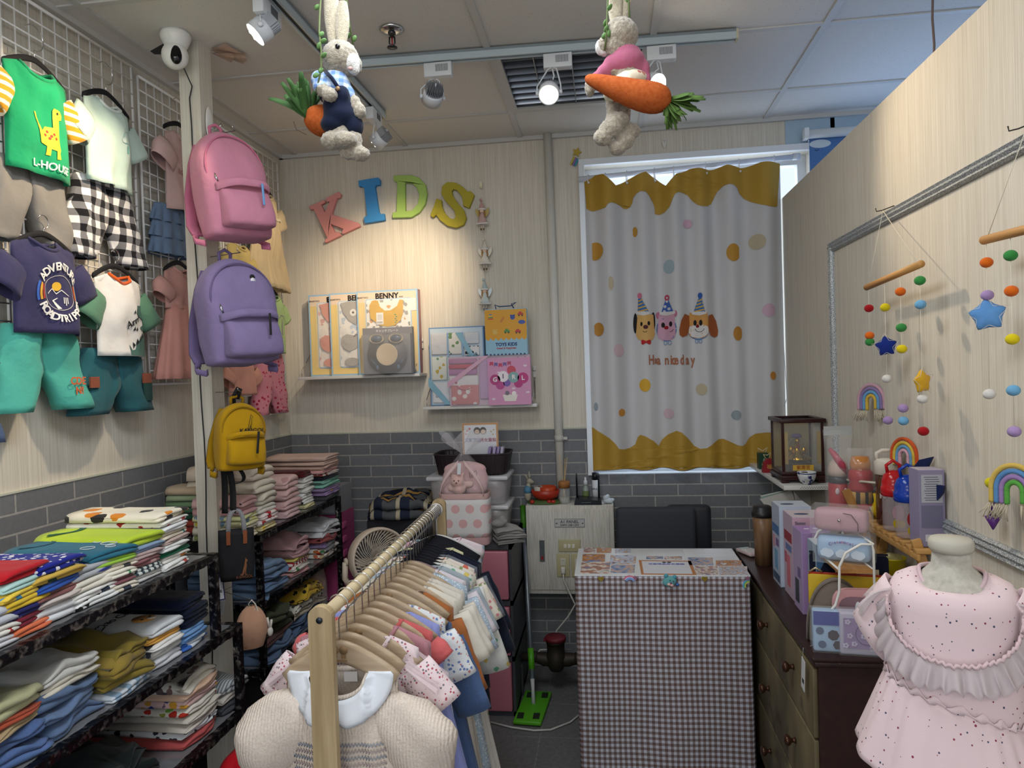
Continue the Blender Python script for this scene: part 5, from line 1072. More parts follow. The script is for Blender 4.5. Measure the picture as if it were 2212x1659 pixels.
ce(548,378,9,18,'101012',.0042,12); ce(608,372,12,18,'101012',.0042,12); ce(582,402,21,17,'4a0f1c',.0042,14); ring(576,432,14,10,4,.1,PI-.1,'101012',.0042)
an([(546,512),(560,504),(585,518),(612,504),(626,512),(624,540),(612,544),(585,530),(560,546),(548,540)],'b01c20',.0042,'bow_print')
ce(690,305,22,28,'b9708a'); ce(820,295,14,26,'b9708a'); ring(752,420,72,90,7,0,6.2,'4a6fa8',.0031); face(752,70,300,510,'c79bb0'); hat(712,806,756,185,290,'b8405a','d')
ce(728,384,15,22,'101012',.0042,12); ce(785,378,12,22,'101012',.0042,12); ce(753,406,17,15,'9a1622',.0042,14); ring(782,420,20,18,4,0,1.6,'101012',.0042)
for sx in(-1,1): ring(762+sx*16,530,10,14,4,0,6.2,'5a8fc0',.0042); ring(1012+sx*14,518,9,13,4,0,6.2,'5a8fc0',.0042)
ring(1012,400,88,98,7,.2,PI-.2,'4a6fa8',.0031); face(1012,84,285,490,'c9924e'); an([(935,400),(980,385),(1050,385),(1090,400),(1092,450),(1060,480),(1012,492),(960,480),(934,450)],'d4d2d0',.0038)
hat(972,1062,1022,170,290,'2a55a0','s'); ce(985,368,13,24,'101012',.0044,12); ce(1028,368,13,25,'101012',.0044,12); ce(1004,395,13,14,'7a1018',.0044,14); ring(1020,412,32,28,4,.1,PI-.1,'101012',.0044)
for sx,X_ in((-1,900),(1,1130)): an([(X_-sx*-0+sx*-38,310),(X_+sx*0,295),(X_+sx*32,350),(X_+sx*50,430),(X_+sx*45,470),(X_+sx*20,487),(X_-sx*20,470),(X_-sx*42,400)],'9c5428',.0040)
q=CP(800,670,1); tm=plain('a5694a',.8)
for s_,X_ in(('H',630),('a',668),('a',692),('n',757),('i',790),('c',807),('e',828),('d',875),('a',922),('y',968)):
    g_=CP(X_,672,1); text(s_,.066 if s_!='a' or X_!=668 else .05,None,tm,t,'lettering',.0003,bold=.0016,fn=lambda v:CU_.on(g_[0]+v.x*.62,g_[1]+v.y,0.0055-v.z))
for x_ in(1272,1310,1357,1418,1460,1529,1600,1674):
    u=(x_-1250)/472; rx=a.x+(b.x-a.x)*u; rz=a.z+(b.z-a.z)*u; zt=lerp(rx,hx)
    o=tag(MB().tube([(rx+.004*S(k*PI/6),3.60+.018*S(k*PI/6) -.004,(rz+.016+zt-.022)/2+((rz+.016)-(zt-.022))/2*CO(k*PI/6)) for k in range(12)],.0022,6,closed=True).ell((rx,3.572,zt-.018),.006).build('curtain_ring',plain('dfe2e6',.3)),'white plastic curtain ring hooked over the rod','curtain ring','curtain rings on the rod')
tag(MB().tube([P(1684,430,y=3.57),P(1690,700,y=3.57),P(1700,860,y=3.57),P(1694,878,y=3.56)],.0016,5).build('blind_cord',plain('c9d2dc',.3)),'thin white cord hanging along the right edge of the curtain','cord')
# ------------------------------------------------------------------ ceiling fittings
t=thing('louvred_ceiling_light','square recessed ceiling light with mirrored louvres','ceiling light',((LX0+LX1)/2,(LY0+LY1)/2,H)); w=(LX1-LX0); 
MB().bb((-w/2,-w/2,.10),(w/2,w/2,.105)).bb((-w/2,-w/2,0),(-w/2+.004,w/2,.1)).bb((w/2-.004,-w/2,0),(w/2,w/2,.1)).bb((-w/2,-w/2,0),(w/2,-w/2+.004,.1)).bb((-w/2,w/2-.004,0),(w/2,w/2,.1)).build('housing',plain('b9bcc0',.35,.6),t)
fm=MB()
for a,b in(((-w/2,-w/2),(w/2,-w/2+.022)),((-w/2,w/2-.022),(w/2,w/2)),((-w/2,-w/2+.022),(-w/2+.022,w/2-.022)),((w/2-.022,-w/2+.022),(w/2,w/2-.022))): fm.bb((a[0],a[1],-.006),(b[0],b[1],.004))
fm.build('frame',plain('c9c9c4',.45),t)
al=plain('9b9da1',.22,.9)
for i in range(3): MB().bb((-w/2+w*(i+1)/4-.002,-w/2+.02,0),(-w/2+w*(i+1)/4+.002,w/2-.02,.05)).build('divider',al,t)
for j in range(8): MB().box((0,-w/2+w*(j+1)/9,.022),(w-.04,.0025,.042),0,(.25,0,0)).build('louvre_blade',al,t)
for i in range(4): MB().cyl((-w/2+w*(i+.5)/4,-w/2+.03,.072),(-w/2+w*(i+.5)/4,w/2-.03,.072),.014,12).build('tube_lamp',plain('d9dbdd',.3),t)
t=thing('sprinkler','chrome fire sprinkler head on the ceiling','sprinkler',(-.70,2.411,H))
MB().lathe([(.0,0),(.040,0),(.042,-.004),(.036,-.009),(.018,-.014),(0,-.014)],n=28).build('cover_plate',CHROME,t)
MB().lathe([(.014,-.012),(.013,-.02),(.008,-.022),(.007,-.03)],n=14).tube([(-.009,0,-.028),(-.010,0,-.05),(0,0,-.062)],.003,6).tube([(.009,0,-.028),(.010,0,-.05),(0,0,-.062)],.003,6).build('frame_arms',plain('4a4c4e',.3,1),t)
MB().cyl((0,0,-.03),(0,0,-.058),.0025,8).build('glass_bulb',plain('a01c20',.1),t)
MB().lathe([(0,-.060),(.006,-.062),(.018,-.064),(.018,-.066),(0,-.067)],n=14).build('deflector',plain('55585a',.3,1),t)
TRK=plain('b9c6cb',.35); TZ=H-.006
def track(name,a,b,label):
    a=Vector(a);b=Vector(b); d=b-a; L_=d.length; c=(a+b)/2; t=thing(name,label,'light track',c,math.atan2(d.y,d.x))
    MB().bb((-L_/2,-.017,-.034),(L_/2,-.008,0)).bb((-L_/2,.008,-.034),(L_/2,.017,0)).bb((-L_/2,-.017,-.010),(L_/2,.017,0)).build('rail',TRK,t)
    MB().bb((-L_/2,-.008,-.028),(L_/2,.008,-.012)).build('black_slot',plain('1b1b1e',.4),t)
    MB().bb((L_/2-.002,-.018,-.036),(L_/2+.006,.018,0)).bb((-L_/2-.006,-.018,-.036),(-L_/2+.002,.018,0)).build('end_cap',plain('c9c0a2',.45),t)
track('light_track',(-.985,1.2,TZ),(-.967,3.13,TZ),'light track running from the front towards the back wall')
track('light_track',(-.955,2.60,TZ),(.50,2.655,TZ),'light track running left to right across the ceiling')
def lamp(ax,ay,hp,aim,along,label,lit=None,front=False,short=0):
    """adapter box under the track, yoke, finned round head"""
    t=thing('track_spotlight',label,'spotlight',(ax,ay,TZ-.036)); o=Vector(t.location)
    sx,sy=(.105,.034) if along=='x' else (.034,.125)
    b=MB().box((0,0,-.026),(sx,sy,.052),0,None,.003).build('driver_box',plain('dcdfe2',.35),t)
    q=MB()
    for i in range(12): q.box((.0+i*.004-.006,-sy/2-.0006,-.022),(.0018,.001,.026)) if along=='x' else q.box((sx/2+.0006,.0+i*.004-.01,-.022),(.001,.0018,.026))
    q.build('vent_slots',plain('6b6e72'),b)
    hp=Vector(hp)-o; d=(Vector(aim)-Vector(hp)-o).normalized(); side=d.cross(Vector((0,0,1))).normalized(); 
    nk=Vector((hp.x*.6,hp.y*.6,-.056)); R=.037
    for s_ in(-1,1): MB().tube([nk+side*s_*.004,nk+side*s_*.016+Vector((0,0,-.004)),hp+side*s_*(R+.006)+Vector((0,0,.025)),hp+side*s_*(R+.006)],.0028,6).lathe([(0,-.005),(.008,-.005),(.008,.005),(0,.005)],hp+side*s_*(R+.006),12,0,side).build('yoke_arm',plain('dcdfe2',.35),t)
    h=MB().lathe([(.001,-.022),(R*.92,-.022),(R,-.016),(R*1.02,.022),(R*.96,.022),(R*.93,.016)],hp,26,0,d).build('lamp_head',plain('d6dade',.35),t)
    fin=MB()
    for i in range(-5,6):
        u=d.cross(side).normalized(); wd=math.sqrt(max(0,1-(i/6)**2))*R*.9; c=hp-d*.036+side*(i*R/6.2)
        m_=Matrix((side,u,d)).transposed(); fin.box(c,(.0018,wd*2,.030),0,m_)
    fin.build('heat_sink',plain('a9adb4',.4,.5),h)
    MB().lathe([(0,.017),(R*.93,.017),(R*.93,.019),(0,.019)],hp,26,0,d).build('lens',emis('fff0d8',lit or 6),h)
    for k in range(7):
        a=k*PI/3; u=d.cross(side).normalized(); off=(side*CO(a)+u*S(a))*R*.55 if k<6 else Vector((0,0,0))
        MB().ell(hp+d*.021+off,(.007,.007,.007),0,10,6).build('led_lens',emis('fff6e6',(lit or 6)*1.3),h)
    MB().tube([nk+Vector((0,.004,0)),nk+Vector((.006,.0,-.03)),hp-d*.05+Vector((.004,0,.01)),hp-d*.03],.003,6).build('cable',plain('dcdfe2',.35),t)
    return Vector(t.location)+hp,d
def HP(px,py,y): return P(px,py,y=y)
L1=lamp(P(577,15,y=2.10).x,2.10,HP(563,66,2.08),(-1.70,1.75,1.9),'y','white spotlight at the top edge aimed at the clothes on the left wall')
L2=lamp(P(947,150,y=2.62).x,2.62,HP(934,210,2.62),(-1.15,3.65,2.0),'x','white spotlight seen from behind on the crosswise track left of the louvred light')
L3=lamp(P(1205,135,y=2.635).x,2.635,HP(1186,200,2.60),(-.2,.9,1.0),'x','lit white spotlight in front of the louvred ceiling light',1.3)
L4=lamp(P(1428,113,y=2.65).x,2.65,HP(1413,180,2.62),(.87,1.75,1.95),'x','bright white spotlight half hidden behind the pink bunny',30)
L5=lamp(P(808,255,y=3.03).x,3.03,HP(818,302,3.02),(-1.70,3.2,2.1),'y','white spotlight at the far end of the track near the left corner')
# second lamp towards the left wall, beyond the frame edge, lights the near outfits
spot('left_wall_spot',(L1[0]+L1[1]*.03),(-1.70,1.80,1.95),34,80,WARM)
spot('kids_wall_spot',(L2[0]+L2[1]*.03),(-1.10,3.655,1.98),62,50,WARM,1.0)
spot('front_spot',(L3[0]+L3[1]*.03),(-.3,.9,.9),7,60,NEUT)
spot('partition_spot',(L4[0]+L4[1]*.03),(.87,1.55,1.9),26,84,WARM,.8)
spot('corner_spot',(L5[0]+L5[1]*.03),(-1.55,3.3,2.0),9,80,WARM,.8)
tag(MB().tube([P(2016,-60,y=2.2),P(2014,40,y=2.2),P(2018,95,y=2.2),P(2016,200,y=2.2)],.0035,8).build('hanging_cable',plain('77645c',.6)),'thin brown cable hanging from the ceiling beyond the partition','cable')
# ------------------------------------------------------------------ bunnies
def furmat(c,c2):
    t=NT('plush_fur_'+c,.95,0,.1); n=t.noise(160,4,None,.7); t.col(t.mix(t.ramp(n,.35,.65),lin(c),lin(c2))); t.b.inputs['Sheen Weight'].default_value=.5; t.bump(t.noise(420,3),.8,.003); return t.m
FUR=furmat('857c6e','aea390'); FURW=furmat('c3beb8','dad6d0'); EAR=furmat('a89c86','c4b8a0')
def mk(y0):
    sc_=(Vector((P(1000,300,y=y0)-P(999,300,y=y0)))).length
    def p(px,py,dy=0): return P(px,py,y=y0)+Vector((0,dy,0))
    return p,sc_
p,s=mk(1.60)
t=thing('plush_bunny','grey plush bunny in checked shirt and navy dungarees hanging from the ceiling','plush toy')
blobmesh('body_fur',[(p(735,127),(40*s,38*s,38*s)),(p(758,140,-.0),(24*s,24*s,24*s)),(p(727,165),(22*s,20*s,20*s)),(p(724,200),(30*s,26*s,44*s)),
  (p(697,185,-.02),(14*s,14*s,20*s)),(p(710,207,-.035),(15*s,15*s,14*s)),(p(727,219,-.04),(17*s,15*s,15*s)),(p(765,225,.0),(15*s,15*s,20*s)),(p(776,240,0),(15*s,15*s,17*s)),
  (p(735,250),(30*s,26*s,30*s)),(p(735,290),(20*s,20*s,30*s)),(p(762,300,.01),(17*s,18*s,30*s)),(p(722,306,-.01),(26*s,20*s,20*s)),(p(750,306,-.015),(26*s,20*s,17*s)),(p(750,325,.015),(22*s,18*s,16*s)),(p(775,330,.01),(22*s,18*s,16*s))],FUR,t,.0035,.006)
blobmesh('muzzle',[(p(766,142,-.012),(15*s,18*s,22*s)),(p(770,155,-.012),(11*s,12*s,12*s))],FURW,t,.003,.003)
for (x0,y0_,x1,y1,wd,dy) in((722,100,712,-45,15,.0),(742,100,744,10,13,-.01)):
    o=MB().grid(lambda u,v:(lambda A:(lambda c:c+Vector((wd*s*(.45+.75*S(PI*min(1,v*.8+.1)))*CO(A),9*s*S(A)+ (.006 if S(A)<0 else 0)*0,0)))(p(x0+(x1-x0)*v,y0_+(y1-y0_)*v,dy)))(2*PI*u),20,12,0,True)
    o.build('ear',EAR,t)
e_=MB().ell(p(743,117,-.040),(5.2*s,4*s,5.5*s)); e_.build('eye',plain('0c0b0c',.06),t)
MB().ell(p(765,158,-.026),(5*s,4*s,4*s)).build('nose',plain('c39a94',.8),t)
shirt=cloth('6f92c8','c9d3e2','checkz',2.6,'9cb3d6')
blobmesh('checked_shirt',[(p(724,188),(35*s,31*s,34*s)),(p(725,166),(27*s,25*s,13*s)),(p(696,180,-.02),(17*s,17*s,20*s)),(p(704,200,-.032),(17*s,17*s,13*s)),(p(750,205),(17*s,20*s,22*s))],shirt,t,.0035,0,8)
blobmesh('dungarees',[(p(733,232),(36*s,32*s,32*s)),(p(735,250),(38*s,33*s,28*s)),(p(722,270,-.005),(29*s,26*s,20*s)),(p(762,268,.01),(20*s,24*s,26*s)),(p(700,206,.01),(14*s,24*s,14*s)),(p(745,212,-.02),(18*s,16*s,20*s))],cloth('161d33'),t,.0035,0,8)
MB().tube([p(716,168,-.034),p(732,185,-.042),p(746,206,-.042)],.0045,8).build('strap',cloth('161d33'),t)
MB().lathe([(0,0),(4.5*s,0),(4.5*s,.003),(0,.004)],p(747,209,-.048),14,0,(0,-1,0)).build('button',plain('8c6b48',.5),t)
# vine the bunny hangs by
def vine(pts,label,seed=1):
    t=thing('leafy_vine_cord',label,'cord'); MB().tube(pts,.0022,6).build('stem',plain('5f6b42',.8),t); rnd=random.Random(seed); lf=MB()
    for i in range(len(pts)+2):
        k=rnd.random()*(len(pts)-1); a=Vector(pts[int(k)]).lerp(Vector(pts[min(len(pts)-1,int(k)+1)]),k-int(k)); lf.ell(a+Vector((rnd.uniform(-.009,.009),rnd.uniform(-.006,.004),0)),(.0055,.003,.008),0,8,5,(rnd.random(),rnd.random(),rnd.random()))
    lf.build('leaves',plain('567a40',.7),t)
H1=Vector((p(722,-60).x,1.60,H))
vine([H1,p(703,-30,-.02),p(702,40,-.03),p(708,90,-.05),p(713,130,-.052),p(712,170,-.05),p(700,215,-.045)],'green leafy cord over the shoulder of the checked shirt bunny',3)
vine([H1+Vector((.01,0,0)),p(741,-25,.02),p(742,20,.03),p(748,80,.045)],'green leafy cord behind the ears of the checked shirt bunny',4)
def carrotm():
    t=NT('carrot_felt',.9,0,.1); n=t.noise(120,3); t.col(t.mix(t.ramp(n,.3,.7),lin('a34d22'),lin('b86030'))); t.bump(t.noise(600,2),.5,.002); return t.m
CARM=carrotm(); GRN=plain('2f5220',.8); GR2=plain('4d6a2c',.8)
t=thing('plush_carrot','short orange fabric carrot with green raffia leaves behind the checked shirt bunny','plush carrot')
a=p(664,254,-.01); b_=p(735,262,.05)
MB().tube([a+(b_-a)*v for v in [i/14 for i in range(15)]],[max(.002,34*s*math.sqrt(max(0.02,1-((v-.42)/.46)**2)) if v<.42 else 34*s*(1-.62*(v-.42)/.58)) for v in [i/14 for i in range(15)]],20).build('root',CARM,t)
def leaves(base,dirv,n,ln,seed,mat_,parent):
    rnd=random.Random(seed); mb=MB(); base=Vector(base)
    for i in range(n):
        d=(Vector(dirv)+Vector((rnd.uniform(-.42,.42),rnd.uniform(-.42,.42),rnd.uniform(-.35,.35)))).normalized(); L_=ln*rnd.uniform(.6,1.05); w=.006*rnd.uniform(.7,1.4); sd=d.orthogonal().normalized(); bend=Vector((rnd.uniform(-1,1),rnd.uniform(-1,1),rnd.uniform(-1,.3)))*L_*.22
        mb.grid(lambda u,v:base+d*L_*v+bend*v*v+sd*w*(u-.5)*2*(.5+.9*S(PI*min(1,v*.8+.12)))+d.cross(sd)*.002*abs(u-.5),3,7)
    return mb.build('raffia_leaves',mat_,parent,solid=.0006)
leaves(p(668,256,-.01),(-.28,-.1,.75),34,.095,5,GRN,t)
tag(MB().tube([p(638,265,-.01),p(640,280,0),p(662,291,0)],.0008,4).build('loose_thread',plain('4d3a2a')),'thin loose thread dangling below the short carrot','thread')
# second bunny
p,s=mk(1.60)
t=thing('plush_bunny','plush bunny in a pink sweater seen from behind hanging from the ceiling','plush toy')
blobmesh('body_fur',[(p(1341,76),(36*s,36*s,34*s)),(p(1312,98,.0),(22*s,20*s,20*s)),(p(1335,100),(30*s,28*s,26*s)),(p(1353,135),(32*s,26*s,36*s)),(p(1360,175),(30*s,26*s,26*s)),(p(1290,170,-.0),(14*s,14*s,12*s)),(p(1274,190,0),(11*s,12*s,20*s)),(p(1322,150,0),(14*s,14*s,12*s)),(p(1304,160,0),(12*s,12*s,12*s)),
 (p(1322,225,0),(13*s,13*s,36*s)),(p(1350,230,.01),(12*s,13*s,44*s)),(p(1320,262,0),(12*s,14*s,20*s)),(p(1348,262,.01),(12*s,14*s,20*s)),
 (p(1338,262,-.01),(20*s,16*s,15*s)),(p(1320,280,-.01),(24*s,18*s,19*s)),(p(1302,300,-.012),(19*s,17*s,18*s)),(p(1365,280,.01),(18*s,16*s,16*s)),(p(1350,300,.008),(20*s,18*s,20*s)),(p(1334,318,.005),(19*s,17*s,15*s))],FUR,t,.0035,.006)
blobmesh('muzzle',[(p(1297,102,.002),(11*s,14*s,16*s)),(p(1306,112,.0),(10*s,12*s,10*s))],FURW,t,.003,.003)
for (x0,y0_,x1,y1,wd,dy) in((1331,60,1325,-60,13,.0),(1343,55,1352,-60,13,.01)):
    MB().grid(lambda u,v:(lambda A:(lambda c:c+Vector((wd*s*(.45+.75*S(PI*min(1,v*.8+.1)))*CO(A),9*s*S(A),0)))(p(x0+(x1-x0)*v,y0_+(y1-y0_)*v,dy)))(2*PI*u),20,12,0,True).build('ear',EAR,t)
PK=pl('a85e76')
blobmesh('pink_sweater',[(p(1354,134),(38*s,32*s,29*s)),(p(1350,112),(32*s,27*s,11*s)),(p(1322,140,0),(19*s,18*s,20*s)),(p(1306,155,0),(17*s,16*s,15*s)),(p(1290,167,0),(14*s,14*s,11*s)),(p(1392,150,0),(12*s,14*s,20*s)),(p(1397,172,0),(9*s,12*s,20*s)),(p(1375,145,0),(17*s,20*s,20*s))],PK,t,.0035,0,8)
blobmesh('floral_skirt',[(p(1363,172),(35*s,30*s,18*s)),(p(1352,182),(38*s,32*s,12*s)),(p(1330,205,-.005),(26*s,24*s,20*s))],cloth('d9d0b8','8a9a5a','print',2.2,'b86a5a'),t,.0035,0,6)
vine([Vector((p(1330,-60).x,1.60,H)),p(1314,-30,-.02),p(1312,40,-.03),p(1311,80,-.03),p(1306,118,-.02)],'green leafy cord in front of the pink sweater bunny',6)
vine([Vector((p(1345,-60).x,1.60,H)),p(1357,-30,-.01),p(1357,10,-.02),p(1360,52,-.01)],'green leafy cord behind the ears of the pink sweater bunny',7)
t=thing('plush_carrot','long orange fabric carrot held across the back of the pink sweater bunny','plush carrot')
ce_=[p(1266,186,-.045),p(1290,195,-.048),p(1320,206,-.05),p(1350,217,-.052),p(1380,226,-.052),(p(1410,231,-.05)),(p(1432,232,-.048)),(p(1443,232,-.046))]
MB().tube([ce_[0]]+ce_+[ce_[-1]+Vector((.003,0,0))],[.001,9*s,15*s,21*s,26*s,30*s,32*s,26*s,15*s,3*s],24).build('root',CARM,t,sub=1)
leaves(p(1442,232,-.046),(.85,-.05,-.1),22,.062,8,GR2,t); leaves(p(1440,235,-.046),(.35,-.05,-.8),22,.055,9,GR2,t)
# ------------------------------------------------------------------ clothes rail
RA=Vector((-.582,1.372,1.052)); RB=Vector((-.620,2.51,1.052))
def rp(y):
    y=1.45+(y-1.45)*1.08 if y>1.45 else y; u=(y-RA.y)/(RB.y-RA.y); return RA+(RB-RA)*u
pine=wood('bfa983','a08a66',1,2); pineb=wood('cdbd9b','b9a37b',1,1)
RANG=math.atan2(RB.y-RA.y,RB.x-RA.x)-PI/2
t=thing('clothes_rack','pale wooden clothes rack with a round rail crossing the middle of the shop','clothes rack',(RA.x,RA.y,0),RANG); Lr=(RB-RA).length
MB().cyl((0,-.01,1.052),(0,Lr+.01,1.052),.0135,20).build('rail',pineb,t)
def postm(y):
    mb=MB(); w=.025; pts=[(-w,0),(w,0),(w,1.057)]+[(w*CO(a*PI/10)*1,1.057+.022*S(a*PI/10)) for a in range(1,10)]+[(-w,1.057)]
    mb.prism(pts,.020,fr((0,y+.010,0),(1,0,0),(0,0,1),(0,-1,0))); return mb
for y_ in(-.02,Lr+.02):
    o=postm(y_).build('post',pine,t); b=o.modifiers.new('b','BEVEL'); b.width=.003; b.segments=2; b.limit_method='ANGLE'
MB().lathe([(0,0),(.006,0),(.0065,.001),(.0065,.003),(0,.003)],(0,-.031,1.052),16,0,(0,-1,0)).build('bolt',plain('3f444c',.35,.8),t)
for y_ in(-.02,Lr+.02): MB().box((0,y_,.03),(.42,.03,.045),0,None,.004).build('foot',pine,t)
MB().cyl((0,0,.10),(0,Lr,.10),.011,14).build('lower_bar',pineb,t)
GR='clothes on the wooden rack'; 
def onrack(y,dz=0,yaw=0): p_=rp(y); return Matrix.Translation((p_.x,p_.y,p_.z-dz))@Matrix.Rotation(RANG+math.radians(yaw),4,'Z')
def rhang(y,kind,label,yaw=0,hw=.155,col='17171a',face=0,group=None):
    """hook rests over the rail; wooden arch hangs below"""
    t=thing({'wood':'wooden_hanger','velvet':'velvet_hanger','plastic':'plastic_hanger'}[kind],label,'hanger',M=onrack(y,.095,yaw),group=group)
    drop=hw*(.52 if kind=='wood' else .5); n=17; pts=[]
    for i in range(n): u=-1+2*i/(n-1); pts.append(Vector((u*hw,0,-drop*abs(u)**1.4)))
    vs=[];fs=[]
    for i,p in enumerate(pts):
        u=abs(-1+2*i/(n-1)); hh=(.008+.017*(1-u)**.6+.008*u) if kind=='wood' else .0075; th=.0065 if kind=='wood' else .003
        tn=(pts[min(n-1,i+1)]-pts[max(0,i-1)]).normalized(); up=Vector((-tn.z,0,tn.x)); up=up if up.z>0 else -up
        for k in range(8):
            a=2*PI*k/8+PI/8; e=.55; vs.append(p+Vector((0,1,0))*th*math.copysign(abs(CO(a))**e,CO(a))+up*hh*math.copysign(abs(S(a))**e,S(a))-up*hh*.4)
    for i in range(n-1):
        for k in range(8): fs.append((i*8+k,i*8+(k+1)%8,i*8+8+(k+1)%8,i*8+8+k))
    fs+=[list(range(8)),list(range((n-1)*8,n*8))]
    b=MB().add(vs,fs).build('arched_bar',wood('bba68c','a38c70',1,0,.45) if kind=='wood' else plain(col,.9 if kind=='velvet' else .3),t)
    if face:
        q=MB(); mk=plain('8f7250',.7)
        for sx in(-1,1): q.lathe([(0,0),(.0095,0),(.0095,.0006)],(sx*.010,-.0068,-.006),14,0,(0,-1,0)); q.box((sx*.010,-.0070,-.020),(.011,.0006,.008))
        q.box((0,-.0070,-.029),(.034,.0006,.004)); q.build('printed_emblem',mk,b)
    r=.021; hp=[Vector((0,0,.0)),Vector((0,0,.040)),Vector((.004,0,.055))]
    cz_=.095+.0135-r+.004
    hp=[Vector((0,0,.0)),Vector((0,0,cz_-r-.012)),Vector((.006,0,cz_-r-.002))]+[Vector((r*S(a),0,cz_-r*CO(a))) for a in [.35+i/12*3.9 for i in range(13)]]
    if kind!='plastic': MB().tube(hp,.0016,6).build('hook',CHROME,t)
    else: MB().tube(hp,.0028,6).build('hook',plain(col,.3),t)
    return t
def dress(label,y,mt,L,sh=.125,hem=.17,nf=5,fa=.012,sl=(.10,.11,.6),slm=None,colm=None,seed=1,dep=.011,name='dress',cat='dress',dz=.108,yaw=-4,neck=.082,nd=.04,puff=0,prof=None,wr=.006,nu=22,flare=1,slope=.42):
    if nu!=26: fa*=.5; wr*=.45; sh+=.018; hem+=.02; prof=[(a,b_+.018) for a,b_ in prof] if prof else None
    return tee(label,onrack(y,dz,yaw),mt,L,sh,neck,nd,prof or [(0,sh),(.2,sh*1.0),(.3,sh*.95),(1,hem)],sl,slm,colm,dep,seed,wr,nf,fa,name,cat,GR,flare,puff,0,None,nu,18,slope)
# 1 front dress
rhang(1.450,'wood','wooden hanger in front on the rack holding the white collared dress',hw=.125,face=1)
knit=NT('ribbed_cream_knit',.95,0,.1); kx=knit.sep(); kb=knit.math('SINE',knit.math('MULTIPLY',knit.math('ADD',kx[0],knit.math('MULTIPLY',knit.noise(20,2),.01)),900)); knit.col(knit.mix(knit.ramp(knit.noise(300,3),.3,.7),lin('cfbfb0'),lin('e3d8cc'))); knit.bump(knit.math('ADD',knit.math('MULTIPLY',kb,.5),knit.math('MULTIPLY',knit.noise(130,3),1.5)),.45,.0025); KN=knit.m
t,b=dress('cream crinkled dress with a big white round collar and grey smocking',1.455,KN,.50,.122,.21,6,.008,None,seed=101,dep=.045,neck=.062,nd=.052,wr=.004,nu=26,yaw=0,dz=.142,prof=[(0,.122),(.12,.125),(.3,.125),(.45,.14),(1,.22)],slope=.42)
for s_ in(-1,1):
    R=[]; z0=-(b.sh-b.neck)*b.slope
    for i in range(10):
        v=i/9; c=Vector((s_*(b.sh-.034+.105*S(PI*.60*v)),0.0,z0-.040-.20*v)); pf=(.030+.042*S(PI*min(1,v*1.02)**.8)); R.append((c,Vector((s_*pf*.95,0,pf*.55)),Vector((0,pf*.62+.004,0))))
    sm_=tubegrid(R,30,seed=7+s_,wr=.010); sm_.f.append(list(range(30))); sm_.m.append(0); sm_.sm.append(True)
    sm_.build('puff_sleeve',KN,t,solid=.002)
def cband(u,v,s_):
    a=-.10+u*1.40; cx,cz_=0,-.004; r0=.0625; w_=.062*(1-.18*abs(u-.3))*(1 if .04<u<.97 else .9); A=-PI/2+s_*a*1.22
    rx=r0+w_*v; x=cx+rx*CO(A)*1.0; z=cz_+(rx*1.0)*S(A)*(.86 if S(A)<0 else .4); 
    return (x,z)
for s_ in(-1,1):
    MB().grid(lambda u,v:(lambda q:b.on(q[0],min(q[1],-.0),.011+.004*S(PI*v)))(cband(.03+u*.97,v*(S(PI*min(1,u*6+.0)/2)**.5 if u<.17 else 1),s_)),24,7).build('round_collar',plain('e6ebf2',.8,nz=400),t,solid=.0025)
for k in range(9):
    z_=-.150-.0135*k; mt=plain(('8f95a0','a79a98','8a9099','b09f9c')[k%4],.9); pts=[]
    for i in range(61): x_=-.10+.2*i/60; pts.append(b.on(x_,z_+.0035*(1 if i%2 else -1),.004))
    MB().tube(pts,.0018,5).build('smocking_stitch',mt,t)
MB().box((.012,.022,-.030),(.030,.001,.022)).build('neck_label',plain('e9e6e4',.7),t)
# the rest of the near garments
rhang(1.495,'wood','second wooden hanger from the front post of the rack',hw=.125)
rhang(1.545,'wood','wooden hanger with dark printed emblem behind the white collared dress',face=1)
dots=cloth('e6d3d6','b05a66','dots',2.9,'7f7a80')
t,b=dress('pale pink dress with tiny red dots and tulle cap sleeve behind the collared dress',1.55,dots,.46,.13,.21,6,.014,(.11,.11,.8),seed=102,puff=.003,flare=1.05)
for s_ in(-1,1): MB().grid(lambda u,v:Vector((s_*(.125+.075*v+.004*S(u*40)),-.05+.10*u,-.052-.055*v+.010*S(u*38)*v)),40,5).build('tulle_frill',glassy('e9d5da',.55,.8,'tulle'),t)
rhang(1.60,'wood','wooden hanger holding the dusty pink sleeveless top')
dress('dusty pink sleeveless top on the rack beside the coral ruffle',1.605,pl('b9848d'),.33,.145,.17,3,.008,None,seed=103,slope=.45)
rhang(1.645,'wood','wooden hanger holding the coral ruffled top')
t,b=dress('coral pink top with ruffled shoulders between pink top and blue dress',1.65,pl('cf6667'),.36,.14,.17,4,.010,(.05,.08,.9),seed=104,puff=.006)
rhang(1.69,'wood','wooden hanger holding the periwinkle blue dress')
t,b=dress('long periwinkle blue dress with a clear button on the rack',1.70,pl('8f97cf'),.68,.145,.215,5,.014,None,seed=105,colm=pl('9aa1d4'),prof=[(0,.145),(.15,.15),(.3,.165),(1,.27)])
MB().ell(b.on(.085,-.045,.012),(.010,.008,.010)).build('clear_button',plain('c9c6cc',.1),t)
rhang(1.735,'wood','wooden hanger between the blue dress and the white printed blouse')
dress('white blouse with blue stitched print just behind the periwinkle dress',1.745,cloth('dfe2e4','6f86b8','print',3.6,'c98a86'),.40,.150,.18,4,.010,(.12,.10,.55),seed=106)
DEN=cloth('2f5488','1f3e6c','denim')
rhang(1.785,'wood','wooden hanger with emblem holding the dark denim dress',face=1,hw=.16)
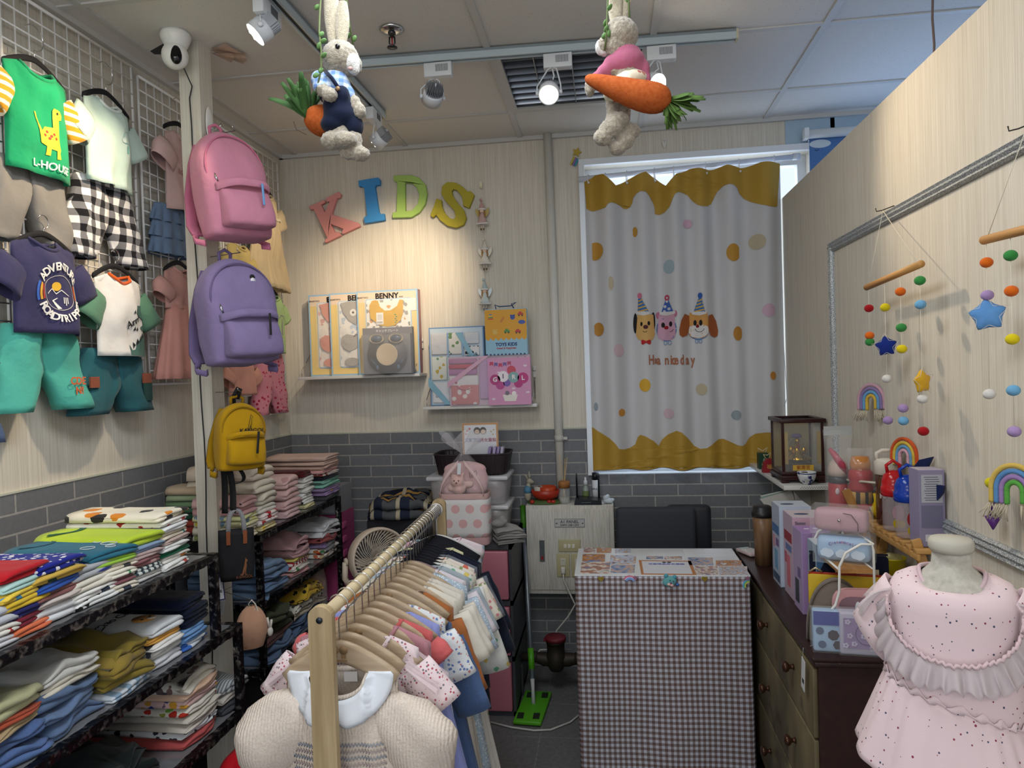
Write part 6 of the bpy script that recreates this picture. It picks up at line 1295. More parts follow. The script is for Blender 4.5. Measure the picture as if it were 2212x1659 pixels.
t,b=dress('dark blue denim dress with stitched yoke in the middle of the rack',1.80,DEN,.62,.155,.19,4,.012,(.20,.11,.42),seed=107,prof=[(0,.155),(.2,.165),(.5,.19),(1,.25)],slope=.6,neck=.06)
MB().tube([b.on(-.12+.24*i/16,-.13,.003) for i in range(17)],.0009,4).build('stitching',plain('9fb2cf'),t)
rhang(1.835,'wood','wooden hanger holding the caramel brown top')
dress('caramel brown top with striped collar on the rack',1.85,pl('a8673a'),.44,.15,.17,3,.008,(.2,.09,.4),seed=108,colm=cloth('5f4638','e8e2d6','stripe',1.5),slope=.55)
rhang(1.885,'wood','first wooden hanger of the cream garments')
dress('first cream knitted top with shell buttons in the row of whites',1.895,pl('dcd6c8'),.55,.155,.19,5,.012,(.14,.11,.5),seed=109)
rhang(1.925,'wood','second wooden hanger of the cream garments')
dress('second ivory cotton garment in the row of whites',1.935,pl('d9d2c6'),.58,.16,.20,5,.014,(.14,.11,.5),seed=110)
rhang(1.96,'wood','third wooden hanger of the cream garments')
t,b=dress('long off white garment with black animal drawing at its hem',1.965,pl('d6cfc3'),.66,.16,.21,4,.012,(.12,.11,.5),seed=111)
for x_,z_,r_ in((.15,-.42,.012),(.165,-.50,.018),(.15,-.57,.02)): decal(b,t,circ(x_,z_,r_*.5,12,r_),'26262a','animal_print')
rhang(2.0,'wood','wooden hanger holding the powder blue dotted dress')
dress('powder blue dress with tiny white dots hanging long on the rack',2.01,cloth('a9bac9','dfe6ea','dots',4),.60,.16,.215,5,.014,(.16,.11,.45),seed=112)
rhang(2.04,'wood','wooden hanger holding the white shirt with red cars')
t,b=dress('white shirt printed with red cars and number 3',2.045,pl('dcd4da'),.38,.15,.16,2,.006,(.13,.12,.55),seed=113)
for x_,z_ in((.09,-.10),(.12,-.19),(.02,-.14)):
    decal(b,t,rect(x_-.025,z_-.012,x_+.025,z_+.008),'b3262c','car_print'); decal(b,t,rect(x_-.012,z_+.008,x_+.012,z_+.02),'b3262c','car_print'); decal(b,t,circ(x_-.015,z_-.014,.007,8),'222226','wheel_print',off=.004); decal(b,t,circ(x_+.015,z_-.014,.007,8),'222226','wheel_print',off=.004)
tdecal(b,t,'3',.02,.09,-.102,'e9e6e6')
rhang(2.075,'velvet','mauve velvet hanger between the wooden and the navy hangers',col='8b747c')
dress('grey blue cotton top with a mustard patch near the far end of the rack',2.085,pl('a3aeb6'),.42,.155,.17,3,.008,(.14,.11,.5),seed=114)
rhang(2.105,'velvet','first navy velvet hanger after the mauve one',col='14151f')
dress('white garment with green leaf print near the far end of the rack',2.115,cloth('dcdcd6','6fae86','print',1.5,'d9c36a'),.62,.16,.20,5,.014,(.26,.11,.35),seed=115)
rhang(2.135,'velvet','second navy velvet hanger at the far end',col='14151f')
dress('ivory garment with small pink flowers near the far end of the rack',2.145,cloth('dcd3c4','c9848a','print',2.3,'8a9a6a'),.62,.165,.205,5,.014,(.12,.11,.5),seed=116)
rhang(2.165,'velvet','third navy velvet hanger at the far end',col='14151f')
dress('coral flowered white top near the far end of the rack',2.175,cloth('e0d6cc','cf6f5c','print',1.2,'d9a08a'),.36,.155,.165,3,.008,(.1,.11,.5),seed=117)
rhang(2.19,'velvet','fourth navy velvet hanger at the far end',col='14151f')
dress('slate grey shirt hanging near the far end of the rack',2.20,pl('6f747c'),.40,.16,.17,3,.008,(.14,.11,.5),seed=118)
rhang(2.22,'velvet','fifth navy velvet hanger at the far end',col='14151f')
dress('black navy dress with long sleeve near the far end of the rack',2.23,pl('1c2030'),.52,.165,.185,3,.010,(.26,.10,.38),seed=119)
rhang(2.245,'velvet','sixth navy velvet hanger at the far end',col='14151f')
dress('dark ink blue garment second from the far end of the rack',2.255,pl('171b2b'),.46,.165,.18,3,.010,(.2,.10,.45),seed=120)
rhang(2.275,'velvet','seventh navy velvet hanger at the far end',col='14151f')
dress('pale yellow rolled towel top on a navy hanger at the far end',2.28,pl('d6d3a8'),.10,.10,.11,1,.004,None,seed=121)
for i,y_ in enumerate((2.295,2.31,2.325,2.34,2.355,2.37,2.385)):
    rhang(y_,'velvet','empty navy velvet hanger packed against the far post of the rack',col='14151f',group='empty navy hangers at the far end of the rack',yaw=-3+i)
rhang(2.40,'plastic','white plastic hanger at the far end of the rack',col='d9d6d3',yaw=10,hw=.16)
t,b=dress('pastel pink and blue baby garment on the white plastic hanger',2.405,cloth('e2d3d8','9fc0cf','print',1.0,'d9a5b3'),.20,.15,.13,3,.008,None,seed=122,yaw=10)
t=thing('tulle_dress','white tulle skirt dress hanging almost to the floor near the far end of the rack','dress',M=onrack(2.06,.14,0),group=GR)
MB().grid(lambda u,v:(lambda A:Vector(((.15+.10*v+.010*v*S(A*15))*CO(A)+.02*v,(.02+.035*v+.008*v*S(A*15+1))*S(A),-.10-.62*v)))(2*PI*u),110,12,0,True).build('tulle_skirt',pl('c9c4bc'),t,solid=.001)
Body(.14,.13,.05,.03,[(0,.13),(1,.15)],.02,.4,.004,0,0,9).mesh().build('bodice',pl('cfc9c0'),t)
# left side of the rack: shirts peeping out
t,b=dress('white t-shirt with small black lettering facing left behind the fan',1.93,pl('dedee2'),.30,.15,.155,2,.006,(.10,.11,.6),seed=123,yaw=8) if 0 else (None,None)
# ------------------------------------------------------------------ fan
def fan():
    c=P(812,1203,y=2.62); ax=Vector((.62,-.72,.12)).normalized(); t=thing('desk_fan','beige round circulation fan standing behind the clothes rack','fan',(c.x,c.y,0)); o=Vector((0,0,c.z)); B=plain('b7a795',.45)
    q=Vector((0,0,1)).rotation_difference(ax); R=.112
    M_=Matrix.Translation(o)@q.to_matrix().to_4x4()
    def tr(mb): mb.v=[tuple(M_@Vector(v)) for v in mb.v]; return mb
    tr(MB().lathe([(R*.80,-.035),(R*.93,-.025),(R,.0),(R*1.02,.03),(R*1.0,.052),(R*.95,.056),(R*.91,.050),(R*.90,.0),(R*.86,-.02)],n=48,cap=False)).build('drum_housing',B,t)
    mb=MB()
    for k in range(44):
        a=2*PI*k/44; pts=[]
        for i in range(6): r=.018+(R*.92-.018)*i/5; aa=a+.9*(1-i/5)**1.2; pts.append((r*CO(aa),r*S(aa),.050-.014*(1-i/5)))
        mb.tube(pts,.0016,4)
    tr(mb).build('spiral_grille',plain('c3b8a8',.45),t)
    mb=MB()
    for k in range(48):
        a=2*PI*k/48; mb.tube([(R*.83*CO(a),R*.83*S(a),-.034),(R*.72*CO(a),R*.72*S(a),-.062),(R*.3*CO(a),R*.3*S(a),-.075)],.0019,4)
    tr(mb).build('rear_grille',B,t)
    tr(MB().lathe([(0,.03),(.018,.03),(.021,.036),(.018,.043),(0,.046)],n=24)).build('hub',plain('8f8272',.3),t)
    mb=MB()
    for k in range(5):
        a=2*PI*k/5; mb.grid(lambda u,v:Vector(((.015+.075*v)*CO(a+.5*u*(1-.3*v)),(.015+.075*v)*S(a+.5*u*(1-.3*v)),.012+.022*u)),4,6)
    tr(mb).build('fan_blades',plain('a09383',.4),t,solid=.0015)
    sd=ax.cross(Vector((0,0,1))).normalized()
    MB().tube([o-sd*(R+.010)+Vector((0,0,0)),o-sd*(R+.014)+Vector((0,0,-.06)),o-sd*(R*.8)+Vector((0,0,-.12)),o+Vector((0,0,-.15))],.011,10).tube([o+sd*(R+.010),o+sd*(R+.014)+Vector((0,0,-.06)),o+sd*(R*.8)+Vector((0,0,-.12)),o+Vector((0,0,-.15))],.011,10).build('yoke',B,t)
    for s_ in(-1,1): MB().lathe([(0,0),(.016,0),(.015,.008),(0,.009)],o+sd*s_*(R+.004),20,0,sd*s_).build('pivot_knob',B,t)
    MB().cyl((0,0,.02),(0,0,o.z-.14),.014,16).build('pole',B,t); MB().lathe([(0,0),(.14,0),(.14,.012),(.06,.03),(.02,.04),(0,.04)],n=36).build('base',B,t)
fan()
# ------------------------------------------------------------------ drawers tower, boxes, gift, sign
PKD=plain('b06a78',.35); DG=plain('3a3b40',.45)
t=thing('drawer_tower','dark framed storage tower with translucent pink drawers behind the rack','drawer unit',(-.655,3.33,0))
w,dp=.43,.46
MB().bb((-w/2,-dp/2,0),(w/2,dp/2,.02)).bb((-w/2,-dp/2,.745),(w/2,dp/2,.768)).bb((-w/2,-dp/2,0),(-w/2+.012,dp/2,.768)).bb((w/2-.012,-dp/2,0),(w/2,dp/2,.768)).bb((-w/2,dp/2-.01,0),(w/2,dp/2,.768)).bb((-w/2,-dp/2,.245),(w/2,dp/2,.268)).bb((-w/2,-dp/2,.495),(w/2,dp/2,.518)).build('frame',DG,t)
for k in range(3):
    d=MB().bb((-w/2+.016,-dp/2-.012,.024+k*.25),(w/2-.016,dp/2-.02,.24+k*.25),0,.006).build('drawer',PKD,t)
    MB().box((0,-dp/2-.018,.20+k*.25),(.12,.012,.018),0,None,.004).build('handle',PKD,d)
def clearbox(x0,x1,y0,y1,z0,z1,label,inner):
    t=thing('clear_storage_box',label,'storage box',((x0+x1)/2,(y0+y1)/2,z0)); w=x1-x0; d=y1-y0; h=z1-z0; g=glassy('d9d5d4',.35,.25,'frosted_plastic')
    MB().grid(lambda u,v:(lambda A:Vector((w/2*(.90+.08*v)*math.copysign(abs(CO(A))**.35,CO(A)),d/2*(.92+.06*v)*math.copysign(abs(S(A))**.35,S(A)),.002+(h-.022)*v)))(2*PI*u),48,4,0,True).build('tub',g,t,solid=.002)
    MB().box((0,0,h-.012),(w,d,.020),0,None,.006).build('lid',plain('c9c8ca',.35),t)
    blobmesh('contents',[((-.08,0,.05),(.09,d*.36,.045)),((.07,0,.045),(.09,d*.36,.042))],inner,t,.008)
clearbox(-.87,-.475,3.30,3.55,.77,.905,'lower clear storage box with pink contents on the drawer tower',pl('b9838f'))
clearbox(-.87,-.475,3.30,3.55,.907,1.045,'upper clear storage box behind the pink gift bag',pl('a8798a'))
t=thing('basket','dark brown woven plastic basket on top of the clear storage boxes','basket',(-.655,3.42,1.047)); BK=plain('2b2124',.5)
MB().grid(lambda u,v:(lambda A:Vector(((.165+.018*v)*math.copysign(abs(CO(A))**.4,CO(A))+.0015*S(A*60),(.10+.015*v)*math.copysign(abs(S(A))**.4,S(A))+.0015*S(A*60),.002+.095*v+.001*S(v*50))))(2*PI*u),150,14,0,True).build('woven_side',BK,t,solid=.003)
MB().tube([((.185)*math.copysign(abs(CO(a))**.4,CO(a)),.117*math.copysign(abs(S(a))**.4,S(a)),.098) for a in [2*PI*i/40+.01 for i in range(40)]],.005,6,closed=True).build('rim',BK,t); MB().bb((-.15,-.09,.001),(.15,.09,.005)).build('bottom',BK,t)
for i,(x_,c_) in enumerate(((.10,'8f7fae'),(.125,'a79ac0'),(.145,'8a7aa6'),(.165,'a9a3b8'))):
    tag(MB().box((-.655+x_*.92-.01,3.385,1.115),(.014,.05,.12),0,(0,.15,0),.002).build('small_carton',plain(c_,.4)),('first','second','third','fourth')[i]+' lilac carton from the left standing in the dark basket','carton','lilac cartons in the basket')
# shop sign
c=P(1038,955,y=3.43); t=thing('shop_sign','framed clear stand sign with two drawn children and Chinese shop name','sign',(c.x,3.43,1.165-.0)) 
MB().box((0,0,.04),(.178,.004,.165)).build('orange_border',plain('c98b3c',.5),t); MB().box((0,-.0025,.04),(.160,.001,.147)).build('white_card',plain('dfe0e4',.4),t)
text('艾樹精品',.0205,TX(-.0385,-.0036,.038),plain('5566ae'),t,'lettering',.0004,bold=.0004); text('男女童裝',.0205,TX(.0385,-.0036,.038),plain('a8566a'),t,'lettering',.0004,bold=.0004)
for sx,c_ in((-1,'2b2424'),(1,'2b2424')):
    MB().prism(circ(sx*.015,.085,.017,18,.018),.0006,TX(0,-.0032,0)).build('hair_print',plain(c_),t); MB().prism(circ(sx*.015,.080,.012,16,.011),.0006,TX(0,-.0039,0)).build('face_print',plain('e6c7ae'),t)
    MB().prism(circ(sx*.015-.004,.081,.0015,6),.0006,TX(0,-.0046,0)).prism(circ(sx*.015+.004,.081,.0015,6),.0006,TX(0,-.0046,0)).build('eyes_print',plain('241c1c'),t)
for x_,z_ in((-.065,.085),(-.052,.095),(-.070,.070)): MB().prism(star(x_,z_,.007,.55,5),.0005,TX(0,-.0032,0)).build('blossom_print',plain('c9605c'),t)
for x_,z_ in((.055,.08),(.068,.088),(.064,.066)): MB().prism(star(x_,z_,.006,.45,5),.0005,TX(0,-.0032,0)).build('star_print',plain('cfa84a'),t)
MB().box((0,-.006,.04),(.184,.0008,.172)).build('clear_sleeve',glassy('ffffff',.06,.05),t)
# gift bag with plush
c=P(1000,1080,y=3.10)
t=thing('gift_bag','pink polka dot gift bag wrapped in cellophane with pink blanket and bear','gift bag',(-.648,3.14,.770))
dot=NT('pink_dot_canvas',.8,0,.2); v_=dot.sep(); fx=dot.math('SUBTRACT',dot.math('FRACT',dot.math('MULTIPLY',v_[0],15.4)),.5); zz_=dot.math('MULTIPLY',v_[2],15.4); row=dot.math('FLOOR',zz_); fx2=dot.math('SUBTRACT',dot.math('FRACT',dot.math('ADD',dot.math('MULTIPLY',v_[0],15.4),dot.math('MULTIPLY',row,.5))),.5); fz=dot.math('SUBTRACT',dot.math('FRACT',zz_),.5)
dd=dot.math('SQRT',dot.math('ADD',dot.math('MULTIPLY',fx2,fx2),dot.math('MULTIPLY',fz,fz))); dot.col(dot.mix(dot.math('LESS_THAN',dd,.30),lin('dcdad8'),lin('d9a6a6')))
def pouchform(w,d,h0,h1,n=40,e=.45,bul=.0):
    return MB().grid(lambda u,v:(lambda A:Vector((w/2*math.copysign(abs(CO(A))**e,CO(A))*(1+bul*S(PI*v)),d/2*math.copysign(abs(S(A))**e,S(A))*(1+bul*S(PI*v)),h0+(h1-h0)*v+.003*nz(CO(A)*2,v*3,S(A)))))(2*PI*u),n,8,0,True)
q=pouchform(.225,.13,.035,.205); q.build('dotted_panel',dot.m,t,solid=.002); q=pouchform(.222,.128,.0,.036); q.f.append(list(range(40))[::-1]); q.m.append(0); q.sm.append(False); q.build('pink_base',pl('cf9f9f'),t,solid=.002); q=pouchform(.227,.132,.205,.23); q.build('pink_band',pl('d3a8a2'),t,solid=.002)
blobmesh('folded_blanket',[((0,.02,.28),(.108,.045,.085)),((-.06,.0,.24),(.05,.05,.04)),((.05,0,.25),(.055,.05,.04)),((.0,.02,.33),(.10,.04,.035))],pl('d9b0b2'),t,.007)
blobmesh('bear_rattle',[((-.02,-.055,.285),(.032,.028,.030)),((-.045,-.05,.31),(.012,.010,.012)),((.0,-.05,.315),(.012,.010,.012)),((-.015,-.05,.250),(.030,.028,.026)),((.03,-.045,.27),(.022,.018,.016)),((-.05,-.045,.255),(.02,.018,.018))],pl('dcb5ac'),t,.004)
MB().ell((-.030,-.083,.292),.0028).ell((-.010,-.083,.292),.0028).ell((-.02,-.086,.282),(.0045,.003,.003)).build('bear_face',plain('5a3f3a',.5),t)
for sx in(0,.022): MB().tube([(.033+sx,-.030,.295),(.030+sx,-.030,.32),(.036+sx,-.030,.33),(.041+sx,-.030,.318),(.040+sx,-.030,.295)],.0012,5).build('rabbit_ear_line',plain('5a4444'),t)
for s_ in(-1,1): MB().grid(lambda u,v:Vector((s_*(.012+.085*S(PI*v*.5)),-.068-.012*S(PI*v)+(u-.5)*.004,.37-.14*v+(u-.5)*.022)),3,16).build('ribbon_handle',pl('ddc0bc'),t,solid=.002)
MB().box((-.005,-.085,.345),(.016,.001,.05),0,(0,.08,0)).build('paper_tag',plain('d9dadc'),t)
q=MB().grid(lambda u,v:(lambda A:Vector((.119*math.copysign(abs(CO(A))**.5,CO(A))*(1 if v<.7 else max(.06,1-2.9*(v-.7)) if v<1.02 else 1)+.003*nz(A*2,v*9),.074*math.copysign(abs(S(A))**.5,S(A))*(1 if v<.7 else max(.1,1-2.7*(v-.7)))+.003*nz(A*3,v*7,3),.002+.405*v)))(2*PI*u),60,18,0,True); q.build('cellophane',glassy('f2eef0',.10,.08),t)
MB().grid(lambda u,v:(lambda A:Vector(((.012+.085*v+.02*S(A*7)*v)*CO(A),(.01+.05*v)*S(A),.405+.075*v*(1+.35*S(A*5)))))(2*PI*u),80,6,0,True).build('cellophane_frill',glassy('e9e4e6',.28,.15),t)
for i,k in enumerate(((pl('8b8986'),.022),(pl('93918d'),.022),(pl('8f8d8a'),.024))): pass
pile('on the drawer tower beside gift bag',-.478+.02,3.16,.770,[(pl('84827f'),'grey',.020,.008),(pl('8b8986'),'mid grey',.020,.008),(pl('94928e'),'light grey',.026,.012)],.13,.11,'grey folded trousers on the drawer tower',seed=71,rz=-1.2)
tag(blobmesh('rolled_sock',[((0,0,0),(.032,.02,.018)),((.018,0,.018),(.016,.016,.018)),((.03,.0,.008),(.012,.016,.012))],pl('8f8d8a'),None,.004),'grey rolled cloth on top of the folded grey trousers','cloth').location=(-.50,3.14,.855)
# plaid blanket on a bin
t=thing('storage_bin','dark fabric storage bin below the plaid blanket by the back wall','storage bin',(-1.02,3.46,0)); MB().box((0,0,.42),(.30,.34,.84),0,None,.01).build('bin_body',pl('2b2c31'),t)
plaid=NT('navy_plaid',.9,0,.1); px_=plaid.sep(); 
def band(a,k,w_,o=0): return plaid.math('GREATER_THAN',plaid.math('SINE',plaid.math('ADD',plaid.math('MULTIPLY',a,k),o)),w_)
b1=plaid.mix(band(px_[0],48,.2),lin('1b2233'),lin('55585a')); b1=plaid.mix(band(px_[1],48,.35),b1,lin('2a3040')); b1=plaid.mix(band(px_[0],48,.93,2.2),b1,lin('b08a4a')); b1=plaid.mix(band(px_[1],48,.90,1.4),b1,lin('b5ab93')); plaid.col(b1)
o=folded_mesh(.30,.30,.10,77,2,.03).build('plaid_blanket',plaid.m,None,(-1.02,3.42,.842)); o.rotation_euler=(0,0,-PI/2+.1); tag(o,'navy and grey plaid blanket folded on the dark bin behind the fan','blanket')
# magazine files at the far end of the rear rack
t=thing('file_box','pink plastic crate standing at the far end of the rear iron rack','crate',(-1.33,3.42,.0)); MB().bb((-.09,-.11,0),(.01,.11,.86)).build('crate_body',plain('b04a7a',.4),t)
for k in range(6): MB().box((.013,-.04,.45+k*.07),(.012,.05,.03),0,None,.003).build('hinge_lug',plain('c05a8a',.4),t)
t=thing('document_tray','grey box file standing on the pink crate in the corner','box file',(-1.33,3.42,.862)); MB().bb((-.08,-.10,0),(.005,.10,.13)).build('box_body',plain('8f8f93',.5),t); MB().bb((-.07,-.101,.01),(-.01,-.103,.11)).build('label_panel',plain('b9b9bd',.5),t)
# sheer bag under second rear shelf
# ------------------------------------------------------------------ panel box with things on top
t=thing('panel_box','cream metal electrical cabinet on the back wall labelled A1 PANEL','electrical cabinet',(-.20,3.57,.422)); CM=NT('cream_panel_paint',.5,0,.3); n_=CM.noise(1,4,CM.map((200,200,8)),.6); CM.col(CM.mix(CM.ramp(n_,.4,.6),lin('b9b5aa'),lin('cfccc2'))); CM=CM.m
MB().bb((-.217,-.07,0),(.217,.08,.443),0,.003).build('cabinet_body',CM,t)
d=MB().bb((-.205,-.0755,.022),(.195,-.070,.425),0,.002).build('door',CM,t)
MB().bb((-.075,-.079,.335),(.075,-.0755,.378)).build('name_plate',plain('9b9c9c',.35,.5),d); MB().bb((-.071,-.0797,.339),(.071,-.079,.374)).build('plate_face',plain('b9bab6',.4),d)
text('A1 PANEL',.021,TX(0,-.0800,.362),plain('202224'),d,'lettering',.0004,bold=.0002); text('304W 208-120V',.014,TX(0,-.0800,.346),plain('202224'),d,'lettering',.0004,bold=.0002)
MB().lathe([(0,0),(.004,0),(.004,.0015),(0,.002)],(-.064,-.0797,.356),12,0,(0,-1,0)).lathe([(0,0),(.004,0),(.004,.0015),(0,.002)],(.064,-.0797,.356),12,0,(0,-1,0)).build('screws',STEEL,d)
hh=MB().bb((-.153,-.080,.165),(-.128,-.0755,.27)).build('latch_handle',plain('6b6d70',.35,.6),d); MB().bb((-.146,-.083,.175),(-.135,-.080,.192)).build('red_button',plain('8f1f22',.4),hh)
def plate(x0,z0,x1,z1,par): return MB().bb((x0,-.083,z0),(x1,-.0755,z1),0,.0025).build('switch_plate' ,plain('b5ad86',.4),par)
pp=plate(-.058,.215,.050,.275,t)
for i in range(3): MB().box((-.025+i*.020,-.0845,.243),(.014,.003,.020),0,None,.001).build('switch',plain('d9d6c8',.4),pp)
pp=plate(-.070,.09,-.006,.205,t); MB().box((-.038,-.084,.165),(.026,.003,.036),0,None,.001).build('socket',plain('c9c5b4',.4),pp)
for sx in(-1,1): MB().box((-.038+sx*.004,-.0858,.172),(.0015,.0006,.007)).build('slot',BLACK,pp)
MB().box((-.038,-.092,.125),(.022,.018,.034),0,None,.006).build('plug',plain('d3d1c8',.4),pp)
pp=plate(.002,.09,.066,.205,t); MB().box((.034,-.084,.150),(.026,.003,.06),0,None,.001).build('socket',plain('c9c5b4',.4),pp)
W0=Vector((-.238,3.475,.53))
tag(MB().tube([W0,W0+Vector((.002,-.004,-.03)),W0+Vector((.03,-.02,-.09)),W0+Vector((.055,-.03,-.14)),W0+Vector((.02,-.03,-.20)),W0+Vector((-.04,-.03,-.27)),W0+Vector((-.045,-.04,-.32)),W0+Vector((-.02,-.05,-.36)),W0+Vector((.03,-.05,-.355)),W0+Vector((-.03,-.06,-.35)),W0+Vector((-.12,-.06,-.355)),W0+Vector((-.155,-.05,-.40)),W0+Vector((-.16,-.05,-.525))],.0042,8).build('power_cord',plain('c3c1b8',.45),fix=False),'white power cord looping down from the cabinet socket to the floor','cord')
tag(MB().tube([(-.12,3.20,.006),(-.20,3.05,.006),(-.28,2.98,.006),(-.35,2.97,.006),(-.45,2.99,.006),(-.55,3.03,.006)],.0042,8).build('floor_cord',plain('b9b7b0',.45)),'white cord lying on the floor tiles beside the green mop','cord')
TZ0=.8655
# rabbit with bowl
t=thing('rabbit_bowl','painted rabbit figurine standing beside a red ceramic bowl on grass base','figurine',(-.355,3.56,TZ0))
MB().lathe([(0,0),(.085,0),(.09,.006),(.07,.016),(0,.018)],(.03,0,0),26,0,sy=.6).build('grass_base',plain('4a5f30',.7,nz=60),t)
blobmesh('rabbit_body',[((-.055,0,.045),(.018,.018,.035)),((-.052,0,.085),(.013,.012,.02)),((-.045,0,.112),(.016,.014,.015)),((-.030,0,.108),(.009,.009,.008))],plain('a39c8a',.5),t,.003)
MB().tube([(-.052,0,.12),(-.062,0,.14),(-.078,0,.15)],[.005,.005,.001],8).tube([(-.045,0,.12),(-.044,0,.145),(-.046,0,.163)],[.005,.006,.001],8).build('ear',plain('a39c8a',.5),t)
MB().lathe([(.017,0),(.019,.02),(.012,.04),(0,.04)],(-.055,0,.05),16).build('blue_jacket',plain('4f7f9a',.5),t)
MB().lathe([(.0,.012),(.03,.014),(.062,.035),(.076,.068),(.072,.068),(.058,.04),(.02,.024),(0,.022)],(.035,0,0),32,0,sy=.72).build('red_bowl',plain('a32f1c',.35,nz=50),t)
MB().lathe([(0,0),(.045,0),(.045,.035),(.040,.035),(.040,.006),(0,.006)],(.045,0,.050),26).build('orange_tape_roll',plain('b5401c',.4),t); MB().lathe([(0,0),(.022,0),(.022,.03),(0,.03)],(.0,-.01,.055),20).build('white_roll',plain('b9b3a6',.5),t)
for x_ in(.055,.075,-.03): MB().ell((x_,-.04,.014),(.012,.01,.010)).build('strawberry',plain('a8281c',.4),t)
# reed diffuser
t=thing('reed_diffuser','glass reed diffuser with wooden cap and thin sticks on the cabinet','diffuser',(-.225,3.555,TZ0))
MB().lathe([(0,0),(.026,0),(.028,.003),(.028,.070),(.024,.076),(.022,.080)],n=28).build('glass_jar',glassy('dfe3e0',.25,.03),t); MB().lathe([(0,.004),(.025,.004),(.025,.03),(0,.03)],n=24).build('liquid',glassy('d9d9cc',.35,.02,'oil'),t)
MB().lathe([(0,.078),(.029,.078),(.029,.108),(.024,.112),(0,.112)],n=28).build('wooden_cap',wood('a8713f','8f5c30',1,2),t)
for dx,dy,l in((-.014,.0,.13),(.006,.002,.115),(.014,-.002,.12)): MB().cyl((-dx*.6,0,.012),(dx*1.4,dy,.11+l),.0016,6).build('reed',plain('c9a878',.7),t)
# router, bottles
t=thing('wifi_router','black wireless router with two upright antennas on the cabinet','router',(-.105,3.55,TZ0))
MB().prism([(-.070,0),(.066,0),(.062,.020),(-.048,.030),(-.066,.020)],.10,fr((0,.05,0),(1,0,0),(0,0,1),(0,-1,0))).build('router_body',plain('14161b',.3),t)
for x_ in(-.058,.052): MB().tube([(x_,.035,.01),(x_,.035,.13),(x_,.035,.145)],[.005,.004,.002],8).build('antenna',plain('141519',.4),t)
for i in range(6): MB().box((-.03+i*.008,-.051,.012),(.004,.001,.002)).build('indicator_light',plain('8fae9a',.3),t)
t=thing('pump_bottle','small clear spray bottle with white pump standing behind the router','bottle',(-.120,3.625,TZ0)); 
MB().lathe([(0,0),(.015,0),(.017,.01),(.017,.06),(.010,.075),(.009,.08)],n=20).build('bottle_body',plain('8f9a94',.2),t); MB().lathe([(0,.08),(.012,.08),(.010,.10),(.006,.105),(.006,.118),(0,.12)],n=18).build('pump',plain('cdd2d6',.4),t); MB().lathe([(.0175,.012),(.0175,.05)],n=20,cap=False).build('label',plain('6a7a4a',.6),t)
t=thing('spray_can','white and black SPRAY can standing behind the router','spray can',(-.070,3.625,TZ0))
MB().lathe([(0,0),(.017,0),(.017,.105),(0,.105)],n=22).build('can',plain('cfd2d6',.35),t); MB().lathe([(0,.105),(.017,.105),(.016,.142),(0,.144)],n=22).build('cap',plain('1b1c20',.35),t); text('SPRAY',.014,TX(-.001,-.0178,.06),plain('22252a'),t,'lettering',.0004)
t=tag(blobmesh('crumpled_tissue',[((0,0,.012),(.026,.018,.012)),((-.012,0,.028),(.014,.012,.014)),((.014,.0,.018),(.016,.012,.008)),((-.004,.004,.035),(.010,.008,.010))],plain('c3ccd4',.8),None,.003,.006,2),'crumpled white tissue beside the router','tissue'); t.location=(-.006,3.53,TZ0+.001)
# chair
t=thing('office_chair','dark grey office chair with rectangular padded back behind the counter','chair',(.21,3.22,0)); DK=plain('32343c',.75,nz=200)
MB().box((-.01,0,.745),(.35,.045,.33),0,(.05,0,0),.02).build('backrest',DK,t); MB().box((.14,.05,.80),(.20,.05,.22),0,None,.05).build('rear_cushion',plain('26282f',.5),t)
MB().box((0,-.14 if 0 else .02,.46),(.36,.30,.07),0,None,.03).build('seat',DK,t); MB().cyl((0,.03,.12),(0,.03,.43),.025,14).build('gas_column',BLACK,t)
for k in range(5):
    a=2*PI*k/5+.3; l=MB().tube([(0,.03,.12),(.2*CO(a),.03+.2*S(a),.075)],[.02,.012],8).build('leg',BLACK,t); MB().ell((.2*CO(a),.03+.2*S(a),.03),(.028,.028,.03)).build('caster',BLACK,l)
# counter
GX0,GX1,GY0,GY1,GZ=-.132,.474,2.53,2.90,.80
t=thing('counter_table','counter draped in brown and white gingham cloth with a photo covered top','counter',((GX0+GX1)/2,(GY0+GY1)/2,0)); w=GX1-GX0; dp=GY1-GY0
MB().bb((-w/2+.01,-dp/2+.01,GZ-.03),(w/2-.01,dp/2-.01,GZ-.004)).build('table_top',plain('c9c9c4',.5),t)
for sx in(-1,1):
    for sy in(-1,1): MB().bb((sx*(w/2-.03)-.015,sy*(dp/2-.03)-.015,0),(sx*(w/2-.03)+.015,sy*(dp/2-.03)+.015,GZ-.03)).build('leg',plain('77797c',.4),t)
gh=NT('gingham_cloth',.85,0,.15); X_=gh.sep(); k_=2*PI/.0195
hx_=gh.math('ADD',X_[0],X_[1]); f1=gh.ramp(gh.math('SINE',gh.math('MULTIPLY',hx_,k_)),-.12,.12); f2=gh.ramp(gh.math('SINE',gh.math('MULTIPLY',X_[2],k_)),-.12,.12)
gh.col(gh.mix(f2,gh.mix(f1,lin('b4b6be'),lin('84797c')),gh.mix(f1,lin('84797c'),lin('604e48')))); gh.bump(gh.noise(500,1),.2,.001); GH=gh.m
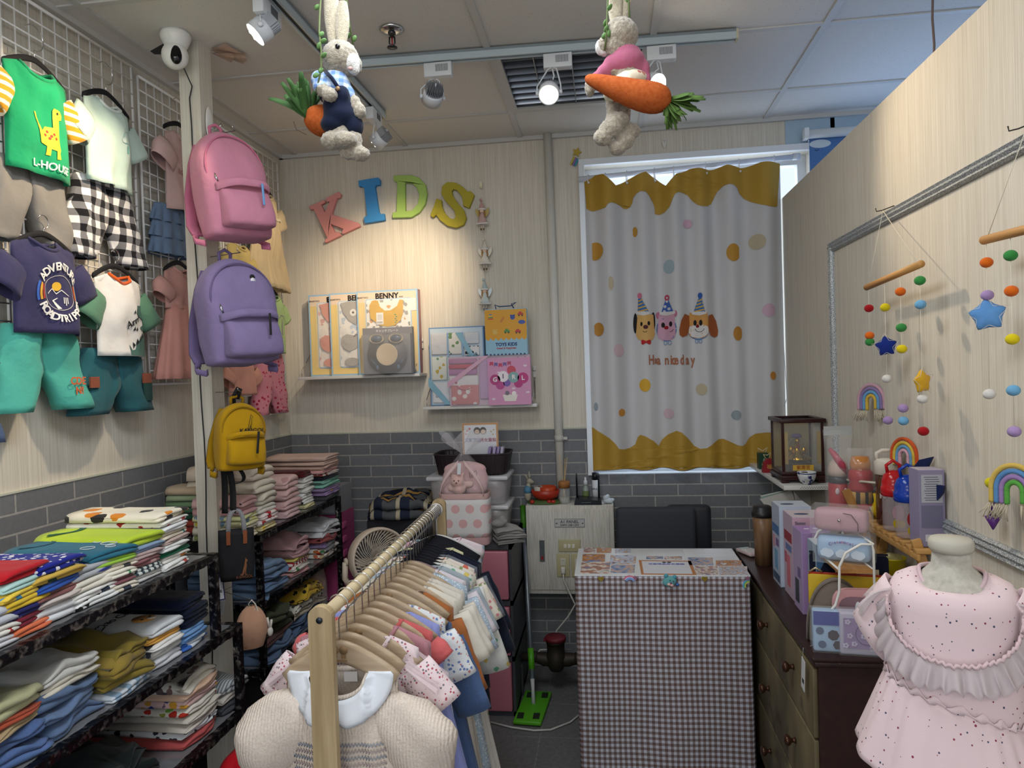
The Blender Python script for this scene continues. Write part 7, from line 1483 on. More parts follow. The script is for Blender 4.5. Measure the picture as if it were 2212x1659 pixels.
def drape(u,v):
    # path around left side, front, right side
    P3=[(-w/2,dp/2),(-w/2,-dp/2),(w/2,-dp/2),(w/2,dp/2)]; L3=[dp,w,dp]; s_=u*(2*dp+w)
    if s_<dp: x_=-w/2;y_=dp/2-s_;n_=(-1,0)
    elif s_<dp+w: x_=-w/2+s_-dp;y_=-dp/2;n_=(0,-1)
    else: x_=w/2;y_=-dp/2+(s_-dp-w);n_=(1,0)
    z_=GZ*(1-v)+.004*v; o_=.003*v*S(x_*24+1)+.005*nz(x_*5,z_*4,y_*5,8)*v+.003*v
    return Vector((x_+n_[0]*o_,y_+n_[1]*o_,z_-.001))
MB().grid(drape,130,30).build('gingham_cloth',GH,t,solid=.0012)
tp=MB().bb((-w/2-.001,-dp/2-.002,GZ-.003),(w/2+.001,dp/2,GZ+.002)).build('white_top_sheet',plain('d0d2d3',.25),t)
def photo(i):
    m_=NT('printed_photo_%d'%i,.3,0,.4); n=m_.noise(26+i*3,3,m_.map((1,1,1),(0,0,i*.7),(i*3.1,i,0))); r=m_.n('ShaderNodeValToRGB',{0:n}); e=r.color_ramp.elements
    pal=[('5a7fae','a5673a','d9d2cc','3a2a26'),('4a6fa8','c98a3a','8a4a2a','dfe3ea'),('7a4a4a','b9c9dc','a87a5a','e6dcd0'),('3d6f7a','c9a08a','5f86b3','2a2624')][i%4]
    e[0].position=.3; e[0].color=lin(pal[0]); e[1].position=.7; e[1].color=lin(pal[3])
    a=e.new(.45); a.color=lin(pal[1]); b=e.new(.57); b.color=lin(pal[2]); m_.col(r.outputs[0]); return m_.m
def TP(px,py): v=P(px,py,z=GZ+.002); return (v.x-t.location.x,v.y-t.location.y)
def c8(X,Y_): return TP(1080+X/3.687,1100+Y_/3.687)
for i,q in enumerate([((640,422),(870,512)),((655,358),(835,418)),((875,366),(1080,438)),((880,442),(1070,508)),((668,308),(758,345)),((770,308),(888,348)),((915,312),(1045,350)),((1500,386),(1700,446)),((1560,452),(1738,524)),((1720,408),(1925,450)),((1748,455),(1975,524)),((1165,374),(1300,398)),((1310,376),(1450,400))]):
    (a_,b_),(c_,d_)=q; sk=lambda Y_:(512-Y_)*.13*( -1 if a_>1200 else 1)
    pts=[c8(a_,d_),c8(c_,d_),c8(c_+sk(b_)*.8-sk(d_),b_),c8(a_+sk(b_)*.8-sk(d_),b_)]
    MB().prism(pts,.0006,Matrix.Translation((0,0,GZ+.002))).build('printed_photo',photo(i),t)
pts=[c8(1125,520),c8(1565,524),c8(1520,412),c8(1105,406)]; MB().prism(pts,.0006,Matrix.Translation((0,0,GZ+.002))).build('orange_card',plain('b0713a',.4),t)
pts=[c8(1145,512),c8(1535,516),c8(1497,420),c8(1128,414)]; MB().prism(pts,.0006,Matrix.Translation((0,0,GZ+.0024))).build('white_card',plain('cfd0d6',.4),t)
q=c8(1325,440); text('艾樹精品男女童裝',.0165,Matrix.Translation((q[0],q[1],GZ+.0034)),plain('5a62a8'),t,'lettering',.0003,bold=.0003)
q=c8(1325,425); MB().lathe([(0,0),(.008,0),(.008,.0004)],(q[0]-.008,q[1],GZ+.003),14).lathe([(0,0),(.008,0),(.008,.0004)],(q[0]+.010,q[1],GZ+.003),14).build('printed_heads',plain('2b2a33'),t)
MB().box((w/2-.10,dp/2-.07,GZ+.0026),(.18,.10,.0006)).build('price_sheet',plain('dcdee2',.3),t)
def heart(s_): return [(s_*.062*16*S(a)**3,s_*.062*(13*CO(a)-5*CO(2*a)-2*CO(3*a)-CO(4*a))) for a in [2*PI*i/28 for i in range(28)]]
for px_,lb in((1298,'left gold heart magnet'),(1522,'right gold heart magnet')):
    c=P(px_,1250,y=GY0-.006); o=MB().prism(heart(.0105),.006,fr((c.x,GY0-.005,c.z),(1,0,0),(0,0,1),(0,-1,0))).build('heart_magnet',plain('a88c3c',.25,.9)); b=o.modifiers.new('b','BEVEL'); b.width=.002; b.segments=2; tag(o,lb+' on the front edge of the gingham counter','magnet')
def rbm(px,py,rot,lb,cs):
    c=P(px,py,y=GY0-.008); t=thing('rainbow_magnet',lb,'magnet',M=fr((c.x,GY0-.005,c.z),(CO(rot),0,S(rot)),(-S(rot),0,CO(rot)),(0,-1,0)))
    for i,c_ in enumerate(cs): MB().prism(arcband(0,-.012,.012+i*.0035,.0155+i*.0035,.4,2.5),.004).build('rainbow_band',plain(c_,.4),t)
    MB().prism(star(.020,.004,.009,.5),.005).build('star',plain('8a5a72',.4),t)
rbm(1360,1252,.1,'pink and blue rainbow magnet left of the felt bear',('7f8fd0','5f9fc8','c9b0c9','c9607f')); rbm(1612,1262,1.1,'blue and yellow rainbow magnet at the right end of the counter edge',('c9c04a','5fae6f','5f9fd0'))
c=P(1447,1256,y=GY0-.02); t=thing('felt_bear_magnet','teal felt bear face magnet in the middle of the counter edge','magnet',(c.x,GY0-.016,c.z)); TE=pl('5f9a9c')
blobmesh('face',[((0,0,0),(.024,.010,.018)),((-.004,0,-.004),(.022,.010,.016))],TE,t,.0025); MB().ell((-.012,0,.018),(.008,.006,.008)).ell((.017,0,.014),(.007,.006,.008)).build('ears',pl('4f93a4'),t)
MB().ell((-.004,-.010,-.009),(.0062,.005,.005)).ell((.006,-.010,-.012),(.0062,.005,.005)).build('cheeks',pl('d9b3a8'),t); MB().ell((.003,-.012,-.004),.003).build('nose',pl('8a3f6f'),t); MB().ell((.0,-.011,.006),.0018).ell((.012,-.010,.002),.0018).build('eyes',plain('101010',.2),t); MB().ell((.026,0,-.012),(.006,.005,.005)).build('blue_bead',plain('2b5f9f',.4),t)
# mop, water meter
t=thing('flat_mop','flat mop with lime green head and grey pole leaning on the back wall','mop',(-.372,3.18,0)); LG=plain('4f9a1c',.45)
MB().box((0,-.02,.014),(.125,.30,.018),0,(0,0,-.08),.006).build('mop_head',LG,t)
for sx in(-1,1):
    for sy in(-1,1): MB().box((sx*.035+sy*.01,-.02+sy*.10,.0245),(.028,.05,.003)).build('clamp_patch',plain('1c2416',.6),t)
MB().tube([(0,0,.02),(-.003,.02,.08),(-.006,.035,.12)],[.010,.008,.010],10).build('joint',plain('b9bab6',.4),t)
pt_=Vector((-.072,.42,.845)); p0_=Vector((-.006,.035,.11)); MB().cyl(p0_,pt_,.0105,14).build('pole',plain('8d949c',.3,.6),t); MB().cyl(p0_+(pt_-p0_)*.06,p0_+(pt_-p0_)*.17,.0145,14).build('green_sleeve',LG,t); MB().cyl(p0_+(pt_-p0_)*.86,pt_,.014,14).build('green_grip',plain('3f7a1a',.5),t)
t=thing('water_meter','brass water meter with dark red lid on a pipe near the floor','water meter',(-.275,3.33,.0)); BR=plain('3a332b',.55,.5,nz=80)
MB().lathe([(0,.11),(.03,.115),(.048,.15),(.050,.185),(.042,.20),(.042,.245),(.046,.247),(.046,.258),(0,.26)],n=26).build('meter_body',BR,t); MB().lathe([(0,.258),(.050,.258),(.050,.272),(.046,.276),(0,.278)],n=26).box((-.045,-.01,.262),(.02,.02,.012)).build('red_lid',plain('6b1f2a',.5),t)
MB().tube([(-.17,0,.175),(-.10,0,.175),(-.06,0,.165),(.06,0,.165),(.10,0,.17),(.55,.0,.17)],[.02,.022,.032,.032,.024,.020],14).build('pipe',BR,t); MB().lathe([(.028,-.012),(.028,.012)],(-.10,0,.175),6,0,(1,0,0)).lathe([(.030,-.012),(.030,.012)],(.10,0,.17),6,0,(1,0,0)).build('hex_union',BR,t)
for dx in(-.17,.12): MB().box((dx,-.01,.075),(.025,.03,.15)).build('bracket',plain('45474a',.5,.5),t)
# ------------------------------------------------------------------ right partition: trim
def glitter():
    t=NT('silver_glitter_moulding',.4,.35,.5); n=t.noise(420,2); t.col(t.mix(t.ramp(n,.42,.6),lin('6f7478'),lin('d5dadb'))); t.bump(n,.5,.001); return t.m
GL=glitter()
def mould(a,b,w_,label):
    a=Vector(a);b=Vector(b); d=(b-a).normalized(); s_=Vector((1,0,0)).cross(d); prof=[(0,-w_/2),(.006,-w_/2),(.014,-w_*.36),(.010,-w_*.2),(.016,0),(.010,w_*.2),(.014,w_*.36),(.006,w_/2),(0,w_/2)]
    vs=[p+Vector((-u,0,0))+s_*v for p in(a,b) for u,v in prof]; n=len(prof); fs=[(i,(i+1)%n,n+(i+1)%n,n+i) for i in range(n)]+[list(range(n)),list(range(n,2*n))]
    return struct(MB().add(vs,fs,0,False).build(label,GL))
mould((XP,2.845,1.09),(XP,2.845,1.968),.038,'trim_3'); mould((XP,2.865,1.968),(XP,.3,1.968),.038,'trim_4'); mould((XP,2.865,1.095),(XP,.3,1.095),.038,'trim_5')
# ------------------------------------------------------------------ mobiles
FE={}
def felt(c): return cloth(c,None,'plain',1.0,None)
def ballp(name,c,r,col,t):
    return MB().ell(c,(r,r,r*.88),0,16,12).build(name,felt(col),t)
def felt_star(c,R_,col,t,rot=0,yaw=0,seam='d9d6d0'):
    pts=star(0,0,R_,.48,5,PI/2+rot); M=Matrix.Translation(c)@Matrix.Rotation(yaw,4,'Z')@fr((0,0,0),(1,0,0),(0,0,1),(0,-1,0))
    mb=MB(); n=len(pts); vs=[Vector((p[0],p[1],0)) for p in pts]+[Vector((0,0,.011)),Vector((0,0,-.011))]+[Vector((p[0]*.55,p[1]*.55,.009)) for p in pts]+[Vector((p[0]*.55,p[1]*.55,-.009)) for p in pts]
    fs=[]
    for i in range(n):
        j=(i+1)%n; fs+=[(i,j,n+2+j,n+2+i),(i,n+2+n+i,n+2+n+j,j),(n+2+i,n+2+j,n),(n+2+n+j,n+2+n+i,n+1)]
    mb.add([M@v for v in vs],fs); o=mb.build('felt_star',felt(col),t,sub=1); 
    MB().tube([M@Vector((p[0]*.84,p[1]*.84,.005)) for p in pts],.0007,4,closed=True).build('stitching',plain(seam),o)
    return o
dow=wood('c9985c','b58348',1,1)
def mobile(label,hook,b0,b1,strings,name='felt_ball_mobile'):
    t=thing(name,label,'mobile',tuple((Vector(b0)+Vector(b1))/2)); o=Vector(t.location); b0=Vector(b0)-o; b1=Vector(b1)-o; hk=Vector(hook)-o
    MB().cyl(b0,b1,.0095,16).build('wooden_dowel',dow,t)
    MB().tube([b0+(b1-b0)*.03,hk],.0008,4).tube([b1+(b0-b1)*.03,hk],.0012,4).build('hanging_string',plain('dcd6c6',.7),t)
    for px,items in strings:
        u=None; first=P(px,items[0][1],x=.80)
        y_=first.y; x_=.80; zt=b0.z+o.z+(b1.z-b0.z)*max(0,min(1,(y_-b0.y-o.y)/(b1.y-b0.y)))
        q=[(P(a,b,x=.80).z) for _,b,a in [(0,it[1],it[3] if len(it)>3 else px) for it in items]]
        last=min(q)
        MB().tube([Vector((x_,y_,zt))-o,Vector((x_,y_,last-.01))-o],.0007,4).build('string',plain('dcd6c6',.7),t)
        for it,z_ in zip(items,q):
            c=Vector((x_,y_,z_))-o
            if it[0]=='b': ballp('felt_ball',c,.0135 if px<2100 else .0125,it[2],t)
            elif it[0]=='s': felt_star(c,.052 if px>2100 else .045,it[2],t,.1,-.55)
            elif it[0]=='st': felt_star(c,.047,it[2],t,.12,.55)
    return t
RE,OR_,GN,YE,BL,PU,WH='a3161f','dd6a1c','3a8a45','dcc81c','6fa8cf','a58bbb','d9d7d2'
mobile('felt ball mobile with dark blue and yellow stars hanging on the right partition',P(1907,455,x=.842),P(1872,621,x=.80),P(1990,570,x=.80),
 [(1877,[('b',666,RE),('b',725,OR_),('b',739,GN)]),(1912,[('b',664,YE),('s',748,'1b2f80'),('b',818,WH),('b',907,PU)]),(1945,[('b',630,OR_),('b',708,GN),('b',754,YE),('b',881,PU),('b',908,BL)]),(1987,[('b',606,GN),('b',658,BL),('st',824,'d9a92c'),('b',861,WH),('b',930,RE)])])
b1=P(2200,500,x=.80); b0=P(2125,519,x=.80); bb_=b0+(b1-b0)*3.0
mobile('felt ball mobile with a sky blue star hanging at the right edge of the photo',P(2190,282,x=.83)+Vector((0,-.10,.06)),b0,bb_,[(2131,[('b',567,OR_),('b',638,PU),('s',681,'5f93cc'),('b',851,WH)]),(2183,[('b',552,GN),('b',629,OR_),('b',733,YE),('b',843,BL),('b',931,PU)])])
for px,py,lb in((1895,455,'thin metal hook in the partition holding the near mobile with the navy star'),(2183,280,'black hook in the partition above the mobile with the sky blue star')):
    c=P(px,py,x=.835); tag(MB().tube([(XP,c.y-.04,c.z+.004),(c.x+.01,c.y-.01,c.z-.002),(c.x-.002,c.y+.002,c.z-.002),(c.x-.004,c.y+.002,c.z+.008)],.0016,6).build('wall_hook',plain('3b3633',.35,.6)),lb,'hook')
def rope_rainbow(label,c,cols,yaw,fr_=True,s=1,tas='cfc4ac',tip=None):
    t=thing('rope_rainbow',label,'ornament',M=Matrix.Translation(c)@Matrix.Rotation(yaw,4,'Z')@Matrix.Scale(s,4)); n=len(cols); r=.0052
    for i,c_ in enumerate(cols):
        R_=.047-.0105*i; ln=.030; pts=[(-R_,0,-ln)]+[(R_*CO(PI-PI*k/16),0,R_*S(PI-PI*k/16)*1.12) for k in range(17)]+[(R_,0,-ln)]
        full=[]
        for a,b in zip(pts,pts[1:]):
            for k in range(6): full.append(Vector(a).lerp(Vector(b),k/6))
        MB().tube(full,[r*(1+.10*(j%2)) for j in range(len(full))],10).build('rope_arc',cloth(c_),t)
    if fr_:
        mb=MB(); rnd=random.Random(5)
        for i in range(n):
            R_=.047-.0105*i
            for sx in(-1,1):
                for k in range(9):
                    x=sx*R_+rnd.uniform(-.004,.004); e=sx*.012*rnd.random()*1.6+rnd.uniform(-.006,.006); mb.tube([(x,rnd.uniform(-.003,.003),-.029),(x+e*.5,rnd.uniform(-.006,.004),-.045),(x+e,rnd.uniform(-.008,.002),-.060+rnd.uniform(-.008,.006))],.0011,4)
        mb.build('fringe',cloth(tas),t)
    return t
rope_rainbow('pastel rope rainbow with cream fringe below the near mobile',P(1882,866,x=.845),('c39aa8','8a7aa6','6a9fc8','d3b04a'),-1.0)
rope_rainbow('yellow, blue and green rope rainbow with fringe at the right edge',P(2192,1060,x=.835),('d0b25a','5f8fc0','9c80b4','5fa84a'),-1.0)
rope_rainbow('orange rope rainbow without fringe standing behind the bottles',P(1953,985,x=.848),('cf5a2c','d8b84a','6fa0c4','d9a9b4'),-1.15,False,.95)
t=thing('arrow_ornament','purple arrow ornament with a yellow felt ball beside the green rainbow','ornament',P(2144,1085,x=.84)); MB().cyl((0,0,.022),(0,0,-.03),.0062,14).lathe([(.0,-.062),(.002,-.06),(.016,-.032),(.0,-.028)],n=14).build('arrow',plain('5a2f78',.25),t); ballp('felt_ball',(0,0,.043),.0145,'d5c91c',t)
for c_,lb,pts in((P(1997,1000,x=.85),'upper dark blue felt tail ornament behind the lilac box',[(-.030,-.018),(-.010,.008),(.028,.020),(.016,-.004),(.008,-.022)]),(P(2030,1062,x=.85),'lower dark blue and white felt tail ornament right of the lilac box',[(-.02,.018),(.016,.018),(.012,-.002),(-.008,-.030),(-.018,-.03)])):
    o=MB().prism(pts,.008,Matrix.Translation(c_)@Matrix.Rotation(-1.0,4,'Z')@fr((0,0,0),(1,0,0),(0,0,1),(0,-1,0))).build('felt_tail',felt('17224c')); tag(o,lb,'ornament')
# ------------------------------------------------------------------ dresser
DZ=.79; DXF=.502; DY0,DY1=1.862,2.96
mah=wood('2d1a19','38211f',.8,1,.4); 
def worn():
    t=NT('worn_green_paint',.6,0,.3); a=t.noise(3.2,4,t.map((1,1,.55))); b=t.noise(9,4); c=t.mix(t.ramp(a,.4,.62),lin('544b38'),lin('847758')); c=t.mix(t.ramp(b,.60,.70),c,lin('3f3328')); t.col(t.mix(t.ramp(t.noise(5,3),.6,.68),c,lin('6e6046'))); t.bump(b,.15,.001); return t.m
WORN=worn()
t=thing('dresser','dark mahogany dresser with worn green drawers beside the gingham counter','dresser',((DXF+XP)/2,(DY0+DY1)/2,0)); o=Vector(t.location)
def B_(mb,a,b,**k): return mb.bb(Vector(a)-o,Vector(b)-o,**k)
B_(MB(),(DXF+.012,DY0+.012,.04),(XP-.004,DY1-.01,DZ-.028)).build('carcass',mah,t)
def goldedge():
    t=NT('mahogany_top_worn_edge',.35,0,.4); n=t.noise(1,5,t.map((90,14,120)),.7); base=t.mix(t.ramp(t.noise(40,3),.3,.7),lin('2a1817'),lin('38211e')); t.col(t.mix(t.math('GREATER_THAN',n,.69),base,lin('b3924f'))); return t.m
B_(MB(),(DXF-.010,DY0-.010,DZ-.012),(XP-.003,DY1,DZ),bev=.004).build('top_board',wood('2a1817','341f1d',.8,1,.35),t)
B_(MB(),(DXF-.004,DY0-.004,DZ-.028),(XP-.003,DY1,DZ-.012),bev=.005).build('worn_moulding',goldedge(),t)
ymid=2.245
rows=[(.565,.745),(.352,.558),(.140,.345)]
for r_,(z0,z1) in enumerate(rows):
    d=B_(MB(),(DXF+.001,DY0+.03,z0),(DXF+.014,DY1-.03,z1),bev=.003).build('drawer',WORN,t)
    for y_ in(2.08,2.41,2.74):
        zc=(.672,.461,.252)[r_]
        MB().lathe([(.0,0),(.009,.001),(.006,.006),(.006,.012),(.013,.017),(.016,.024),(.013,.031),(0,.034)],Vector((DXF+.001,y_,zc))-o,20,0,(-1,0,0)).build('knob',plain('4a2f22',.25,.5),d)
for x_,y_ in((DXF+.03,DY0+.04),(XP-.03,DY0+.04),(DXF+.03,DY1-.04),(XP-.03,DY1-.04)): B_(MB(),(x_-.02,y_-.02,0),(x_+.02,y_+.02,.05)).build('foot',mah,t)
def box_on(name,label,x0,x1,y0,y1,z0,h,side,front,top,cat='box',rz=0):
    t=thing(name,label,cat,((x0+x1)/2,(y0+y1)/2,z0),rz); w=x1-x0; d=y1-y0
    MB().box((0,0,h/2),(w,d,h)).build('box_body',side,t); panel(t,rect(-w/2+.002,.002,w/2-.002,h-.002),front,-d/2-.0001,.0006,'front_panel')
    MB().box((0,0,h+.0004),(w-.002,d-.002,.0008)).build('top_flap',top if not isinstance(top,str) else plain(top,.4),t)
    return t,w,d,h
def sidep(t,w,d,h,items):
    """printed blocks on the left side of a carton"""
    for c,y0,z0,y1,z1 in items: MB().box((-w/2-.0004,(y0+y1)/2,(z0+z1)/2),(.0008,y1-y0,z1-z0)).build('side_print',plain(c,.45),t)
DZ+=.0008
t,w,d,h=box_on('bottle_carton','tallest pale blue carton standing rearmost on the dresser',.553,.655,2.43,2.535,DZ,.268,plain('a9b2c4',.45),'b9c4d4','c4cdd8')
sidep(t,w,d,h,[('4a6f9c',-.045,.17,.045,.20),('6f5a8a',-.04,.13,.0,.155),('5f93b4',-.02,.05,.02,.115),('c58a9a',.01,.12,.04,.16),('44586f',-.045,.01,.045,.035)]); MB().lathe([(0,0),(.022,0),(.022,.0006)],(-.015,-.01,h+.0008),20,sy=.5).build('oval_print',plain('3b4a66'),t)
t,w,d,h=box_on('bottle_carton','pink and white carton with red heart print in front of the pale blue carton',.560,.668,2.29,2.405,DZ,.262,plain('b9a3b4',.45),'c39fae','d2c3c9')
sidep(t,w,d,h,[('8f2f3a',-.045,.175,.045,.205),('5a6fa0',-.04,.145,.03,.165),('c36a78',-.02,.03,.02,.13),('a9485a',.02,.10,.045,.135)]); MB().lathe([(0,0),(.022,0),(.022,.0006)],(-.015,-.01,h+.0008),20,sy=.5).build('oval_print',plain('3b4a66'),t)
panel(t,[(a*.9+.02,b*.9+.17) for a,b in heart(.028)],'c0596a',-d/2-.0012,.0006,'heart_print'); text('Skater',.013,TX(-.030,-d/2-.0015,h-.018),plain('3a4a70'),t,'lettering',.0003)
t,w,d,h=box_on('bottle_carton','lilac carton with white bows on top behind the small blue carton',.555,.640,2.17,2.265,DZ,.242,plain('a793b8',.45),'a080ae','a27fb4')
sidep(t,w,d,h,[('6a5a86',-.03,.10,.0,.13),('3a3c44',-.01,.02,.03,.09)]); MB().box((-.015,0,h+.001),(.014,.010,.0008)).box((.012,.005,h+.001),(.014,.010,.0008)).build('bow_print',plain('e0dbe6'),t)
t,w,d,h=box_on('bottle_carton','small blue carton with white top in front of the lilac carton',.568,.660,2.075,2.155,DZ,.230,plain('8d9fb0',.45),'3f668c','c9cfd6')
panel(t,rect(-.0,.035,.038,.062),'1d2b44',-d/2-.0012,.0006,'label_print'); MB().box((.019,-d/2-.0020,.052),(.030,.0004,.003)).box((.019,-d/2-.0020,.044),(.030,.0004,.003)).build('printed_line',plain('8f9aa8'),t)
# cup and calculator
c=P(1645,1222,z=DZ); t=thing('travel_mug','wood veneer travel mug with black lid at the rear of the dresser','mug',(c.x+.012,c.y+.02,DZ))
MB().lathe([(0,0),(.030,0),(.033,.12),(.036,.178),(0,.178)],n=30).build('mug_body',wood('6a4f38','8a6a4c',1,2,.35),t); MB().lathe([(0,.178),(.0375,.178),(.039,.186),(.038,.196),(.034,.2),(.033,.214),(.028,.218),(0,.218)],n=30).build('lid',plain('1d1c1e',.4),t)
c=P(1625,1190,z=DZ); t=thing('calculator','pale pink calculator lying behind the counter beside the travel mug','calculator',(.535,2.86,DZ),.4); MB().box((0,0,.008),(.055,.10,.012),0,(0,0,0),.003).build('calculator_body',plain('c9b3b4',.4),t); mb=MB()
for i in range(4):
    for j in range(5): mb.box((-.019+i*.0125,-.038+j*.013,.0155),(.009,.009,.003))
mb.build('keys',plain('d9d6d4',.4),t); MB().box((0,.036,.0148),(.044,.016,.001)).build('display',plain('7f8a80',.2),t)
# wall shelf with shrine
t=thing('wall_shelf','white wall shelf on the partition carrying the glass shrine case','shelf',((.682+XP)/2,3.245,1.05)); MB().bb((-.0935,-.345,-.018),(.0935,.39,0),0,.001).build('board',LED,t); MB().prism([(0,0),(0,-.12),(-.02,-.12),(-.12,0)],.02,fr((.093,.0,-.018),(1,0,0),(0,0,1),(0,-1,0))).build('bracket',LED,t)
mb=MB()
for i in range(26): mb.box((-.03+i*.0045,-.3455,-.006 if i%2 else -.011),(.0034,.0006,.0022))
mb.build('printed_line',plain('2a2a2c'),t)
cx0,cx1,cy0,cy1=.690,.853,2.955,3.145; RW=wood('2a1515','3a1e1d',1,0,.3)
t=thing('shrine_case','small dark rosewood glass display case with a golden figure inside','display case',((cx0+cx1)/2,(cy0+cy1)/2,1.0508)); w=cx1-cx0; d=cy1-cy0; h=.262
MB().bb((-w/2-.006,-d/2-.006,.012),(w/2+.006,d/2+.006,.030),0,.003).bb((-w/2,-d/2,.030),(w/2,d/2,.045),0,.003).build('plinth',RW,t)
for sx in(-1,1):
    for sy in(-1,1):
        MB().box((sx*(w/2-.012),sy*(d/2-.014),.006),(.03,.032,.012),0,None,.003).build('foot',RW,t); MB().box((sx*(w/2-.006),sy*(d/2-.006),.14),(.010,.010,.20)).build('corner_post',RW,t)
mb=MB(); z_=.247
for a,b in(((-w/2-.008,-d/2-.008),(w/2+.008,-d/2+.012)),((-w/2-.008,d/2-.012),(w/2+.008,d/2+.008)),((-w/2-.008,-d/2+.012),(-w/2+.012,d/2-.012)),((w/2-.012,-d/2+.012),(w/2+.008,d/2-.012))): mb.bb((a[0],a[1],z_-.006),(b[0],b[1],z_+.010),0,.003)
mb.build('top_frame',RW,t); GA=glassy('e6eae8',.10,.02,'display_glass')
MB().bb((-w/2+.01,-d/2+.01,z_),(w/2-.01,d/2-.01,z_+.002)).build('glass_top',GA,t); MB().bb((-w/2+.01,-d/2+.004,.045),(w/2-.01,-d/2+.005,.24)).build('glass_front',GA,t); MB().bb((-w/2+.004,-d/2+.01,.045),(-w/2+.005,d/2-.01,.24)).build('glass_side',GA,t)
MB().bb((-w/2+.01,d/2-.012,.045),(w/2-.01,d/2-.008,.24)).build('back_card',plain('8f7d55',.5),t)
for sx in(-1,1): MB().bb((sx*(w/2-.018)-.008,-d/2+.006,.075),(sx*(w/2-.018)+.008,-d/2+.008,.205)).build('gold_banner',plain('b08f3a',.4,.4),t)
MB().bb((-.045,-.05,.045),(.045,.03,.075),0,.004).build('stand',RW,t)
gf=MB(); gf.lathe([(0,.075),(.042,.078),(.048,.088),(.036,.100),(.022,.112),(.014,.130),(.010,.145),(0,.15)],(0,-.01,0),20).ell((0,-.01,.160),(.011,.011,.013))
for k in range(9): a=2*PI*k/9; gf.ell((.040*CO(a),-.01+.036*S(a),.088),(.014,.012,.009),0,8,6)
gf.ell((-.025,-.012,.125),(.012,.008,.016)).ell((.026,-.012,.122),(.011,.008,.014)).build('golden_figure',plain('c39a32',.22,1),t); MB().ell((0,-.024,.138),(.007,.004,.012)).build('red_sash',plain('7a1420',.4),t); MB().tube([(.034*CO(a),-.006,.140+.034*S(a)) for a in [2*PI*i/20 for i in range(20)]],.0012,5,closed=True).build('halo_ring',plain('a9a493',.3,.8),t); MB().ell((0,.0,.18),(.022,.014,.01)).build('purple_flowers',plain('5a3f7a',.7,nz=90),t)
MB().bb((-.040,-d/2-.0005+.002,.05),(.040,-d/2+.0005+.002,.072)).build('name_card',plain('cda63f',.5),t); text('紫南宮',.018,TX(0,-d/2+.0010,.061),plain('8a1f1c'),t,'lettering',.0003)
t=thing('porcelain_cup','small blue and white porcelain cup on the shelf before the shrine','cup',(.775,2.925,1.0508)); pm=NT('blue_white_porcelain',.15,0,.6); n_=pm.noise(48,2); pm.col(pm.mix(pm.ramp(n_,.56,.60),lin('d5d8da'),lin('1f2f6e'))); MB().lathe([(0,0),(.016,0),(.017,.006),(.026,.012),(.034,.030),(.036,.050),(.034,.050),(.030,.028),(.014,.010),(0,.009)],n=32).build('bowl',pm.m,t); MB().lathe([(.0362,.044),(.0366,.047)],n=32,cap=False).build('blue_rim',plain('1f2f6e',.2),t,solid=.001)
t=thing('red_gift_pouch','small red gift pouch with golden characters beside the shrine case','pouch',(.683+.02,3.26,1.0508)); MB().prism([(-.028,0),(.028,0),(.022,.045),(.010,.062),(-.006,.06),(-.022,.045)],.03,fr((0,.015,0),(1,0,0),(0,0,1),(0,-1,0))).build('pouch_body',plain('8f1622',.5),t); text('福',.022,TX(0,-.0158,.025),plain('c9a24a'),t,'lettering',.0003); MB().tube([(-.01,0,.06),(-.02,0,.08),(-.005,0,.075),(.01,0,.088),(.004,0,.065)],.003,6).build('ribbon',plain('c9b98a',.4),t)
t=thing('green_gift_box','small dark green gift box with a tree print at the shelf end','box',(.705,3.38,1.0508)); MB().box((0,0,.036),(.045,.045,.072)).build('box_body',plain('16402c',.45),t); MB().prism([(-.012,.01),(.012,.01),(0,.045)],.0006,TX(0,-.0226,.008)).build('tree_print',plain('8faf96'),t); MB().tube([(-.015,0,.074),(-.022,0,.094),(0,0,.08),(.02,0,.096),(.012,0,.074)],.003,6).build('bow',plain('cfc3a0',.4),t)
t=thing('paper_bundle','bundle of folded papers and a printed bag tucked below the shrine shelf','papers',(.735,3.02,.80))
for i,(c_,r_) in enumerate((('b9b7b0',-.5),('7f9a93',-.38),('c9c6be',-.25),('3a4a4a',-.12))): MB().prism([(-.10,.19),(.03,.21),(.055,-.005),(.015,-.005)],.006,Matrix.Translation((0,.02*i,0))@Matrix.Rotation(r_*.25,4,'Y')@fr((0,0,0),(1,0,0),(0,0,1),(0,-1,0))).build('paper_sheet',plain(c_,.6),t)
# ------------------------------------------------------------------ wire stand with wooden board
WW=plain('dcdad4',.35)
t=thing('wire_stand','white curved wire stand with a small wooden board on the dresser','stand',(.615,2.02,DZ)); WX_,WY0_,WY1_=.055,-.11,.13; zb=.215
for x_ in(-.012,): pass
MB().tube([(.050,WY0_,0),(.050,WY0_,.255),(.046,WY0_,.272),(.020,WY0_-.0,.272),(-.018,WY0_,.250),(-.034,WY0_,.215),(-.036,WY0_,.150),(-.046,WY0_,.115),(-.075,WY0_,.08),(-.085,WY0_,.045),(-.085,WY0_,0)],.0034,8).build('front_loop',WW,t)
MB().tube([(.050,WY1_,0),(.050,WY1_,.255),(.020,WY1_,.272),(-.018,WY1_,.250),(-.034,WY1_,.215),(-.036,WY1_,.0)],.0034,8).build('rear_loop',WW,t)
for x_,z_ in((.050,.272),(-.034,.205),(.050,.205)): MB().cyl((x_,WY0_,z_),(x_,WY1_,z_),.0030,8).build('side_wire',WW,t)
MB().bb((-.036,WY0_+.002,.196),(.048,WY1_,.206)).build('wooden_board',wood('b07f48','9a6a38',1,1),t)
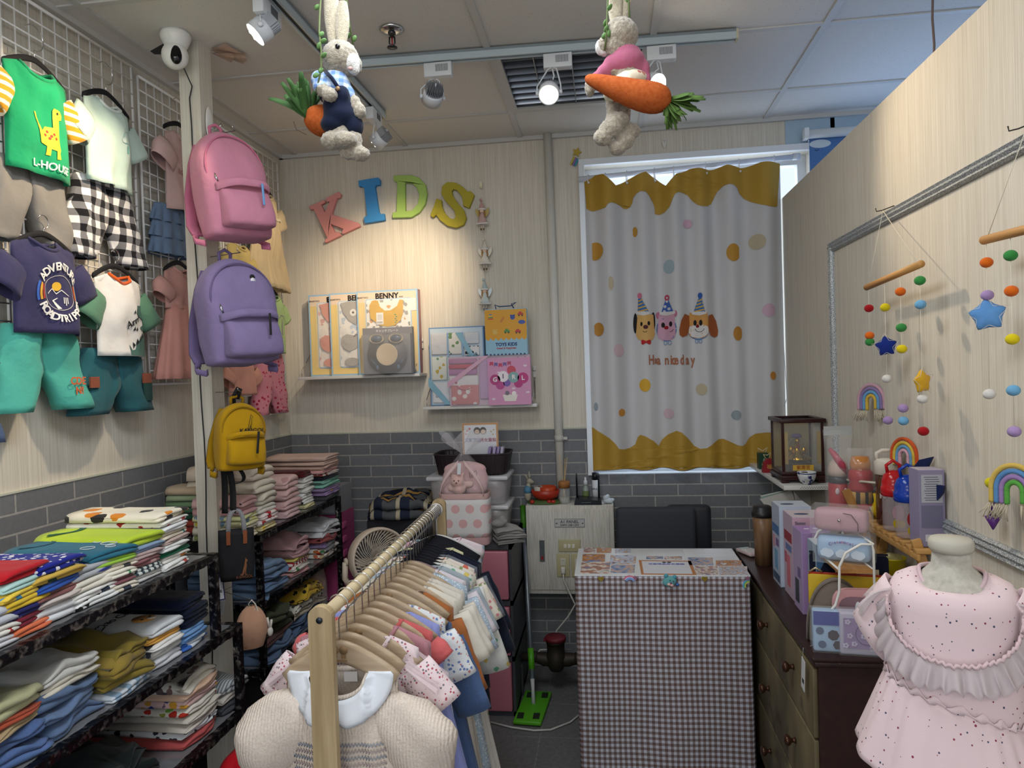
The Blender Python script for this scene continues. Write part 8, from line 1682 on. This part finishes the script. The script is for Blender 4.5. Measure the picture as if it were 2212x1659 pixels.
def case(name,label,c,rz,L_,W_,H_,col,printer):
    t=thing(name,label,'pencil case',c,rz); sh=MB().grid(lambda u,v:(lambda A:Vector((L_/2*(2*v-1)*(1),W_/2*math.copysign(abs(CO(A))**.6,CO(A))*(1-.25*abs(2*v-1)**6),H_/2+H_/2*math.copysign(abs(S(A))**.6,S(A))*(1-.18*abs(2*v-1)**6))))(2*PI*u),28,12,0,True)
    n=len(sh.v); sh.f+=[list(range(28))[::-1],[n-28+i for i in range(28)]]; sh.m+=[0,0]; sh.sm+=[True,True]; sh.build('case_body',col,t,sub=1); printer(t)
    MB().box((0,0,H_/2),(L_+.012,W_+.01,H_+.008)).build('clear_box',glassy('f2f4f6',.10,.05),t); return t
def pr1(t):
    for i,x_ in enumerate((-.038,.0,.038)): panel(t,[(x_+.017*CO(a),.022+.012*S(a)+.003*abs(S(2.5*a))) for a in [2*PI*k/24 for k in range(24)]],'c3d2e2',-.0330,.0006,'cloud_print')
    for i,ch in enumerate('Cinnamoroll'): text(ch,.011,TX(-.030+i*.0062,-.0345,.048+.008*S(PI*i/10)),plain(('5a4f9c','a05a8a')[i%2]),t,'lettering',.0003,bold=.0003)
case('pencil_case','light blue cloud printed pencil case in clear box on the wire stand',(.622,2.00,DZ+.2072),-.45,.135,.062,.068,plain('9db9d6',.55),pr1)
def pr2(t): MB().tube([(.01,-.037,.055),(.03,-.038,.052),(.045,-.037,.03),(.045,-.037,.01)],.0012,5).build('flap_edge',plain('6a4f56'),t); MB().lathe([(0,0),(.004,0),(.003,.003),(0,.003)],(.0,-.038,.035),12,0,(0,-1,0)).build('snap',CHROME,t)
case('pencil_case','dusty pink pencil case in clear box stacked on the blue one',(.618,2.005,DZ+.2072+.078),-.45,.135,.066,.062,plain('b58f98',.6),pr2)
# pouches leaning on the dresser
def fpouch(name,label,pts,y0,z0,x0,th,col,rz=0,tilt=.18,zipc='3a3a40'):
    t=thing(name,label,'pouch',M=Matrix.Translation((x0,y0,z0))@Matrix.Rotation(rz,4,'Z')@Matrix.Rotation(-tilt,4,'X'))
    o=MB().prism(pts,th,fr((0,th/2,0),(1,0,0),(0,0,1),(0,-1,0))).build('pouch_body',col,t); b=o.modifiers.new('b','BEVEL'); b.width=th*.4; b.segments=3; b.limit_method='ANGLE'
    for f in o.data.polygons: f.use_smooth=True
    return t
t=fpouch('zip_pouch','dark navy zip pouch with a cream lettered label behind the yellow pouch',rrect(-.10,0,.10,.205,.010),2.085-.03,DZ,.650,.022,cloth('161a2c'),-.2,.1)
MB().cyl((-.10,-.0,.207),(.10,-.0,.207),.003,8).build('zip',plain('2b2f45',.4,.4),t); panel(t,rect(-.035,.118,.075,.168),'c3b394',-.0125,.001,'label'); text("KIKI'S",.020,TX(-.006,-.0142,.148),plain('3a2f28'),t,'lettering',.0004,bold=.0008); text('Delivery Service',.0095,TX(.035,-.0142,.128),plain('3a2f28'),t,'lettering',.0003)
t=fpouch('zip_pouch','yellow zip pouch with red zip tape leaning before the navy pouch',rrect(-.11,0,.11,.158,.008),2.015,DZ,.645,.020,plain('c8a616',.5),-.2,.1); MB().cyl((-.108,-.006,.160),(.108,-.006,.160),.0035,8).build('red_zip',plain('a3301f',.5),t); MB().tube([(-.108,-.006,.162),(-.09,-.01,.175),(-.075,-.01,.165)],.003,6).build('zip_charm',plain('b9a88a',.3,.6),t)
hp_=[(.078*CO(a),.0+.165*S(a)**.8) for a in [PI*i/20 for i in range(21)]]
t=fpouch('round_pouch','taupe half round pouch leaning in front of the yellow pouch',[(.078,0)]+hp_[1:-1]+[(-.078,0)],1.965,DZ,.590,.020,pl('7f746a'),-.15,.1); MB().tube([(x*.97,-.0115,z*.97) for x,z in hp_],.0026,6).build('zip',plain('5f564e',.4,.3),t)
t=fpouch('square_pouch','pink and mauve pouch with a white rabbit ears print',rrect(-.068,0,.068,.150,.036),1.925,DZ,.637,.026,plain('c48f92',.55),-.1,.06); panel(t,rrect(-.057,.006,.057,.132,.030),'82656e',-.0150,.001,'front_pocket'); panel(t,circ(-.010,.100,.0075,16,.021),'d5d6dc',-.0166,.0006,'ear_print'); panel(t,circ(.010,.100,.0075,16,.021),'d5d6dc',-.0166,.0006,'ear_print'); panel(t,circ(.0,.066,.021,20,.017),'d5d6dc',-.0166,.0006,'head_print'); MB().tube([(x,-.002,z) for x,z in rrect(-.067,.002,.067,.150,.036)],.003,6,closed=True).build('piping',plain('c9999b',.5),t)
# handkerchief packs
def pack(label,x0,y0,L_,H_,rz,body,printer,th=.035,top=None):
    t=thing('handkerchief_pack',label,'pack',(x0,y0,DZ),rz); o=MB().box((0,0,H_/2),(L_,th,H_),0,None,.006).build('folded_cloth',body,t); printer(t,-th/2,L_,H_); MB().box((0,0,H_/2),(L_+.006,th+.006,H_+.004)).build('clear_wrap',glassy('f2f4f8',.12,.06),t)
def k0(t,f,L_,H_): panel(t,rect(-L_/2,H_-.035,L_/2,H_),'2b3a92',f-.001,.0008,'blue_header'); [panel(t,c,'3a2a33' if i%2 else '4a5a78',f-.001,.0006,'motif_print') for i,c in enumerate([circ(-.02,.055,.010,8),circ(.012,.045,.014,7),circ(-.015,.02,.010,9),circ(.022,.02,.012,6)])]
pack('pack with blue header and light blue printed cloth at the dresser corner',.545,1.905,.070,.105,-.12,plain('9fbcd8',.6),k0)
def flower(t,x,z,f,r=.006,c='d3cbe0'):
    for k in range(5): panel(t,circ(x+r*.75*CO(2*PI*k/5),z+r*.75*S(2*PI*k/5),r*.5,7),c,f,.0004,'flower_print')
def k1(t,f,L_,H_):
    panel(t,rect(-L_/2+.008,.018,L_/2,H_-.014),'9a84ae',f-.001,.0006,'lilac_panel'); text('Kuromi',.018,TX(.002,f-.0024,H_-.022),plain('26222e'),t,'lettering',.0003); text('Sanrio',.016,TX(.025,f-.0024,.018),plain('d9d4e2'),t,'lettering',.0003)
    panel(t,arcband(.0,.055,.026,.0275,0,6.2,28),'5f4f74',f-.0022,.0004,'wreath_print')
    for x,z in((-.045,.085),(-.04,.05),(.045,.06),(.03,.075),(-.03,.03),(-.05,.025),(0,.06),(-.008,.05)): flower(t,x,z,f-.0026)
pack('lilac script lettered handkerchief pack with white flowers on the dresser corner',.632,1.885,.125,.108,-.12,plain('b9b3c6',.6),k1)
def k2(t,f,L_,H_):
    text('Kuromi',.016,TX(.0,f-.0014,H_-.028),plain('26222e'),t,'lettering',.0003); panel(t,arcband(.005,.045,.022,.0235,0,6.2,28),'7a6a90',f-.0012,.0004,'wreath_print')
    for x,z in((-.03,.09),(.03,.095),(-.02,.03),(.03,.03),(.005,.045)): flower(t,x,z,f-.0016,.006,'9c88b4')
pack('white script lettered handkerchief pack half hidden behind the mannequin dress',.738,1.880,.085,.106,-.06,plain('c9c8cf',.6),k2)
t=thing('hang_tag','long white price tag hanging over the dresser edge','tag',(.4895,1.93,.685)); MB().box((0,0,.03),(.0012,.030,.085),0,(0.15,0,0)).build('card',plain('d2d2d4',.5),t); mb=MB()
for i in range(9): mb.box((-.0008,-.008+i*.002,.012),(.0004,.0009,.012))
mb.build('barcode',plain('2a2a2c'),t); MB().tube([(0,0,.07),(.002,.0,.10),(.03,.0,.108)],.0006,4).build('string',plain('c9c6be'),t)
t=fpouch('dotted_notebook','pale dotted notebook behind the wire stand',rrect(-.06,0,.06,.11,.006),2.16,DZ,.745,.012,cloth('c9cccf','8f9296','dots',1.6),-.3,.1)
# ------------------------------------------------------------------ wooden plank racks with bottles
PN=wood('c79a5f','b38548',1,0,.5); BW=wood('a8783f','8f6230',1,2,.5)
def bx(t,a,b,nm,m_=PN,bev=.0015): o=Vector(t.location); return MB().bb(Vector(a)-o,Vector(b)-o,0,bev).build(nm,m_,t)
t=thing('slatted_rack','small light wooden folding rack with slatted top carrying bottles','rack',(.82,2.12,DZ))
for k in range(9): bx(t,(.778,1.935+k*.044,1.030),(.866,1.957+k*.044,1.042),'slat')
bx(t,(.778,1.93,1.014),(.786,2.325,1.030),'rail'); bx(t,(.858,1.93,1.014),(.866,2.325,1.030),'rail')
o=Vector(t.location)
for y_,s_ in((1.945,1),(1.965,-1),(2.30,1),(2.32,-1)):
    a=Vector((.822-s_*.040,y_,DZ))-o; b=Vector((.822+s_*.034,y_,1.062))-o; m_=fr((0,0,0),(1,0,0),(0,1,0)); d_=(b-a); R_=Matrix.Rotation(math.atan2(d_.x,d_.z),3,'Y'); MB().box((a+b)/2,(.024,.012,d_.length),0,R_,.0015).build('leg',PN,t)
MB().lathe([(.003,0),(.007,0),(.006,.003),(.003,.003)],Vector((.822+.028,1.938,1.045))-o,14,0,(0,-1,0)).build('bolt',STEEL,t)
t=thing('wooden_rack','darker brown wooden folding rack behind the slatted one carrying red bottles','rack',(.79,2.45,DZ)); o=Vector(t.location)
bx(t,(.735,2.36,.985),(.862,2.56,1.0),'board',BW)
for y_,s_ in((2.345,1),(2.545,1),(2.36,-1)):
    a=Vector((.800-s_*.075,y_,DZ))-o; b=Vector((.800+s_*.058,y_,1.125))-o; d_=b-a; R_=Matrix.Rotation(math.atan2(d_.x,d_.z),3,'Y'); MB().box((a+b)/2,(.026,.012,d_.length),0,R_,.0015).build('leg',BW,t)
RDP=plain('b02028',.3); YLP=plain('d9b21c',.3)
t=thing('character_bottle','red bottle with pink strap and dark band in a clear hanging bag','bottle',(.765,2.50,1.001))
MB().lathe([(0,0),(.032,0),(.034,.01),(.033,.12),(.031,.125),(0,.125)],n=30).build('bottle_body',RDP,t); MB().lathe([(.031,.125),(.036,.128),(.036,.146),(.030,.148),(0,.148)],n=30).build('black_band',plain('232427',.3),t); MB().lathe([(.030,.148),(.033,.165),(.028,.19),(.015,.205),(0,.208)],n=28).build('cream_lid',plain('c9b3a4',.4),t)
MB().tube([(.02,-.02,.16),(.0,-.034,.19),(-.02,-.02,.225),(-.03,-.01,.24)],[.010,.012,.010,.006],10).build('pink_strap',plain('b5485c',.4),t)
for x_ in(-.014,.012): MB().ell((x_,-.031,.10),(.007,.003,.011)).build('oval_print',plain('d9c9cc'),t)
for s_,z_ in(('MICKEY',.045),('MOUSE',.028)): text(s_,.015,TX(0,-.0352,z_),plain('c9982a'),t,'lettering',.0004,bold=.0005)
MB().grid(lambda u,v:(lambda A:Vector((.042*CO(A)*(1 if v<.75 else 1+.15*(v-.75)*4)+.003*nz(A*2,v*8),.040*S(A)*(1 if v<.72 else max(.03,1-3.6*(v-.72)))+.003*nz(A,v*9,4),.004+.30*v)))(2*PI*u),40,14,0,True).build('clear_bag',glassy('eef0f0',.13,.06),t); MB().bb((-.045,-.003,.285),(.045,-.001,.315)).build('bag_header',plain('a9aaa8',.4),t)
t=thing('character_bottle','red bottle with big eye and fries top with yellow clear lid','bottle',(.808,2.42,1.001))
MB().lathe([(0,0),(.034,0),(.036,.01),(.036,.075),(0,.075)],n=30).build('bottle_body',RDP,t); MB().lathe([(.0362,.072),(.0362,.108),(.034,.11),(0,.11)],n=24).build('fries_band',cloth('c99a4a','2a1c14','stripex',1.0),t); MB().lathe([(.034,.11),(.038,.12),(.032,.14),(.037,.15),(.036,.172),(.028,.182),(0,.184)],n=28).build('red_collar',RDP,t); MB().lathe([(.030,.178),(.031,.2),(.026,.222),(.0,.226)],n=24).build('amber_lid',glassy('e08a1c',.65,.1,'amber_plastic'),t)
for x_ in(-.022,.012): MB().lathe([(0,0),(.011,0),(.010,.002),(0,.002)],(x_,-.0335+abs(x_)*.25,.055),18,0,(0,-1,0)).build('eye_white',plain('d6cfcf'),t); MB().lathe([(0,0),(.006,0),(.005,.0015),(0,.0015)],(x_,-.0357+abs(x_)*.25,.055),14,0,(0,-1,0)).build('pupil',plain('1c1618'),t)
MB().grid(lambda u,v:(lambda A:Vector((.041*CO(A)+.003*nz(A*2,v*8),.041*S(A)*(1 if v<.75 else max(.03,1-3.8*(v-.75))),.004+.245*v)))(2*PI*u),40,12,0,True).build('clear_bag',glassy('eef0f0',.12,.06),t)
t=thing('silicone_holder','yellow silicone holder with blue flower and green leaves beside the bottles','holder',(.838,2.335,1.0435)); MB().tube([(-.014,-.005,.0),(-.020,-.006,.025),(-.012,-.006,.05),(-.014,-.006,.075)],[.009,.013,.010,.011],12).build('yellow_body',plain('cfae14',.4),t); MB().tube([(-.014,-.006,.075),(-.004,-.006,.105),(.0,-.006,.14)],.003,6).build('stem',plain('c9a82c',.4),t); MB().prism(star(0,.14,.014,.65,5),.006,TX(0,-.004,0)).build('blue_flower',plain('2f5f9c',.5),t)
for z_ in(.085,.115): MB().ell((.004,-.010,z_),(.011,.003,.007),0,10,6,(0,.5,0)).build('leaf',plain('2f7a4f',.5),t)
t=thing('drink_bottle','brown tinted bottle with cream handle lid and BE HAPPY lettering','bottle',(.824,2.245,1.0427))
MB().lathe([(0,0),(.029,0),(.031,.006),(.031,.142),(.028,.15)],n=30).build('tinted_body',glassy('5a2a22',.62,.06,'brown_plastic'),t); MB().lathe([(.031,.148),(.034,.150),(.034,.188),(.030,.196),(0,.198)],n=30).build('cream_lid',plain('d5ccbd',.35),t); MB().tube([(-.028,0,.19),(-.027,0,.212),(-.012,0,.220),(.014,0,.220),(.028,0,.210),(.029,0,.19)],.006,10).build('carry_handle',plain('d5ccbd',.35),t); MB().tube([(.010,-.004,.224),(.026,-.004,.216),(.031,-.004,.198)],.0055,8).build('teal_spout',plain('3f9a80',.35),t)
for s_,z_ in(('BE',.108),('HAPPY',.088)): text(s_,.019,TX(-.004,-.0322,z_),plain('dcd6d2'),t,'lettering',.0005,bold=.0009)
def domeb(label,x,y,col,seed,R=.030):
    t=thing('kids_bottle',label,'bottle',(x,y,1.0427))
    MB().lathe([(0,0),(R*.95,0),(R,.005),(R,.098),(R*.95,.102)],n=30).build('clear_body',glassy('cdbfc2',.32,.05,'bottle_plastic'),t); MB().lathe([(R,.098),(R*1.12,.101),(R*1.12,.124),(R*1.02,.127),(R*1.04,.140),(R*.85,.158),(R*.45,.170),(0,.173)],n=30).build('dome_lid',plain(col,.18),t)
    MB().tube([(-R*.5,0,.165),(-R*.62,0,.186),(0,0,.200),(R*.62,0,.186),(R*.5,0,.165)],.005,8).build('carry_loop',plain(col,.18),t)
    panel(t,circ(0,.055,.016,18,.022),'a82c2c' if seed else 'c39aa8',-R-.001,.0006,'red_print'); panel(t,circ(-.006,.024,.009,14,.012),'c9b01c',-R-.0016,.0006,'yellow_print'); panel(t,circ(.010,.022,.009,14,.011),'c9b01c',-R-.0016,.0006,'yellow_print')
domeb('clear bottle with glossy red dome lid behind the blue lidded bottle',.812,2.165,'b51a20',0); domeb('clear bottle with glossy blue dome lid and red print beside the lilac box',.815,2.075,'123a9c',1,.032)
t,w,d,h=box_on('bottle_carton','tall lilac grey carton with white information label on the slatted rack',.799,.862,1.965,2.025,1.0427,.200,plain('8f88a8',.45),'88829c','b9b3c0'); panel(t,rect(-.026,.115,.026,.188),'a9abb4',-d/2-.0012,.0005,'info_label'); panel(t,rect(-.026,.050,.026,.108),'6d6a84',-d/2-.0012,.0005,'grey_panel'); mb=MB()
for i in range(11): mb.box((.002*(i%3-1),-d/2-.0020,.182-i*.006),(.034,.0004,.0012))
mb.build('printed_lines',plain('3a3a48'),t)
for x_ in(-.018,.006): panel(t,rect(x_,.014,x_+.016,.032),'c3c3ca',-d/2-.0012,.0005,'icon')
t=thing('yellow_bucket','small yellow metal bucket holding a wrapped item under the slatted rack','bucket',(.818,2.20,DZ+.075)); MB().lathe([(0,0),(.028,0),(.036,.085),(.038,.087),(.036,.087),(.027,.003)],n=30).build('bucket_body',plain('c3ae12',.3),t); MB().lathe([(.036,.086),(.0375,.087),(.036,.088)],n=30,cap=False).build('rim',plain('d3c02c',.3),t,solid=.001); blobmesh('wrapped_item',[((.01,0,.08),(.02,.018,.02)),((-.008,0,.09),(.014,.014,.012))],glassy('d9cf9a',.5,.1,'wrap'),t,.004)
t=thing('carton','low plain carton lifting the yellow bucket on the dresser','carton',(.818,2.20,DZ)); MB().box((0,0,.037),(.085,.10,.073)).build('carton_body',plain('6a6258',.6),t)
tag(MB().tube([P(1797,1030,y=2.60)+Vector((0,0,0)),P(1815,1034,y=2.52),P(1845,1039,y=2.42),P(1870,1041,y=2.36),P(1892,1043,y=2.30)],.004,6).build('lace_garland',cloth('d3cbb8')),'cream lace ribbon strung in front of the bottles','garland')
lg=D.objects['lace_garland']; 
# ------------------------------------------------------------------ mannequin
MX,MY=.585,1.315; MR=-24
t=thing('mannequin','headless child mannequin covered in grey felt at the right front','mannequin',(MX,MY,0),math.radians(MR)); FM=NT('grey_felt',.95,0,.1); FM.col(FM.mix(FM.ramp(FM.noise(90,4),.3,.7),lin('a8a49a'),lin('c3bfb5'))); FM.bump(FM.noise(300,3),.3,.001); FM=FM.m
MB().lathe([(0,.86),(.066,.87),(.080,.93),(.085,1.02),(.090,1.08),(.086,1.115),(.064,1.142),(.045,1.16),(.031,1.175),(.029,1.20),(.031,1.205)],n=36,sy=.72).build('torso',FM,t)
MB().lathe([(0,1.199),(.032,1.199),(.035,1.205),(.035,1.215),(.031,1.221),(0,1.223)],n=36).build('neck_cap',plain('b5b1a4',.8,nz=40),t)
MB().cyl((0,0,.02),(0,0,.88),.012,14).build('stand_pole',STEEL,t); MB().lathe([(0,0),(.13,0),(.13,.008),(.03,.016),(0,.016)],n=36).build('base_plate',STEEL,t)
dm=cloth('dcc6c8','7a4a5e','dots',2.1,'4a4f66'); dm2=dm
def dotmat():
    t=NT('pink_pin_dot_jersey',.9,0,.1); v=t.n('ShaderNodeTexVoronoi',{'Vector':t.co,'Scale':88,'Randomness':.9}); rc=t.sep(v.outputs['Color']); big=t.math('ADD',.10,t.math('MULTIPLY',rc[0],.09))
    t.col(t.mix(t.math('LESS_THAN',v.outputs['Distance'],big),lin('dfc9cd'),t.mix(t.ramp(rc[1],.5,.52),lin('8a3f52'),lin('4f5266')))); t.bump(t.noise(500,1),.15,.001); t.b.inputs['Sheen Weight'].default_value=.1; return t.m
DM=dotmat(); MM=Matrix.Translation((MX,MY,1.165))@Matrix.Rotation(math.radians(MR),4,'Z')@Matrix.Diagonal((.88,.88,1,1))
t=thing('frilled_dress','pale pink pin dot dress with tulle yoke frill worn by the mannequin','dress',M=MM); bd=Body(.205,.104,.050,.030,[(0,.104),(.12,.112),(.4,.105),(1,.113)],.088,.30,.003,0,0,201)
# bodice as a rounded tube round the torso
def bod(u,v):
    A=2*PI*u; hw=lerp(v,[(0,.056),(.10,.095),(.22,.116),(.5,.112),(1,.118)]); zt=lerp(v,[(0,-.002),(.10,-.012),(.22,-.045),(.5,-.115),(1,-.215)]); dpt=lerp(v,[(0,.046),(.10,.060),(.22,.080),(.5,.082),(1,.088)])
    fr0=-.030*max(0,-S(A))*max(0,1-v*6); q=.003*nz(CO(A)*4,v*6,S(A)*4,31)
    slant=(-.030*CO(A)*v*v if v>.3 else 0)
    return Vector((hw*math.copysign(abs(CO(A))**.85,CO(A))*(1+q*3),dpt*math.copysign(abs(S(A))**.85,S(A))*(1+q*3),zt+fr0+slant))
MB().grid(bod,56,18,0,True).build('bodice',DM,t,solid=.0018)
MB().tube([bod(i/40,0)+Vector((0,0,.001)) for i in range(40)],.004,7,closed=True).build('neck_binding',pl('d3b9c0'),t)
for s_ in(-1,1):
    R=[]
    for i in range(6):
        v=i/5; c=Vector((s_*(.090+.058*v),0,-.052-.085*v)); R.append((c,Vector((s_*.026*(1+.15*v),0,.034*(1+.15*v)))*1.0,Vector((0,.040,0))))
    tubegrid(R,18,seed=3+s_,wr=.003).build('sleeve',DM,t,solid=.002)
TU=glassy('ddd0d3',.5,.85,'tulle_net')
def yoke(a,v,wob=1):
    # a: -1..1 round the front from left shoulder over the chest to right shoulder
    ang=-PI/2+a*1.75; rx=.108+.030*v; rz=.118+.040*v; x=rx*S(a*1.72)*1.02; z=-.020-rz*max(0,CO(a*1.45))**.8*(.98)-.030*abs(a)*v+.0; 
    e=max(0,1-(abs(x)/.135)**2); y=-.088*math.sqrt(e)*.98-.012-.016*v*wob-.006*v*S(a*62)-.003*S(a*29+2)
    return Vector((x+.003*v*S(a*50),y if abs(a)<.97 else y,z+.006*v*S(a*62+1)))
MB().grid(lambda u,v:yoke(-1+2*u,v),170,8).build('tulle_frill',TU,t,solid=.0005)
MB().grid(lambda u,v:yoke(-1+2*u,v*.92,.4)+Vector((0,.004,0)),150,6).build('tulle_frill',TU,t,solid=.0005)
MB().tube([yoke(-1+2*i/90,0)+Vector((0,-.002,.003*S(i*2.2))) for i in range(91)],.0035,6).build('gathered_trim',pl('d6bcc0'),t)
for s_ in(-1,1):
    MB().grid(lambda u,v:Vector((s_*(.104+.058*v+.004*S(u*34)*v),-.055+.11*u,-.034-.066*v*(.6+.4*S(PI*u))+.007*S(u*30)*v+.010*S(PI*v))),50,7).build('shoulder_frill',TU,t,solid=.0005)
def wst(u,v):
    A=2*PI*u; b_=bod(u,1); rr=1+.03; return Vector((b_.x*rr+.004*S(A*22)*v,b_.y*rr+.004*CO(A*22)*v,b_.z+.010*(1-v)-.006+.006*S(A*24)*(1-v)))
MB().grid(lambda u,v:wst(u,v)+Vector((0,0,.004)),130,3,0,True).build('waist_frill',DM,t,solid=.002)
def skr(u,v):
    A=2*PI*u; b_=bod(u,1); f=1+.52*v+.05*v*S(A*9+.6*S(A*2))+.02*min(1,v*5)*S(A*26)*(1-v*.7)
    return Vector((b_.x*f,b_.y*f*1.0,b_.z-.150*v-.012*v*S(A*3+1)))
MB().grid(skr,150,16,0,True).build('skirt',DM,t,solid=.0018)
MB().box((.128,-.02,-.215),(.003,.020,.026),0,(0,.1,0)).build('brand_label',plain('e2dede',.6),t)
